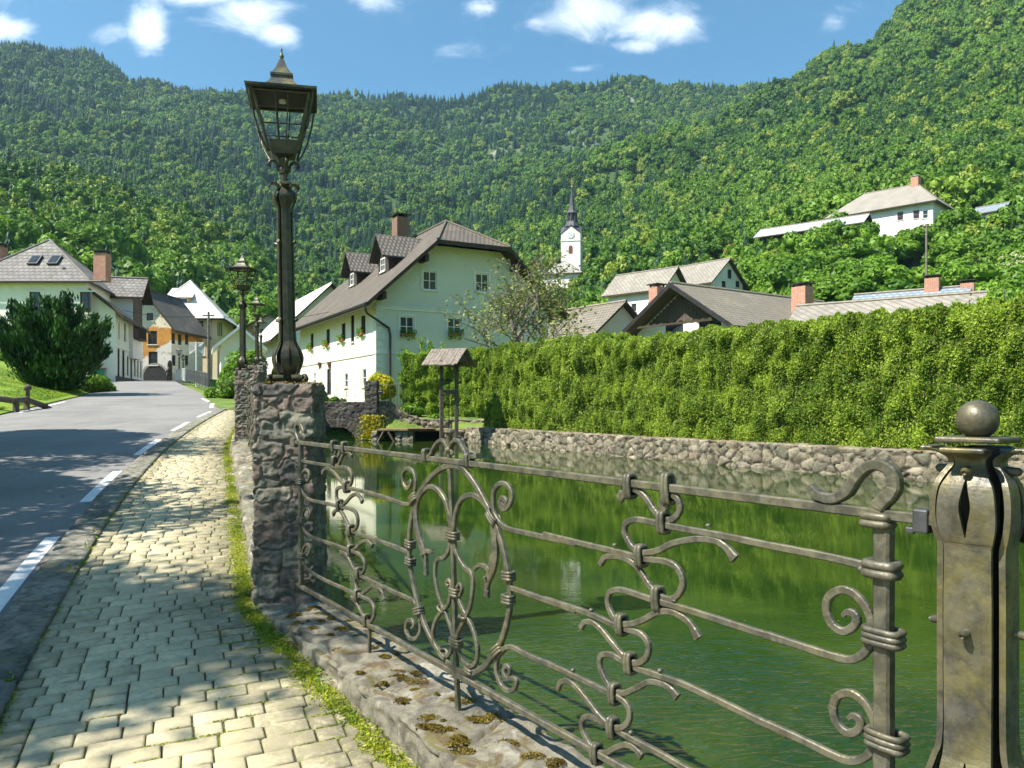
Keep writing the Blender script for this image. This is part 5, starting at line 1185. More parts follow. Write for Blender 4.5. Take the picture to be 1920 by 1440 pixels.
# old orange house
l4 = house('old_orange_house', 'crumbling orange house with steep dark shingle roof and a vaulted arch at street level', 'house', (-43.5, 85), 0, 5.8, 8.6, 3.9, 9.6, 14.2, over=.75, overg=.8, roof=M_oldroof, wall=M_orange, thick=.3,
   wins=[dict(f='f', px=(281,594), w=.75, h=.85, mat=M_wood), dict(f='f', px=(286,633), w=1.0, h=1.5, mat=M_wood), dict(f='f', px=(287,672), w=1.0, h=1.5, mat=M_wood)]
   +[dict(f='r', px=(x, y), w=.9, h=1.2, mat=M_wood) for x, y in ((325,635),(337,637),(350,637),(326,676),(350,676))])
def old_wall():
    m, t, b = newmat('orange_ruin_plaster'); v = coords(t, 'Object'); sp = N(t, 'ShaderNodeSeparateXYZ'); t.links.new(v, sp.inputs[0])
    n = noise(t, v, .45, 6, .7, .3)
    a = mth(t, 'ADD', sp.outputs[2], mth(t, 'MULTIPLY', n, 2.4))
    c = mixc(t, ramp(t, noise(t, v, .9, 6, .7), .4, .6), (.56,.27,.05), (.45,.21,.045))
    c = mixc(t, ramp(t, a, 7.3, 7.5), c, (.74,.68,.52))
    c = mixc(t, ramp(t, mth(t, 'ADD', mth(t, 'MULTIPLY', a, -1.), mth(t, 'MULTIPLY', sp.outputs[0], .75)), -1.6, -1.4), c, (.60,.58,.52))
    c = mixc(t, ramp(t, a, 2.6, 2.2), c, (.42,.40,.36))
    c = mixc(t, mth(t, 'MULTIPLY', ramp(t, noise(t, v, 1.7, 7, .75, .6), .56, .62), .8), c, (.30,.27,.22))
    t.links.new(c, b.inputs['Base Color']); b.inputs['Roughness'].default_value = .95; bump(t, b, noise(t, v, 4, 7), .6, .06); return m
l4.wall.data.materials.clear(); l4.wall.data.materials.append(old_wall())
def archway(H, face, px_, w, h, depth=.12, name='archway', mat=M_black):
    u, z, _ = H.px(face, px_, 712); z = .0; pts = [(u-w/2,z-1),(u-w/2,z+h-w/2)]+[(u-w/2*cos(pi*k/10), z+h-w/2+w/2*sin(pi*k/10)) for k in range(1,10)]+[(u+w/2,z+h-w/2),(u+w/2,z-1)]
    m = MB(); m.add([H.pl[face](a,b,-.03) for a,b in pts], [tuple(range(len(pts)))]); o = m.build(name, mat, H.t)  # flat black sheet stands in for the shaded hollow of the arch
    m = MB(); n_ = len(pts)-2; ring_i = pts[1:-1]; cx, cz = u, z+h-w/2
    V = [H.pl[face](a,b,-.035) for a,b in ring_i]+[H.pl[face](cx+(a-cx)*1.16, cz+(b-cz)*1.16, -.06) for a,b in ring_i]; m.add(V, [(i,i+1,n_+i+1,n_+i) for i in range(len(ring_i)-1)]); m.build('arch_trim', simple('old_stone_trim', (.36,.34,.3), (.26,.24,.2), 4, .95) if 'old_stone_trim' not in MATS else MATS['old_stone_trim'], o)
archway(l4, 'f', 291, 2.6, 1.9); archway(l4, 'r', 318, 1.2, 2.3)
# cream house with the white plated roof
l5 = house('cream_house', 'cream house with bright white hipped roof and small dormer at the street bend', 'house', (-45.6, 97), 0, 8.6, 12.5, 3.6, 12.2, 17.6, over=1.0, roof=M_white_roof, wall=M_orange2, front=('hip', 3.9, 0), back=('hip', 3.9, 0), thick=.25,
   wins=[dict(f='f', px=(378,611), w=1.0, h=1.5, sur=.15, rows=3), dict(f='f', px=(379,655), w=1.0, h=1.5, sur=.15, rows=3), dict(f='r', px=(414,617), w=.9, h=1.8, mat=M_wood), dict(f='r', px=(421,618), w=.9, h=1.8, mat=M_wood), dict(f='r', px=(428,618), w=.9, h=1.8, mat=M_wood)])
m = MB(); s5 = (17.6-12.2)/(3.9+1.0); z_ = 11.0; 
def p5(x, z): return (x, (z-8.6)/s5-1.0, z)
V = [(2.2,1.0,10.35),(5.0,1.0,10.35),(5.0,1.0,11.5),(2.2,1.0,11.5),(2.2,3.2,11.5),(5.0,3.2,11.5),(2.2,3.0,10.35),(5.0,3.0,10.35)]
m.add(V, [(0,1,2,3),(0,3,4,6),(1,7,5,2)]); d5 = m.build('dormer', M_orange, l5.t)
mk('dormer_roof', [(1.9,.6,11.45),(5.3,.6,11.45),(5.3,4.2,13.1),(1.9,4.2,13.1),(1.9,.6,11.35),(5.3,.6,11.35),(5.3,4.2,12.95),(1.9,4.2,12.95)], [(0,1,2,3),(7,6,5,4),(0,4,5,1),(1,5,6,2),(3,7,4,0)], M_white_roof, d5)
for k in (0,1):
    o = window(d5, lambda u,z,i: (u, 1.0+i-.03, z), 3.05+k*1.15, 10.93, .95, .75, M_trimw, depth=.03, cols=1, rows=1, sill=False)
    for ch in list(o.children): ch.parent = d5
m = MB(); m.tube([(7.5,-.15,8.5),(7.5,-.12,0)], .08, 7); m.build('downpipe', simple('zinc', (.3,.3,.3), (.24,.24,.24), 4, .5), l5.t)
m = MB(); m.tube([(-1,-1.05,8.55),(9.6,-1.05,8.55)], .09, 8); m.build('gutter', MATS['zinc'], l5.t)
l5b = house('orange_annex', 'low orange annex with dark roof running back from the cream house', 'house', (-39.2, 112), rad(12), 7, 16, 3.6, 12.0, 14.6, over=.9, roof=M_oldroof, wall=M_orange, wins=[dict(f='r', uz=(2+k*3, 6.8), w=1, h=1.3, mat=M_wood) for k in range(4)])
def shear(t, k, y0=0.):
    for o in t.children_recursive:
        for v in o.data.vertices:
            if v.co.y > y0: v.co.x -= k*(v.co.y-y0)
shear(l5.t, .20, -1.1); shear(l1.t, .33, 3.2); shear(l2.t, .33, -.6)
# chalet up the slope
house('dark_chalet', 'small dark timber chalet with grey roof high above the cream house', 'house', (-65.5, 150), rad(-52), 8.5, 9, gz(-64,150)-.5, gz(-64,150)+3.2, gz(-64,150)+6.0, over=1.2, roof=M_tileg, wall=M_wood, wins=[dict(f='f', uz=(4.2,2.2), w=1.4, h=1, mat=M_trimw)])
# little outbuilding by the vine
house('small_shed', 'small cream shed with pale roof half hidden by the bright vine', 'shed', (-18.0, 47.5), rad(22), 2.2, 4, 1.6, 5.0, 6.4, over=.5, roof=M_white_roof, wall=M_wall_cream, fascia=M_trimw)
# ---- right side
N1 = house('white_gable_house', 'white house with wide dark timber gable and pale tiled roof just behind the hedge', 'house', (9.25, 56.6), rad(-55.3), 9.0, 15, .8, 6.45, 9.75, over=.75, overg=1.3, roof=M_tilel, wall=M_wall_white, thick=.25,
   wins=[dict(f='f', px=(1264,621), w=1.7, h=1.5, mat=M_wood, cols=1, rows=1), dict(f='f', px=(1331,618), w=1.9, h=1.5, mat=M_wood, cols=2, rows=1)])
T = N1.t; m = MB(); zg = N1.zroof(0)+.35
w2_ = 9.0/2; k_ = (9.75-6.45)/(4.5+.75)
for i in range(22):
    x0 = 1.0+i*(7.0/22); x1 = x0+.30; zt0 = min(N1.zroof(x0), N1.zroof(x1))-.35; 
    if zt0 > zg+.1: m.box(x0, x1, -.10, -.03, zg-.12*(i%2), zt0)
m.build('gable_boarding', simple('grey_brown_boards', (.11,.085,.065), (.075,.058,.045), 5, .9), T)
for sgn in (0,1):
    m = MB(); X = (lambda x: x) if not sgn else (lambda x: 9.0-x); a_ = (X(-.78), -1.33, N1.zroof(-.75)-.28); b_ = (4.5, -1.33, 9.75-.8-.28)
    m.add([(X(-.8),-1.36,5.65-.32),(4.5,-1.36,8.95-.32),(4.5,-1.36,8.95+.02),(X(-.8),-1.36,5.65+.02),(X(-.8),-1.30,5.65-.32),(4.5,-1.30,8.95-.32),(4.5,-1.30,8.95+.02),(X(-.8),-1.30,5.65+.02)], [(0,1,2,3),(7,6,5,4),(0,4,5,1),(3,2,6,7)]); m.build('bargeboard', M_black, T)
m = MB(); m.tube([(4.5,-1.2,8.6),(4.5,-.05,8.0)], .1, 6); m.box(1.0,8.0,-1.1,-1.0,6.1,6.25); m.build('beam', M_wood, T)
chimney(T, 7.6, 9, 6.4, 9.15, 1.15, 1.0)
chimney(T, 1.2, .8, 6.3, 9.2, .85, .85)
O1 = house('slate_roof_house', 'low house with pale diamond slate roof behind the right part of the hedge', 'house', (24.3, 41.4), rad(53), 9.6, 9.5, .8, 4.6, 8.05, over=.7, roof=M_slate, wall=M_wall_white)
P1 = house('blue_roof_house', 'house with blue-grey ribbed roof and brick chimneys behind the slate roof', 'house', (33.2, 57.0), rad(53), 6, 7.5, 1.5, 8.4, 10.6, over=.5, roof=M_blueroof, wall=M_wall_white)
chimney(P1.t, 3.0, 2.2, 8.7, 9.9, 1.0, 1.0); chimney(P1.t, 3.2, -.2, 8.2, 9.3, 1.1, .9)
house('dark_gable_house', 'low house with grey roof and small dark gable behind the brick chimney', 'house', (25.2, 66), rad(-62+90), 6, 8, 2, 8.6, 10.3, over=.5, roof=M_tilel, wall=M_wood)
H1 = house('white_upper_house', 'plain white house with small dark windows, seen just above the timber gable', 'house', (18.2, 93), rad(45), 5, 8.2, 9, 15.3, 18.3, over=.6, overg=.7, roof=M_slate, wall=M_wall_white,
   wins=[dict(f='l', uz=(u_, z_), w=.75, h=.95, mat=M_wood, cols=1, rows=1) for u_ in (1.5,4.0,6.5) for z_ in (4.5,1.7)])
H2 = house('white_gabled_house', 'white house on the slope with pale roof and lit gable carrying two small windows', 'house', (27.2, 105), rad(38), 7.2, 7.8, 14.5, 18.0, 21.7, over=.6, roof=M_slate, wall=M_wall_white, wins=[dict(f='f', px=(1368,514), w=.9, h=1.3, mat=M_wood), dict(f='f', px=(1357,533), w=.9, h=.9, mat=M_wood), dict(f='f', px=(1383,533), w=.9, h=.9, mat=M_wood)])
chimney(H2.t, 7.6, 1, 2.5, 4.6, 1.2, 1.0)
zq = 33.0
Q1 = house('hilltop_house', 'white house with grey hipped roof alone on the green hillside at upper right', 'house', (74, 135), rad(45), 11, 18, zq-2, 37.0, 42.0, over=.9, roof=simple('grey_plates_roof', (.27,.25,.21), (.22,.205,.175), .5, .8), wall=M_wall_white, front=('hip', 4.2, 0), back=('hip', 4.2, 0),
   wins=[dict(f='l', px=(1718,402), w=1.0, h=1.5, mat=MATS['terracotta'], cols=1), dict(f='l', px=(1688,405), w=1.0, h=1.5, mat=MATS['terracotta'], cols=1), dict(f='l', px=(1735,402), w=.9, h=1.4, cols=1)])
chimney(Q1.t, 5.5, 4.5, 10.2, 12.2, 1.6, 1.3, cap=M_silver)
house('silver_shed', 'long low shed with silver sheet roof stepping down beside the hilltop house', 'shed', (57.5, 127), rad(50), 5, 17, 27.5, 31.2, 33.2, over=.9, roof=M_silver, wall=M_wood)
house('lower_roof_house', 'small house with pale tiled roof behind the bare-branched apple tree', 'house', (5.8, 57.5), rad(35), 6.4, 8, 1.5, 6.3, 9.4, over=.6, roof=M_tilel, wall=M_wall_green)
house('orange_roof_house', 'distant house with red clay tile roof among trees on the right slope', 'house', (44, 150), rad(30), 6, 8, gz(44,150)+1, gz(44,150)+5, gz(44,150)+7.5, roof=M_orangeroof)
house('red_roof_cottage', 'low cottage with orange-red clay tile roof in front of the plain white upper house', 'house', (10.4, 78), rad(-60), 5, 6.5, 3.5, 7.6, 9.6, roof=M_orangeroof, wall=M_wall_cream)
house('tiny_grey_house', 'tiny distant house with bluish roof left of the blossoming tree at far right', 'house', (81, 127), rad(40), 4, 4, 31, 33.4, 35, roof=M_blueroof)

# church
cz = 34.6
ch = thing('church', 'white church with clock tower, black spire and golden cross on the hillside', 'church', (15.6, 200, cz), rad(-12))
m = MB(); w_ = 2.5; m.box(-w_,w_,-w_,w_,-6,11.6)
for (ax, sg_) in ((0,-1),(0,1),(1,-1),(1,1)):
    q = w_+.02
    if ax == 0: V = [(-w_,sg_*q,11.6),(w_,sg_*q,11.6),(0,sg_*q,14.0),(-w_,sg_*(q-.4),11.6),(w_,sg_*(q-.4),11.6),(0,sg_*(q-.4),14.0)]
    else: V = [(sg_*q,-w_,11.6),(sg_*q,w_,11.6),(sg_*q,0,14.0),(sg_*(q-.4),-w_,11.6),(sg_*(q-.4),w_,11.6),(sg_*(q-.4),0,14.0)]
    m.add(V, [(0,1,2),(5,4,3),(0,3,4,1),(1,4,5,2),(2,5,3,0)])
tw = m.build('tower', M_wall_white, ch)
m = MB(); m.box(-w_-.12,w_+.12,-w_-.12,w_+.12,9.3,9.5); m.build('cornice', M_trimw, tw)
m = MB()
V = [(-w_-.15,-w_-.15,11.6),(w_+.15,-w_-.15,11.6),(w_+.15,w_+.15,11.6),(-w_-.15,w_+.15,11.6),(0,-w_-.2,14.25),(w_+.2,0,14.25),(0,w_+.2,14.25),(-w_-.2,0,14.25),(0,0,15.8)]
m.add(V, [(0,4,8),(4,1,8),(1,5,8),(5,2,8),(2,6,8),(6,3,8),(3,7,8),(7,0,8)])
m.lathe([(2.0,14.3),(1.7,15.2),(1.3,16.2),(1.2,16.3)], n=8); m.lathe([(1.0,16.2),(1.0,18.6),(1.45,18.8),(1.5,19.0),(1.0,20.0),(.7,21.6),(.35,25.2),(.1,27.8)], n=8)
sp_ = m.build('spire', simple('spire_slate', (.05,.05,.06), (.08,.08,.09), 3, .5), ch)
m = MB(); 
for k in range(8): a_ = 2*pi*k/8; m.lathe([(.16,16.2),(.16,18.7)], (cos(a_)*1.25, sin(a_)*1.25, 0), 6)
m.build('lantern_column', MATS['spire_slate'], sp_)
m = MB(); m.lathe([(.05,27.6),(.28,28.0),(.28,28.3),(.05,28.6)], n=8); m.box(-.07,.07,-.07,.07,28.4,31.0); m.box(-.55,.55,-.07,.07,30.0,30.15); m.box(-.38,.38,-.07,.07,29.3,29.45); m.build('cross', simple('gold', (.7,.5,.15), (.6,.42,.12), 4, .35, metal=.6), sp_)
m = MB(); m.lathe([(.0,0),(.95,0),(.95,.08),(.8,.1)], n=24); o = m.build('clock', M_trimw, tw); o.rotation_euler = (pi/2,0,0); o.location = (0,-w_-.03,11.2)
m = MB()
for k in range(12): a_ = 2*pi*k/12; m.box(-.03,.03,.62,.85,.0,.02, Matrix.Rotation(a_,4,'Z'))
m.box(-.04,.04,0,.65,.0,.02, Matrix.Rotation(.8,4,'Z')); m.box(-.05,.05,0,.45,.0,.02, Matrix.Rotation(-1.9,4,'Z')); h_ = m.build('clock_hands', M_black, tw); h_.rotation_euler = (pi/2,0,0); h_.location = (0,-w_-.14,11.2)
for (ax) in (0, 1):
    pts = [(-.5,0),(.5,0),(.5,1.7)]+[(.5*cos(pi*k/8), 1.7+.5*sin(pi*k/8)) for k in range(1,8)]+[(-.5,1.7)]
    V = [(a_, -w_-.04, 5.9+b_) if ax == 0 else (-w_-.04, -a_, 5.9+b_) for a_, b_ in pts]; mk('belfry_window', V, [tuple(range(len(V)))], simple('red_louvre', (.22,.05,.04), (.16,.04,.03), 3, .8) if 'red_louvre' not in MATS else MATS['red_louvre'], tw)
for o in ch.children_recursive:
    zi, zo = [-6,9.3,11.6,14.3,31], [-6,8.6,10.5,12.7,25.4]
    if o.location.z > 1: o.location.z = float(np.interp(o.location.z, zi, zo)); continue
    for v in o.data.vertices: v.co.z = float(np.interp(v.co.z, zi, zo))
hn = house('church_nave', 'grey hipped roof of the church nave, left of and below the white tower', 'church nave', (7.6, 187), rad(-14), 9, 13, 27, 32.9, 36.7, over=.6, roof=simple('nave_roof', (.33,.32,.30), (.26,.25,.235), .8, .8), wall=M_wall_white, front=('hip', 4, 0), back=('hip', 3, 0))

# ------------------------------------------------------------ bridge, pier, garden wall, sluice
br = thing('stone_bridge', 'dark stone bridge wall with a low fan-shaped arch where the stream enters the pond', 'bridge', (-13.6, 41.0, 0))
L_ = 5.9
def archmap(ccx, hw, hh, z0):
    def f(V):
        return V
    return f
Vb, Fb, Nb = boxgrid(L_, .6, 3.1, .06); 
cxa, rx_, rz_ = 4.28, 1.0, .78      # local arch centre (x), half width, height above the water
f1, f2, idr = voro(Vb+np.stack([vnoise(Vb,4,k,2) for k in (1,2,3)],1)*.06, (.34,.4,.13), 71, 3, .75); e = np.clip((f2-f1)/.15,0,1)
D = np.hypot((Vb[:,0]-cxa)/rx_, (Vb[:,2]-1.0)/rz_)
ring = (D < 1.55) & (Vb[:,2] > .5); ang_ = np.arctan2((Vb[:,2]-1.0)/rz_, (Vb[:,0]-cxa)/rx_); ea = np.abs(((ang_*6.2) % 1)-.5)*2; er = np.clip((1-ea)*3,0,1)
e = np.where(ring, er, e); idr = np.where(ring, (np.floor(ang_*6.2)*.37) % 1, idr)
d = .05*(e-1)+.02*vnoise(Vb, 9, 4, 3)+ring*.03
keepf = ~((D[Fb] < 1.0).all(axis=1) & (Vb[Fb][:,:,2] > .1).all(axis=1))
mk('bridge_wall', Vb+Nb*d[:,None]+np.array([0,0,-1.45]), Fb[keepf], M_dark, br, True, attrs={'st': idr, 'mo': 1-e})
m = MB(); m.box(cxa-1.6,cxa+1.6,3.5,3.6,-1.4,.6); 
n_ = 14; V = []
for k in range(n_+1): a_ = pi*k/n_; V += [(cxa-rx_*1.0*cos(a_), .05, -.45+rz_*1.0*sin(a_)), (cxa-rx_*1.0*cos(a_), 3.5, -.45+rz_*1.0*sin(a_))]
m.add(V, [(2*k,2*k+1,2*k+3,2*k+2) for k in range(n_)]); m.build('vault', M_dark if False else simple('dark_vault', (.05,.045,.04), (.03,.03,.025), 3, .95), br)
tag(stone_box('stone_pier', (.68,.6,4.2), .05, (.3,.3,.16), M_dark, amp=.03, rough=.015, seed=81, pn=4, gap=.15, loc=(-7.85, 40.85, -1.45)), 'slim square stone pier standing at the right end of the stone bridge', 'pier')
# sloping garden wall right of the pier and the low wall behind the sluice
def slopewall(V):
    x = V[:,0]; top = np.interp(x, [0,.6,1.6,2.4,4.2,6], [1.72,1.65,.95,.72,.70,.66]); z = np.where(V[:,2] > 0, V[:,2]*(top+1.4)/2.4-1.4, -1.4)
    return np.stack([x-7.2, 41.3+V[:,1], z],1)
tag(stone_box('garden_wall', (6,.5,2.4), .06, (.42,.4,.33), M_bank, amp=.06, rough=.03, rs=6, seed=91, pn=2.4, gap=.15, warp=.07, fmap=slopewall), 'mossy fieldstone garden wall sloping down right of the pier to the sluice', 'wall')
sl_ = thing('sluice', 'low stone sluice slab with rusty sheet at the far end of the pond', 'sluice', (-7.0, 39.6, 0))
m = MB(); m.box(0,4.7,0,1.7,.12,.24); m.build('slab', simple('mossy_slab', (.22,.17,.05), (.12,.10,.06), 3, .95, 20, .5, .02), sl_, bevel=.03)
m = MB(); m.box(1.6,3.0,-.15,1.0,.245,.27); m.build('rusty_sheet', simple('rust', (.20,.11,.06), (.13,.075,.05), 3, .8), sl_)
m = MB(); m.box(-.0,4.7,1.4,1.6,-1.2,.12); m.build('back', MATS['dark_vault'], sl_)
stone_box('block', (.95,.8,1.3), .05, (.4,.4,.35), M_bank, sl_, amp=.05, rough=.03, seed=95, pn=2.4, loc=(.95,.1,-1.19)); stone_box('block', (.3,.9,1.3), .05, (.4,.4,.35), M_bank, sl_, amp=.05, rough=.03, seed=96, pn=2.4, loc=(-.25,.0,-1.19))
m = MB()
for (a_, b_) in (((.05,-.05,-.5),(.38,-.05,.1)),((.62,-.05,.1),(.98,-.05,-.5))): m.tube([a_, b_], .06, 6)
m.build('prop', M_brownwood, sl_)
stone_box('end_stone', (1.9,.7,1.2), .06, (.5,.5,.4), M_bank, sl_, amp=.08, rough=.04, seed=97, pn=2.4, loc=(3.6,-.9,-1.05))
# roofed wooden sluice frame
wf = thing('wooden_hoist', 'tall wooden frame with small shingled gable roof standing at the corner of the pond', 'wooden frame', (-3.0, 36.6, .2), rad(14))
for x_ in (-.36, .36): 
    m = MB(); m.box(x_-.085,x_+.085,-.085,.085,-1.2,3.4); m.build('post', M_brownwood, wf, bevel=.01)
m = MB(); m.box(-.44,.44,-.10,.10,1.80,2.0); m.build('crossbeam', M_brownwood, wf)
m = MB(); m.tube([(0,0,-.8),(0,0,2.6)], .025, 6); m.tube([(.14,0,-.8),(.14,0,1.9)], .018, 6); m.build('lift_rod', M_black, wf)
V = []; 
for k in range(9):
    pass
mkroof = MB()
for sg2 in (-1, 1):
    for k in range(11):
        y0_ = -.95+k*.175; jit = random.uniform(-.03,.03)
        mkroof.add([(0,y0_,3.98+random.uniform(0,.02)),(0,y0_+.165,3.98),(sg2*.95,y0_+.165+jit*.3,3.20+jit),(sg2*.95,y0_+jit*.3,3.20+jit),(0,y0_,3.94),(0,y0_+.165,3.94),(sg2*.95,y0_+.165,3.16+jit),(sg2*.95,y0_,3.16+jit)], [(0,1,2,3),(7,6,5,4),(0,3,7,4),(1,5,6,2),(3,2,6,7)])
rr_ = mkroof.build('shingle_roof', simple('grey_shingle', (.24,.21,.17), (.12,.10,.08), 7, .9), wf); rr_.rotation_euler = (0,0,rad(52))
m = MB(); m.add([(-.7,-.75,3.36),(.7,-.75,3.36),(0,-.75,3.92)], [(0,1,2)]); m.box(-.8,.8,-.06,.06,3.28,3.38); m.box(-.06,.06,-.8,.8,3.2,3.28); g_ = m.build('gable_board', M_brownwood, wf); g_.rotation_euler = (0,0,rad(52))
# garden railing and gate behind the bridge
rl = thing('garden_railing', 'thin iron railing above the bridge wall in front of the farmhouse', 'railing', (-10.4, 41.2, 1.55))
m = MB(); m.tube([(0,0,.95),(2.5,0,.95)], .015, 6); m.tube([(0,0,.45),(2.5,0,.45)], .012, 6); m.tube([(0,0,.05),(2.5,0,.05)], .012, 6)
for k in range(6): m.tube([(k*.5,0,0),(k*.5,0,1.0)], .012, 6)
m.tube([(1.2+.35*cos(a_), 0, .5+.35*sin(a_)) for a_ in np.linspace(0, 2*pi, 20)], .012, 6); m.build('bars', M_black, rl)
gt = thing('garden_gate', 'low iron gate with scrolled bars right of the stone pier', 'gate', (-7.15, 41.3, 1.35))
m = MB(); m.tube([(0,0,1.2),(1.3,0,1.2)], .018, 6); m.tube([(0,0,.1),(1.3,0,.1)], .018, 6)
for k in range(9): m.tube([(k*.1625,0,.05),(k*.1625,0,1.2)], .011, 6)
m.build('bars', M_black, gt)
pb = thing('letter_box', 'small dark letter box fixed right of the stone pier', 'letter box', (-7.02, 40.95, 2.0)); m = MB(); m.box(-.13,.13,-.08,.08,0,.3); m.build('box', M_black, pb, bevel=.015); m = MB(); m.box(-.09,.09,-.083,-.081,.2,.22); m.build('slot', M_trim, pb)

# ------------------------------------------------------------ street furniture on the left
gr = thing('guard_rail', 'low brown wooden guard rail on posts on the grass verge at left', 'guard rail', (0,0,0))
def gp(px_, Y_): x_ = (px_-960)/1440*Y_; return Vector((x_, Y_, gz(x_, Y_)))
pts = [gp(-160,25.5), gp(-60,26.7), gp(30,27.8), gp(50,28.6), gp(84,29.6), gp(108,30.2)]
for p in pts[:-1]: m = MB(); m.box(-.09,.09,-.07,.07,-.3,.52); m.build('post', M_brownwood, gr, bevel=.02, loc=tuple(p))
m = MB()
for i in range(len(pts)-1):
    a_, b_ = pts[i]+Vector((0,-.1,.42)), pts[i+1]+Vector((0,-.1,.42 if i < len(pts)-2 else .1)); m.tube([a_, b_], .11, 8)
m.build('rail', M_brownwood, gr)
kn = thing('ball_bollard', 'small round-topped wooden bollard behind the guard rail', 'bollard', tuple(gp(52, 29.0))); m = MB(); m.lathe([(.07,0),(.07,.72),(.12,.76),(.14,.84),(.10,.92),(.02,.96)], n=12); m.build('post', M_brownwood, kn, smooth=True)
def bin_(px_, Y_, label, bm, lm):
    p = gp(px_, Y_); t = thing('wheelie_bin', label, 'bin', tuple(p), rad(15)); m = MB(); m.add([(-.25,-.25,0),(.25,-.25,0),(.25,.25,0),(-.25,.25,0),(-.32,-.32,1.0),(.32,-.32,1.0),(.32,.36,1.0),(-.32,.36,1.0)], [(3,2,1,0),(4,5,6,7),(0,1,5,4),(1,2,6,5),(2,3,7,6),(3,0,4,7)]); m.build('body', bm, t, bevel=.03)
    m = MB(); m.box(-.35,.35,-.36,.38,1.0,1.08); m.build('lid', lm, t, bevel=.03)
    for s_ in (-.25,.25): m = MB(); m.tube([(s_-.03,.33,.1),(s_+.03,.33,.1)], .1, 12); m.build('wheel', M_black, t)
M_gb = simple('green_plastic', (.02,.12,.05), (.02,.10,.045), 3, .45); M_bl = simple('blue_green_plastic', (.03,.16,.15), (.03,.13,.13), 3, .45); M_rl = simple('rusty_red_lid', (.30,.10,.06), (.24,.08,.05), 3, .5)
bin_(176, 58.6, 'dark green wheelie bin beside the row house', M_gb, M_gb); bin_(190, 58.8, 'teal wheelie bin with reddish lid beside the row house', M_bl, M_rl)
mr = thing('traffic_mirror', 'large square traffic mirror seen from behind, on a white pole at the bend', 'traffic mirror', (-25.9, 63, gz(-25.9,63)), rad(10))
mh_ = 1.6+(755-707)/1440*63-gz(-25.9,63); zc = 1.6+(755-653)/1440*63-gz(-25.9,63)
m = MB(); m.tube([(0,0,-.2),(0,0,zc+.5)], .05, 8); m.build('pole', M_trimw, mr); m = MB(); m.box(-.58,.58,.05,.09,zc-.5,zc+.5); m.build('mirror_back', simple('grey_backplate', (.42,.42,.38), (.36,.36,.33), 2, .6), mr, bevel=.02)
m = MB(); m.tube([(-.55,.02,zc-.47),(0,0,zc),(.55,.02,zc-.47)], .02, 6); m.tube([(-.55,.02,zc+.47),(0,0,zc),(.55,.02,zc+.47)], .02, 6); m.build('brace', M_trimw, mr)
up_ = thing('utility_pole', 'weathered wooden utility pole in front of the cream house', 'utility pole', ((391-960)/1440*70, 70, gz((391-960)/1440*70, 70))); m = MB(); m.tube([(0,0,-3),(0,0,7.2)], [.16,.11], 8); m.build('post', M_greybark, up_); m = MB(); m.box(-.5,.5,-.05,.05,6.8,6.92); m.build('crossarm', M_brownwood, up_)
up2 = thing('utility_pole', 'thin utility pole standing among bushes below the hilltop house', 'utility pole', ((1737-960)/1440*80, 80, 13)); m = MB(); m.tube([(0,0,-2),(0,0,7.2)], [.15,.10], 8); m.build('post', M_greybark, up2); m = MB(); m.box(-.5,.5,-.05,.05,6.9,7.0); m.build('crossarm', M_brownwood, up2)
def railing(label, a_, b_, h, mat, panels, name='street_railing', fill=5, solid=False):
    t = thing(name, label, 'railing', tuple(a_)); d_ = b_-a_; n_ = d_.length; 
    m = MB()
    for z_ in (h, .15): m.tube([(0,0,z_), tuple(d_+Vector((0,0,z_)))], .03, 6)
    m.build('rail', mat, t); m = MB()
    for k in range(panels+1): p = d_*(k/panels); m.tube([tuple(p), tuple(p+Vector((0,0,h+.05)))], .035, 6)
    m.build('post', mat, t); m = MB()
    for k in range(panels):
        for j in range(1, fill): p = d_*((k+j/fill)/panels); m.tube([tuple(p+Vector((0,0,.15))), tuple(p+Vector((0,0,h)))], .016, 5)
        if not solid:
            c = d_*((k+.5)/panels); dn = d_.normalized(); m.tube([tuple(c+dn*.3*cos(q)+Vector((0,0,h*.55+.3*sin(q)))) for q in np.linspace(0,2*pi,14)], .016, 5)
    m.build('bars', mat, t); return t
def rp(px_, Y_, dz=0): x_ = (px_-960)/1440*Y_; return Vector((x_, Y_, float(slope(Y_))+dz))
railing('white iron railing at the far bend of the street', rp(329,76,-.1), rp(347,66,-.1), 1.15, M_trimw, 4, fill=8, solid=True)
railing('dark ornamental iron railing along the right side of the street', rp(352,62,-.05), rp(391,46,-.05), 1.0, simple('grey_iron', (.10,.11,.12), (.07,.075,.08), 4, .5), 8, fill=6)
for i, (px_, Y_, sc_) in enumerate(((336,74,.9),(343.5,72,.72))):
    copy_lamp(((px_-960)/1440*Y_, Y_, float(slope(Y_))+1.2*sc_-.3), sc_, ('distant lantern lamp at the street bend, the larger of the far pair', 'distant lantern lamp at the street bend, the thinner of the far pair')[i])
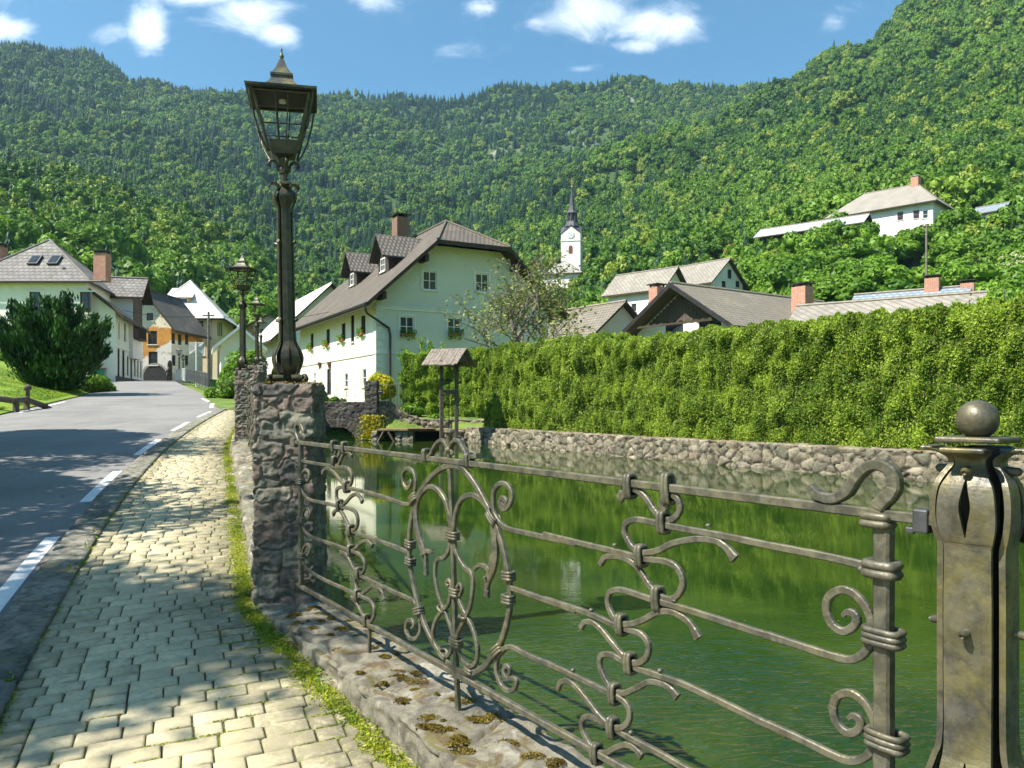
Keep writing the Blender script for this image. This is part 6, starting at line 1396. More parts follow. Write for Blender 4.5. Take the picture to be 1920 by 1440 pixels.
# person walking in the shade of the arch
def person(loc, rz):
    bm = bmesh.new(); sk = bm.verts.layers.skin.verify()
    J = {'pel': (0,0,.95,.15,.11),'sp': (0,.0,1.15,.15,.11),'ch': (0,-.01,1.36,.18,.12),'nk': (0,-.02,1.52,.06,.06),'hd': (0,-.04,1.64,.085,.10),'tp': (0,-.04,1.74,.07,.08),
         'ls': (.19,-.01,1.43,.065,.065),'le': (.26,-.03,1.16,.05,.05),'lh': (.27,-.12,.92,.035,.035),'rs': (-.19,-.01,1.43,.065,.065),'re': (-.26,.04,1.16,.05,.05),'rh': (-.27,.0,.91,.035,.035),
         'lk': (.11,-.10,.52,.075,.075),'lf': (.11,-.12,.08,.05,.05),'lt': (.11,-.28,.04,.045,.035),'rk': (-.11,.06,.52,.075,.075),'rf': (-.11,.22,.12,.05,.05),'rt': (-.11,.10,.04,.045,.035),'lp': (.10,0,.88,.10,.10),'rp': (-.10,0,.88,.10,.10)}
    vs = {}
    for k, (x_, y_, z_, a_, b_) in J.items(): v = bm.verts.new((x_,y_,z_)); v[sk].radius = (a_, b_); v[sk].use_root = (k == 'pel'); vs[k] = v
    for a_, b_ in (('pel','sp'),('sp','ch'),('ch','nk'),('nk','hd'),('hd','tp'),('ch','ls'),('ls','le'),('le','lh'),('ch','rs'),('rs','re'),('re','rh'),('pel','lp'),('lp','lk'),('lk','lf'),('lf','lt'),('pel','rp'),('rp','rk'),('rk','rf'),('rf','rt')): bm.edges.new((vs[a_], vs[b_]))
    me = bpy.data.meshes.new('person'); bm.to_mesh(me); bm.free(); me.materials.append(simple('dark_clothes', (.012,.012,.014), (.02,.02,.022), 5, .9))
    o = bpy.data.objects.new('person', me); COL.objects.link(o); o.modifiers.new('skin', 'SKIN'); s_ = o.modifiers.new('sub', 'SUBSURF'); s_.levels = 1; s_.render_levels = 2; o.location = loc; o.rotation_euler = (0,0,rz)
    hdm = MB(); hdm.lathe([(.0,-.12),(.06,-.10),(.085,-.03),(.09,.04),(.07,.10),(.0,.13)], (0,-.05,1.67), 12); hdm.build('head', simple('skin', (.35,.2,.14), (.3,.17,.12), 4, .6), o, smooth=True)
    hr = MB(); hr.lathe([(.095,-.02),(.098,.05),(.078,.115),(.0,.145)], (0,-.035,1.68), 12); hr.build('hair', M_black, o, smooth=True)
    tag(o, 'person in dark clothes walking in the shade beside the old orange house', 'person')
person(((316-960)/1440*83, 83, float(slope(83))-.35), rad(15))

def cable(a_, b_, sag, label):
    a_, b_ = Vector(a_), Vector(b_); m = MB(); m.tube([tuple(a_.lerp(b_, f)+Vector((0,0,-sag*4*f*(1-f)))) for f in np.linspace(0,1,14)], .022, 5)
    o = m.build('overhead_cable', M_black, None); tag(o, label, 'cable')
px1 = (391-960)/1440*70; zp = gz(px1, 70)
cable((px1-.4, 70, zp+6.9), (-33.6, 66.5, 9.6), .35, 'thin overhead cable from the wooden pole to the row house eave')
cable((px1+.4, 70, zp+6.9), (-38.2, 97, 10.8), .4, 'thin overhead cable from the wooden pole to the cream house')
cable((px1+.4, 70, zp+6.95), (-10.5, 52, 8.2), .7, 'thin overhead cable from the wooden pole to the farmhouse')
cable((43.2, 80, 20), (62, 118, 33), .6, 'thin overhead cable rising from the thin pole towards the hilltop house')
cable((43.2, 80, 20), (68, 92, 24), .6, 'thin overhead cable running right from the thin pole')
# ------------------------------------------------------------ hedges
def hedge(name, label, path, d0, zb, zt, depth, seed, mat, nleaf, lsz=.055, bulge=.16, cell=(.75,.9,1.5), cat='hedge'):
    P = np.array(crv([(a,b,0) for a,b in path], 8))[:,:2]; S = np.concatenate([[0], np.cumsum(np.linalg.norm(np.diff(P, axis=0), axis=1))]); T = np.gradient(P, S, axis=0); T /= np.linalg.norm(T, axis=1, keepdims=True); L = S[-1]
    H = 1.0; V, F, NN = boxgrid(L, depth, zt-zb, .11)
    wv = np.stack([vnoise(V, 1.1, seed+k, 2) for k in (1,2,3)], 1)*.30
    f1, f2, idr = voro(V+wv, cell, seed, 2., .9); e = np.clip(1-f1*1.15, 0, 1)**.8
    g1, g2, gd = voro(V+wv*.6, (.42,.36,.66), seed+40, 2., .9); ge = np.clip(1-g1*1.1, 0, 1)
    # plant-wise columns
    colp = (V[:,0]+.25*vnoise(V,.6,seed+5,2))/.72; cf = np.abs((colp % 1)-.5)*2; top = V[:,2]/(zt-zb)
    d = bulge*1.3*(e-.5)+.27*(ge**1.2-.4)-.26*cf**3*(.5+.5*(vnoise(V,.8,seed+8,2)))+.10*vnoise(V,.9,seed+7,3)-.05
    rnd = .30*np.clip((top-.90)/.10,0,1)**2
    cap = (idr-.5)*.08*np.clip((top-.8)/.2,0,1)
    V2 = V+NN*d[:,None]; V2[:,1] = np.where(V[:,1] < depth/2, V2[:,1]+rnd*.5, V2[:,1]-rnd*.5); V2[:,2] += (cap-.09*cf**2+.06*vnoise(np.stack([V[:,0],0*V[:,0],0*V[:,0]],1),1.1,seed+3,3))*np.clip((top-.7)/.3,0,1)
    def mp_(Q):
        s_ = Q[:,0]; x = np.interp(s_, S, P[:,0]); y = np.interp(s_, S, P[:,1]); tx = np.interp(s_, S, T[:,0]); ty = np.interp(s_, S, T[:,1]); sh = np.clip(-s_, 0, 9)*0
        x = x+tx*(np.minimum(s_,0)+np.maximum(s_-L,0)); y = y+ty*(np.minimum(s_,0)+np.maximum(s_-L,0)); q = Q[:,1]+d0
        return np.stack([x-ty*q, y+tx*q, Q[:,2]+zb], 1)
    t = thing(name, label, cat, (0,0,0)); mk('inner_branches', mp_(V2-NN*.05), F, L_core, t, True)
    r = np.random.default_rng(seed); A = V2[F[:,0]]; B = V2[F[:,1]]; C = V2[F[:,2]]; D = V2[F[:,3]]
    vis = NN[F].mean(1); keep = (vis[:,1] < .5); A, B, C, D, vis = A[keep], B[keep], C[keep], D[keep], vis[keep]; E = e[F].mean(1)[keep]
    ge_ = ge[F].mean(1)[keep]; p_ = .10+ge_**1.5; p_ /= p_.sum(); i = r.choice(len(A), nleaf, p=p_); u = r.random((nleaf,1)); v = r.random((nleaf,1)); Q = (A[i]*(1-u)+B[i]*u)*(1-v)+(D[i]*(1-u)+C[i]*u)*v
    Q = Q+vis[i]*(r.random((nleaf,1))*.075-.01); Q2 = mp_(Q+vis[i]*.01); Nv = mp_(Q+vis[i]*.1)-Q2; Nv /= np.linalg.norm(Nv, axis=1, keepdims=True)+1e-9
    # feathery sprays: pointed, tilted upwards and outward
    a = Nv*.5+.75*r.normal(size=(nleaf,3)); a /= np.linalg.norm(a, axis=1, keepdims=True); up = np.array([0,0,1.])+Nv*.55+.5*r.normal(size=(nleaf,3)); up -= a*(up*a).sum(1, keepdims=True); up /= np.linalg.norm(up, axis=1, keepdims=True)+1e-9; sd_ = np.cross(a, up)
    s_ = (lsz*(.5+.9*r.random((nleaf,1)))); V4 = np.stack([Q2-up*s_*.6, Q2+sd_*s_*.42, Q2+up*s_*1.15, Q2-sd_*s_*.42], 1).reshape(-1,3)
    mk('foliage', V4, np.arange(4*nleaf).reshape(-1,4), mat, t); return t
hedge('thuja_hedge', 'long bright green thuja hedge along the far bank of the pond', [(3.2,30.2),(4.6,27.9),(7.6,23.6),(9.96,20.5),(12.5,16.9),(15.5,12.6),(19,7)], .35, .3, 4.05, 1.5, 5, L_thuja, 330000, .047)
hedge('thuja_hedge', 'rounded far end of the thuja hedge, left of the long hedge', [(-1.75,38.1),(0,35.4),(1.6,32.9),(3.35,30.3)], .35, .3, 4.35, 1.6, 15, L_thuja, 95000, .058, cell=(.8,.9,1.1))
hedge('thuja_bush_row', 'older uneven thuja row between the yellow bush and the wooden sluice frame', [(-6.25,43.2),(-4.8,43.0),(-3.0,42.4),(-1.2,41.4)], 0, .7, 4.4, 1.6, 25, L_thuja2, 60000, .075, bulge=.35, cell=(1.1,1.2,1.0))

# ------------------------------------------------------------ bushes and trees
def rt(pts): return [tuple(p) for p in pts]
def fanbush(name, label, cat, loc, h, w, mat, n, size, seed, lean=(0,0), branches=34, up=.8, bark=M_bark):
    t = thing(name, label, cat, loc); r = np.random.default_rng(seed); Q = []; m = MB()
    for k in range(branches):
        a_ = 2*pi*k/branches+r.random()*.5; el = r.uniform(.42, 1.45); ln = r.uniform(.7, 1.05); dx = cos(a_)*cos(el)*w+lean[0]; dy = sin(a_)*cos(el)*w*.8+lean[1]; dz = h*(.25+.75*sin(el))
        tip = np.array([dx,dy,dz])*ln; mid = tip*.5+np.array([0,0,-.06*h]); m.tube([(0,0,0), tuple(mid), tuple(tip)], [.06,.035,.01], 5)
        kk = n//branches; f = r.random(kk)**.55; base = mid*0; P = (2*f*(1-f))[:,None]*mid*1.0+(f**2)[:,None]*tip; sp = .17*w*(1.2-f)[:,None]+.07; P = P+r.normal(size=(kk,3))*sp*.55; P[:,2] = np.maximum(P[:,2], .04*h); Q.append(P)
    m.build('trunk', bark, t); Q = np.concatenate(Q); D = Q/np.linalg.norm(Q, axis=1, keepdims=True); nn_ = len(Q)
    up_ = D*.8+np.array([0,0,up])+.4*r.normal(size=(nn_,3)); up_ /= np.linalg.norm(up_, axis=1, keepdims=True); a = np.cross(up_, r.normal(size=(nn_,3))); a /= np.linalg.norm(a, axis=1, keepdims=True); sd_ = np.cross(a, up_); s_ = size*(.5+r.random((nn_,1)))
    mk('foliage', np.stack([Q-up_*s_, Q+sd_*s_*.35, Q+up_*s_*1.2, Q-sd_*s_*.35],1).reshape(-1,3), np.arange(4*nn_).reshape(-1,4), mat, t); return t
bx_, by_ = (100-960)/1440*39, 39
fanbush('juniper_bush', 'big dark green spreading juniper bush on the lawn before the white house', 'bush', (bx_, by_, gz(bx_,by_)-.1), 4.9, 3.6, L_juniper, 46000, .12, 3, branches=60)
def blob_bush(name, label, loc, dims, mat, n, size, seed, cat='bush', lobes=16, flat=.8, group=None, core=True):
    t = thing(name, label, cat, loc, 0, group); r = np.random.default_rng(seed); iv, if_ = ico(2); V = []; F = []; b = 0; cs = []; rr_ = []
    for k in range(lobes):
        d = r.normal(size=3); d /= np.linalg.norm(d); c = d*np.array(dims)*.62*r.random()**.4; c[2] = abs(c[2])*1.1+dims[2]*.12; q = min(dims)*r.uniform(.34,.55); cs.append(c); rr_.append(q)
        P = iv*(q*.82)+c+(r.random((len(iv),1))-.5)*q*.35*iv; V.append(P); F.append(if_+b); b += len(P)
    if core: mk('inner_branches', np.concatenate(V), np.concatenate(F), L_core, t)
    cs = np.array(cs); rr_ = np.array(rr_); k = r.integers(0, lobes, n); d = r.normal(size=(n,3)); d /= np.linalg.norm(d, axis=1, keepdims=True); C = cs[k]+d*(rr_[k]*(.85+.35*r.random(n)))[:,None]; C[:,2] = np.maximum(C[:,2], .02)
    leaves('foliage', C, size, mat, t, Nrm=d, flat=flat, seed=seed, up=.2); return t
def gp2(px_, Y_): x_ = (px_-960)/1440*Y_; return (x_, Y_, gz(x_, Y_))
blob_bush('yellow_bush', 'bright yellow-green bush by the farmhouse corner right of the stone pier', ((716-960)/1440*43.5, 43.5, 1.9), (1.0,.8,1.35), L_yellow, 9000, .085, 12)
fanbush('arching_bush', 'light green loose bush rising behind the older thuja row', 'bush', ((800-960)/1440*45, 45, 1.2), 4.1, 2.3, L_vine, 6000, .09, 17, branches=40)
blob_bush('garden_plants', 'leafy garden plants growing over the bridge wall', (-10.0, 41.9, 1.3), (1.7,.5,.55), L_broad, 5000, .09, 14)
blob_bush('garden_plants', 'low green plants spilling down beside the sloping garden wall', (-5.6, 42.1, .95), (1.1,.5,.5), L_vine, 3000, .08, 15)
blob_bush('garden_plants', 'green shoots at the foot of the older thuja row', (-3.9, 41.9, .6), (1.2,.4,.35), L_vine, 2500, .07, 16)
blob_bush('vine', 'bright green climbing vine heaped on the street wall behind the lamps', ((458-960)/1440*43, 43, 2.0), (1.5,1.3,2.9), L_vine, 15000, .10, 21, cat='vine', lobes=26)
blob_bush('vine', 'low bright ivy mound beside the street left of the vine', ((408-960)/1440*43, 43, 1.7), (.75,.7,.85), L_vine, 5000, .08, 22, cat='vine', lobes=12)
blob_bush('yellow_bush', 'tall yellow-leaved bush showing through the fourth lamp', ((522-960)/1440*44, 44, 1.6), (1.0,.8,2.6), L_yellow, 8000, .09, 23, lobes=18)
blob_bush('green_shrub', 'green shrub behind the base of the tall lamp', ((585-960)/1440*41.8, 41.8, 1.3), (.75,.6,1.2), L_vine, 4500, .08, 24)
blob_bush('clipped_hedge', 'low clipped dark hedge curving along the road below the juniper', ((172-960)/1440*43.5, 43.5, 2.1), (1.1,2.6,.9), L_broad, 9000, .08, 25, cat='hedge')
blob_bush('green_shrub', 'pale shrub on the lawn at the far left edge', ((18-960)/1440*54, 54, gz((18-960)/1440*54,54)), (1.3,1,.8), L_grass, 3000, .1, 26)
# yellow moss hanging at the pier
r = np.random.default_rng(9); C = np.stack([-7.45+r.normal(size=1600)*.32, 40.72-r.random(1600)*.12, -.35+r.random(1600)**1.5*1.3],1)
tag(leaves('ivy', C, .06, L_yellow, seed=3), 'yellow creeping plant hanging from the stone pier to the water', 'creeper')
# grass tufts on the lawn edge
r = np.random.default_rng(19); n = 30000; y = 20+r.random(n)**1.4*26; x = Ex(y)-.2-r.random(n)**1.6*9; z = nearz(x, y)+.06
k = vnoise(np.stack([x,y,0*x],1), .8, 5, 3) > -.25; tag(leaves('grass', np.stack([x,y,z+.03],1)[k], .05, L_grass, seed=5, aspect=.2), kind='stuff')

# sparse old apple tree behind the hedge
def apple(loc, seed):
    t = thing('apple_tree', 'sparse half-bare old apple tree with crooked grey branches above the hedge', 'tree', loc); rnd = random.Random(seed); m = MB(); tips = []
    def grow(p, d, ln, r_, dep):
        n = 4; pts = [p]; q = p.copy(); dd = d.copy()
        for k in range(n):
            dd = (dd+Vector((rnd.uniform(-.25,.25), rnd.uniform(-.25,.25), rnd.uniform(-.12,.2)))).normalized(); q = q+dd*ln/n; pts.append(q.copy())
        m.tube([tuple(a_) for a_ in pts], [r_*(1-.5*i/n) for i in range(n+1)], 5, cap=False)
        if dep >= 2: tips.extend([p_.copy() for p_ in pts[1:]])
        if dep < 5:
            for _ in range(rnd.choice([2,3,3]) if dep else 5):
                b = pts[rnd.randint(2, n)] if dep else pts[rnd.randint(2,n)]
                ax = Vector((rnd.uniform(-1,1), rnd.uniform(-1,1), rnd.uniform(-.1,.7))).normalized(); nd = (dd*.6+ax*.9+Vector((0,0,.12))).normalized(); grow(b, nd, ln*rnd.uniform(.6,.85), r_*.58, dep+1)
    grow(Vector((0,0,0)), Vector((-.1,0,1)), 3.9, .2, 0); m.build('trunk', M_greybark, t)
    r = np.random.default_rng(seed); T0 = np.array([tuple(p) for p in tips]); sel = vnoise(T0, .8, 4, 2) > -.12; T1 = T0[sel]; C = T1[r.integers(0, len(T1), 4300)]+r.normal(size=(4300,3))*.16
    leaves('crown', C, .075, L_apple, t, seed=seed); return t
ap = apple((.7, 41.5, .8), 11); ap.scale = (1.4, 1.2, 1.0)

# prototype trees (also part of the village), crown + trunk
def protree(name, label, geo, loc, sc, trunk_h, bark=M_bark, rz=0, cat='tree', group=None, lob=None):
    t = thing(name, label, cat, loc, rz, group); geo.parent = t; m = MB()
    m.tube([(0,0,-.3),(.01,.02,.4),(-.02,.0,.9),(.01,.01,1.5)] if name == 'broad_tree' else [(0,0,-.1),(0,0,.3)], [.05,.04,.03,.012] if name == 'broad_tree' else [.02,.015], 6)
    for k in range(6 if name == 'broad_tree' else 0): a_ = k*1.05; m.tube([(0,0,.5+.12*k),(cos(a_)*.3,sin(a_)*.3,.75+.14*k),(cos(a_)*.6,sin(a_)*.6,.95+.15*k)], [.02,.014,.005], 5)
    m.build('trunk', bark, t); t.scale = sc; return t
BR = [crown_geo('crown', L_forest, s, lobes=nl, nleaf=1500, rz=rz_, lr=lr_, ls=.10) for s, nl, rz_, lr_ in ((1,24,1.0,(.26,.42)),(2,30,1.25,(.22,.36)),(3,20,.9,(.3,.46)),(4,28,1.1,(.22,.4)))]
CF = [conifer_geo('crown', L_conif, s, wd=w_) for s, w_ in ((1,.25),(2,.31))]
sites = {'b0': (118,62,-44.0), }
VB = [crown_geo('crown', L_broad, 40+s, lobes=nl, nleaf=5200, rz=rz_, lr=lr_, ls=.06, core=2) for s, nl, rz_, lr_ in ((1,30,1.1,(.22,.38)),(2,36,1.3,(.2,.34)),(3,26,.95,(.26,.4)))]
def at(px_, Y_): x_ = (px_-960)/1440*Y_; return (x_, Y_, gz(x_, Y_)-.3)
protos = []
TR = [  # (px, Y, height, width, kind, label)
 ]
lab = {'broad_tree': 'leafy green deciduous tree on the village slope', 'spruce': 'dark pointed spruce on the village slope'}
P0_ = [protree('broad_tree', '', VB[0], at(1500,92), (3.2,3.2,3.0), 1), protree('broad_tree', '', VB[1], at(240,112), (3.6,3.6,3.6), 1), protree('broad_tree', '', VB[2], at(1560,80), (3.,3.,2.6), 1),
       protree('broad_tree', '', BR[0], at(60,140), (4,4,4), 1), protree('broad_tree', '', BR[1], at(700,170), (4,4,4), 1), protree('broad_tree', '', BR[2], at(900,160), (4,4,4), 1), protree('broad_tree', '', BR[3], at(500,170), (4,4,4), 1),
       protree('spruce', '', CF[0], at(80,120), (13,13,13), 1), protree('spruce', '', CF[1], at(1235,150), (11,11,11), 1)]
for p in P0_[:7]: tag(p, 'leafy green deciduous tree among others on the slopes above the village', 'tree', 'deciduous trees on the slopes above the village')
for p in P0_[7:]: tag(p, 'dark pointed spruce among leafy trees on the slopes above the village', 'tree', 'spruces on the slopes above the village')
def plant(src, px_, Y_, h, w, label=None, name=None, dz=0):
    c = copy_tree(P0_[src]); c.location = at(px_, Y_); c.location.z += dz; hh = {0:2.1,1:2.5,2:1.85,3:2.0,4:2.4,5:1.8,6:2.15,7:1.05,8:1.05}[src]; c.scale = (w/2, w/2, h/hh) if src < 7 else (w*2, w*2, h/hh); c.rotation_euler = (0,0,random.random()*6.28)
    if label: c['label'] = label; del c['group']
    return c
# placed trees: left slope behind the houses, valley, right slope around houses
lst = []
for px_, Y_, h, w in ((-60,105,12,9),(30,110,11,9),(110,115,14,8),(150,125,12,9),(200,118,12,10),(235,104,10,8),(270,120,13,10),(300,112,9,8),(345,125,11,9),(250,140,14,11),(330,165,14,10),(380,150,13,10),(420,140,13,11),(455,130,12,9),(395,118,7,6),(440,112,8,7),(480,125,12,10),
                      (505,150,14,11),(540,160,15,12),(560,120,9,9),(590,165,14,12),(640,170,16,12),(690,150,12,10),(30,150,15,10),(90,160,15,11),(170,160,16,12),(230,175,16,12),(-20,130,14,10)):
    lst.append((px_, Y_, h, w))
for px_, Y_, h, w in ((1010,110,8,8),(1035,95,8,8),(1070,90,8,9),(1100,100,9,9),(1130,88,7,7),(1060,120,9,9),(1120,120,9,8),(1150,140,10,9),(1180,150,10,9),(1090,150,9,9),(1210,145,9,8),(1240,160,10,9),(1280,150,9,9),(1330,150,10,9),(1180,125,8,8),(980,140,10,10),(1000,165,10,10),(1105,175,10,9),(1130,185,10,9),(940,150,9,9),
                      (1430,118,8,8),(1460,110,9,9),(1420,100,6,7),(1490,105,10,10),(1520,98,11,10),(1545,88,9,9),(1580,84,9,9),(1615,90,10,9),(1650,86,9,9),(1480,130,8,8),(1540,118,8,8),(1600,108,9,9),(1640,104,8,8),(1690,80,8,8),(1560,140,9,9),(1500,150,10,9),(1460,165,11,10),(1530,165,12,10),
                      (1760,84,8,8),(1790,92,8,8),(1775,110,8,8),(1800,125,9,8),(1830,84,8,8),(1860,70,8,8),(1890,80,8,8),(1790,62,5,6),(1840,60,5,6),(1780,150,12,10),(1830,150,12,10),(1700,165,12,10),(1640,172,12,10),(1580,165,12,10),(1500,117,11,8),(1538,118,11,8),(1575,119,11,8),(1605,120,10,8),(1610,119,7,8),(1645,121,6.5,8),(1680,124,6,8),(1712,126,5.5,7),(1740,128,5,7),(1775,130,6,7),(1900,135,11,10),(1930,100,10,9),(1400,128,7,7),(1380,140,8,8),(1345,170,11,10),(1290,180,11,10),(1400,175,11,10)):
    lst.append((px_, Y_, h, w))
for i, (px_, Y_, h, w) in enumerate(lst):
    if i % 9 == 4 and px_ < 1000: plant(7+i % 2, px_+i*.01, Y_, h*1.25, w*.42)
    else: plant([0,1,2,0,2,1,0][i % 7] if Y_ < 135 else [3,4,5,6][i % 4], px_, Y_, h, w*1.05)
# labels that place each tree by the house or landmark it stands behind
LM = [(-150,120,'white house at far left'),(120,215,'white house chimney'),(215,300,'row house roof'),(300,395,'dark chalet'),(395,520,'lamp posts'),(520,720,'farmhouse dormers'),(720,1000,'farmhouse ridge'),(1000,1110,'church'),(1110,1260,'plain white upper house'),(1260,1400,'white gabled house'),(1400,1500,'brick chimney of the gable house'),(1500,1640,'silver shed'),(1640,1760,'hilltop house'),(1760,2000,'large blossoming elder')]
ORD = ['first','second','third','fourth','fifth','sixth','seventh','eighth','ninth','tenth','eleventh','twelfth','thirteenth','fourteenth']
def relabel():
    T0 = [o for o in COL.objects if o.type == 'EMPTY' and o.get('group') in ('deciduous trees on the slopes above the village','spruces on the slopes above the village')]
    for lo, hi, nm in LM:
        q = sorted([(960+1440*o.location.x/o.location.y, o) for o in T0 if lo <= 960+1440*o.location.x/o.location.y < hi], key=lambda a_: a_[0])
        for k, (_, o) in enumerate(q):
            sp = 'spruce' in o.name; far_ = o.location.y > 135
            o['label'] = '%s %s, %s from left near the %s' % ('far' if far_ else 'near', 'dark spruce' if sp else 'leafy tree', (ORD+['fifteenth','sixteenth','seventeenth','eighteenth','nineteenth','twentieth','last'])[min(k, 20)], nm)
relabel()
# singled-out trees
plant(8, 1005, 135, 11, 3.6, 'solitary spruce directly left of the church tower'); plant(7, 1236, 118, 9, 3, 'slender spruce just above the plain white upper house')
def blossom_tree(label, px_, Y_, h, w, seed):
    t = thing('elder_tree', label, 'tree', at(px_, Y_)); g = crown_geo('crown', L_broad, seed, lobes=26, nleaf=5000, rz=1.0, lr=(.24,.4), ls=.055, core=2); g.parent = t; r = np.random.default_rng(seed)
    me = g.data; co = np.empty(len(me.vertices)*3, np.float32); me.vertices.foreach_get('co', co); co = co.reshape(-1,3); outer = co[np.linalg.norm(co-np.array([0,0,1.]),axis=1) > .72]; C = outer[r.integers(0, len(outer), 900)]; C = np.repeat(C, 5, 0)+r.normal(size=(4500,3))*.022
    leaves('blossom', C*1.03, .022, L_flower, t, seed=seed, up=.8); m = MB(); m.tube([(0,0,-.3),(.02,0,.6),(0,.02,1.2)], [.06,.04,.02], 6); m.build('trunk', M_bark, t); t.scale = (w/2, w/2, h/2); return t
blossom_tree('large elder tree covered with cream blossom at the far right edge', 1890, 96, 7.5, 9.5, 71)
blossom_tree('elder tree with cream blossom right below the hilltop house', 1640, 112, 6.5, 7.5, 72)
blossom_tree('small blossoming elder beside the thin utility pole', 1722, 88, 4.5, 4.5, 73)
# cherry tree with long drooping leaves at right, above the hedge
def cherry(loc):
    t = thing('cherry_tree', 'leafy cherry tree with drooping bright leaves rising over the hedge at right', 'tree', loc); r = np.random.default_rng(5); m = MB(); Q = []
    for k in range(26):
        a_ = r.random()*6.28; el = r.uniform(.1,1.4); ln = r.uniform(1.8,3.0); tip = np.array([cos(a_)*cos(el)*ln, sin(a_)*cos(el)*ln, 2.6+sin(el)*ln*.8]); m.tube([(0,0,1.5),tuple(tip*.55+np.array([0,0,.7])),tuple(tip)], [.06,.035,.012], 5)
        f = r.random(210)[:,None]**.7; Q.append(np.array([0,0,1.5])*(1-f)+tip*f+r.normal(size=(210,3))*.25)
    m.tube([(0,0,-1),(0,0,1.7)], [.12,.09], 8); m.build('trunk', M_bark, t); Q = np.concatenate(Q); n = len(Q)
    dn = np.array([0,0,-.8])+.6*r.normal(size=(n,3)); dn /= np.linalg.norm(dn,axis=1,keepdims=True); a = np.cross(dn, r.normal(size=(n,3))); a /= np.linalg.norm(a,axis=1,keepdims=True); sd_ = np.cross(a, dn); s_ = .085*(.6+.7*r.random((n,1)))
    mk('crown', np.stack([Q, Q+dn*s_+sd_*s_*.5, Q+dn*s_*2.2, Q+dn*s_-sd_*s_*.5],1).reshape(-1,3), np.arange(4*n).reshape(-1,4), L_vine, t); return t
cherry(((1880-960)/1440*26.5, 26.5, 1.0))
# trees beside the road left of the picture, whose shade falls on the road and pavement
def shade(x, y, h, w, src, label):
    c = copy_tree(P0_[src]); c.location = (x, y, float(slope(y))-.1); hh = {0:2.1,1:2.5,2:1.85}[src]; c.scale = (w/2, w/2, h/hh); c.rotation_euler = (0,0,random.random()*6); c['label'] = label; del c['group']; return c
shade(-16.2, 16.6, 9.5, 5.4, 0, 'roadside tree left of the picture shading the road'); shade(-13.4, 9.2, 10.5, 5.8, 1, 'second roadside tree left of the picture')
def sparse_tree(x, y, h, w, seed, n, label, zl=.40, zh=.85):
    t = thing('roadside_tree', label, 'tree', (x, y, float(slope(y))-.1)); r = np.random.default_rng(seed); m = MB(); Q = []
    m.tube([(0,0,0),(.05,0,h*.4),(0,.05,h*.8)], [.16,.11,.05], 7)
    for k in range(34):
        a_ = r.random()*6.28; z_ = h*r.uniform(zl,zh); ln = w/2*r.uniform(.5,1)*(1.2-.5*z_/h); tip = np.array([cos(a_)*ln, sin(a_)*ln, z_+h*.12*r.random()]); m.tube([(0,0,z_-.4),tuple(tip)], [.04,.01], 4); kk = n//34; c = tip+r.normal(size=(3,3))*.35
        Q.append(c[r.integers(0,3,kk)]+r.normal(size=(kk,3))*np.array([.42,.42,.16]))
    m.build('trunk', M_bark, t); leaves('crown', np.concatenate(Q), .10, L_broad, t, seed=seed); return t
sparse_tree(-10.4, 2.2, 11.0, 3.4, 61, 12000, 'roadside tree close on the left outside the picture whose shade dapples the pavement', .74, .92)
sparse_tree(-11.6, 7.4, 9.6, 5.4, 62, 17000, 'roadside tree on the left outside the picture, a little further up the road')
sparse_tree(-14.6, 13.4, 9.5, 5.6, 63, 15000, 'third roadside tree outside the picture on the left')
pl = thing('wooden_pole', 'plain wooden pole on the verge left outside the picture', 'utility pole', (-12.1, 6.05, 0)); m = MB(); m.tube([(0,0,-.5),(0,0,12.2)], [.15,.12], 8); m.build('post', M_greybark, pl)

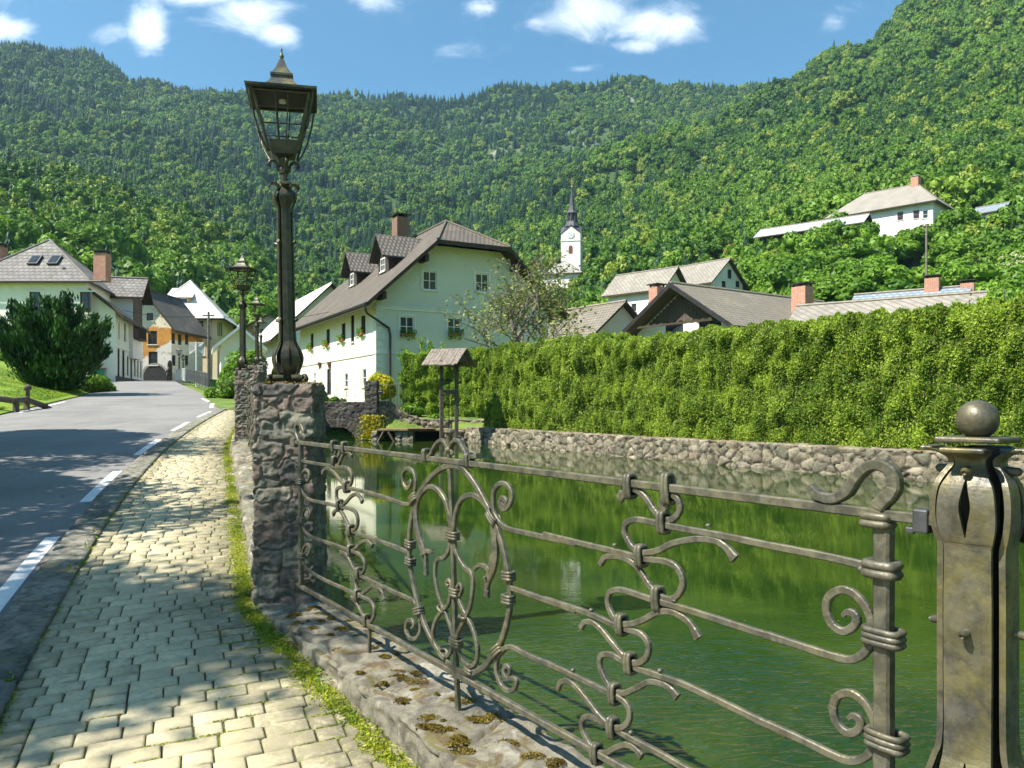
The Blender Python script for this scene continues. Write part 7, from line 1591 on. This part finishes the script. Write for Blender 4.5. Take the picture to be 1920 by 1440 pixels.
# ------------------------------------------------------------ far-off forest: one mass of trees
def forest():
    r = np.random.default_rng(99); pts = []; 
    def scatter(n, r0, r1, px0, px1):
        a = r.uniform((px0-960)/1440, (px1-960)/1440, n); y = np.sqrt(r.uniform(r0*r0, r1*r1, n)); return np.stack([a*y, y], 1)
    far = scatter(30000, 420, 1160, -420, 2350); mid = scatter(15000, 165, 420, -350, 2250); near = scatter(2200, 105, 165, -400, 2300); front = scatter(900, 100, 170, -500, 560)
    P = np.concatenate([far, mid, near]); x, y = P[:,0], P[:,1]; z = groundz(x, y)
    px_ = 960+1440*x/y; keep = np.ones(len(P), bool)
    # clearings: around houses, roads, meadow, grass at the foot of the slopes
    for (hx, hy, hr_) in ((74,140,14),(62,142,12),(55,130,9),(50,122,7),(15.6,200,9),(8,190,14),(13,190,9),(44,150,5),(17,101,10),(26,108,11),(-62,152,11),(-40,105,14),(-36,118,12),(79,129,7),(-52,150,6),(-50,143,6),(-47,136,6),(-44,130,5)):
        keep &= np.hypot(x-hx, y-hy) > hr_
    keep &= ~((px_ > 560) & (px_ < 1450) & (y < 122)); keep &= ~((px_ > 200) & (px_ < 470) & (y < 112))
    keep &= ~((px_ > 1640) & (y < 125) & (vnoise(np.stack([x,y,0*x],1), .05, 3, 2) < .1))
    # rock bands just below the ridge
    rk = (vnoise(np.stack([x,y,0*x],1), 1/55, 77, 3) > .48) & (y > 850) & (y < 1060); keep &= ~(rk & (r.random(len(x)) < .75))
    P = P[keep]; x, y, z, px_ = x[keep], y[keep], z[keep], px_[keep]; n = len(P)
    nn_ = vnoise(np.stack([x,y,0*x],1), 1/130, 21, 3); con = r.random(n) < np.clip(.10+nn_*.55+np.clip((y-980)/160,0,1)*.6, .03, .9)
    con |= (px_ < 1150) & (y > 420) & (r.random(n) < .22+.25*np.clip(nn_*2, -.5, 1)); con &= ~((y < 600) & (px_ > 1100) & (r.random(n) < .75))
    h = np.where(y > 420, r.uniform(7,14,n), np.where(y > 165, r.uniform(6,12,n), r.uniform(6,10,n))); idx = np.where(con, 4+r.integers(0,2,n), r.integers(0,4,n))
    scz = np.where(con, h*1.25, h/2.1); sc = np.where(con, h*1.0*r.uniform(.9,1.2,n), h*r.uniform(.27,.42,n))
    me = bpy.data.meshes.new('forest'); me.vertices.add(n); me.vertices.foreach_set('co', np.stack([x,y,z-.6],1).astype(np.float32).ravel()); me.update()
    at_ = me.attributes.new('idx', 'INT', 'POINT'); at_.data.foreach_set('value', idx.astype(np.int32))
    at_ = me.attributes.new('rz', 'FLOAT_VECTOR', 'POINT'); at_.data.foreach_set('vector', np.stack([r.normal(size=n)*.04, r.normal(size=n)*.04, r.random(n)*6.283],1).astype(np.float32).ravel())
    at_ = me.attributes.new('sc', 'FLOAT_VECTOR', 'POINT'); at_.data.foreach_set('vector', np.stack([sc,sc,scz],1).astype(np.float32).ravel())
    o = bpy.data.objects.new('forest', me); COL.objects.link(o); tag(o, kind='stuff')
    g = bpy.data.node_groups.new('forest', 'GeometryNodeTree'); g.interface.new_socket('Geometry', in_out='INPUT', socket_type='NodeSocketGeometry'); g.interface.new_socket('Geometry', in_out='OUTPUT', socket_type='NodeSocketGeometry')
    gi = g.nodes.new('NodeGroupInput'); go = g.nodes.new('NodeGroupOutput'); ip = g.nodes.new('GeometryNodeInstanceOnPoints'); jn = g.nodes.new('GeometryNodeJoinGeometry')
    srcs = BR+CF
    for s_ in srcs[::-1]:
        oi = g.nodes.new('GeometryNodeObjectInfo'); oi.inputs['Object'].default_value = s_; oi.inputs['As Instance'].default_value = True; oi.transform_space = 'ORIGINAL'; g.links.new(oi.outputs['Geometry'], jn.inputs[0])
    def na_(nm, ty):
        q = g.nodes.new('GeometryNodeInputNamedAttribute'); q.data_type = ty; q.inputs[0].default_value = nm; return q.outputs[0]
    g.links.new(gi.outputs[0], ip.inputs['Points']); g.links.new(jn.outputs[0], ip.inputs['Instance']); ip.inputs['Pick Instance'].default_value = True
    g.links.new(na_('idx','INT'), ip.inputs['Instance Index']); g.links.new(na_('rz','FLOAT_VECTOR'), ip.inputs['Rotation']); g.links.new(na_('sc','FLOAT_VECTOR'), ip.inputs['Scale'])
    g.links.new(ip.outputs[0], go.inputs[0]); md = o.modifiers.new('forest', 'NODES'); md.node_group = g
forest()

# ------------------------------------------------------------ haze: the air of the valley
m = bpy.data.materials.new('haze_air'); m.use_nodes = True; t = m.node_tree; t.nodes.clear(); pv = N(t, 'ShaderNodeVolumePrincipled', i={'Color': (.45,.75,1,1), 'Density': .00012, 'Anisotropy': .1}); oo = N(t, 'ShaderNodeOutputMaterial'); t.links.new(pv.outputs[0], oo.inputs['Volume'])
hz = MB(); hz.box(-1900,1900,-1600,1700,-40,1100); tag(hz.build('haze', m), kind='stuff')
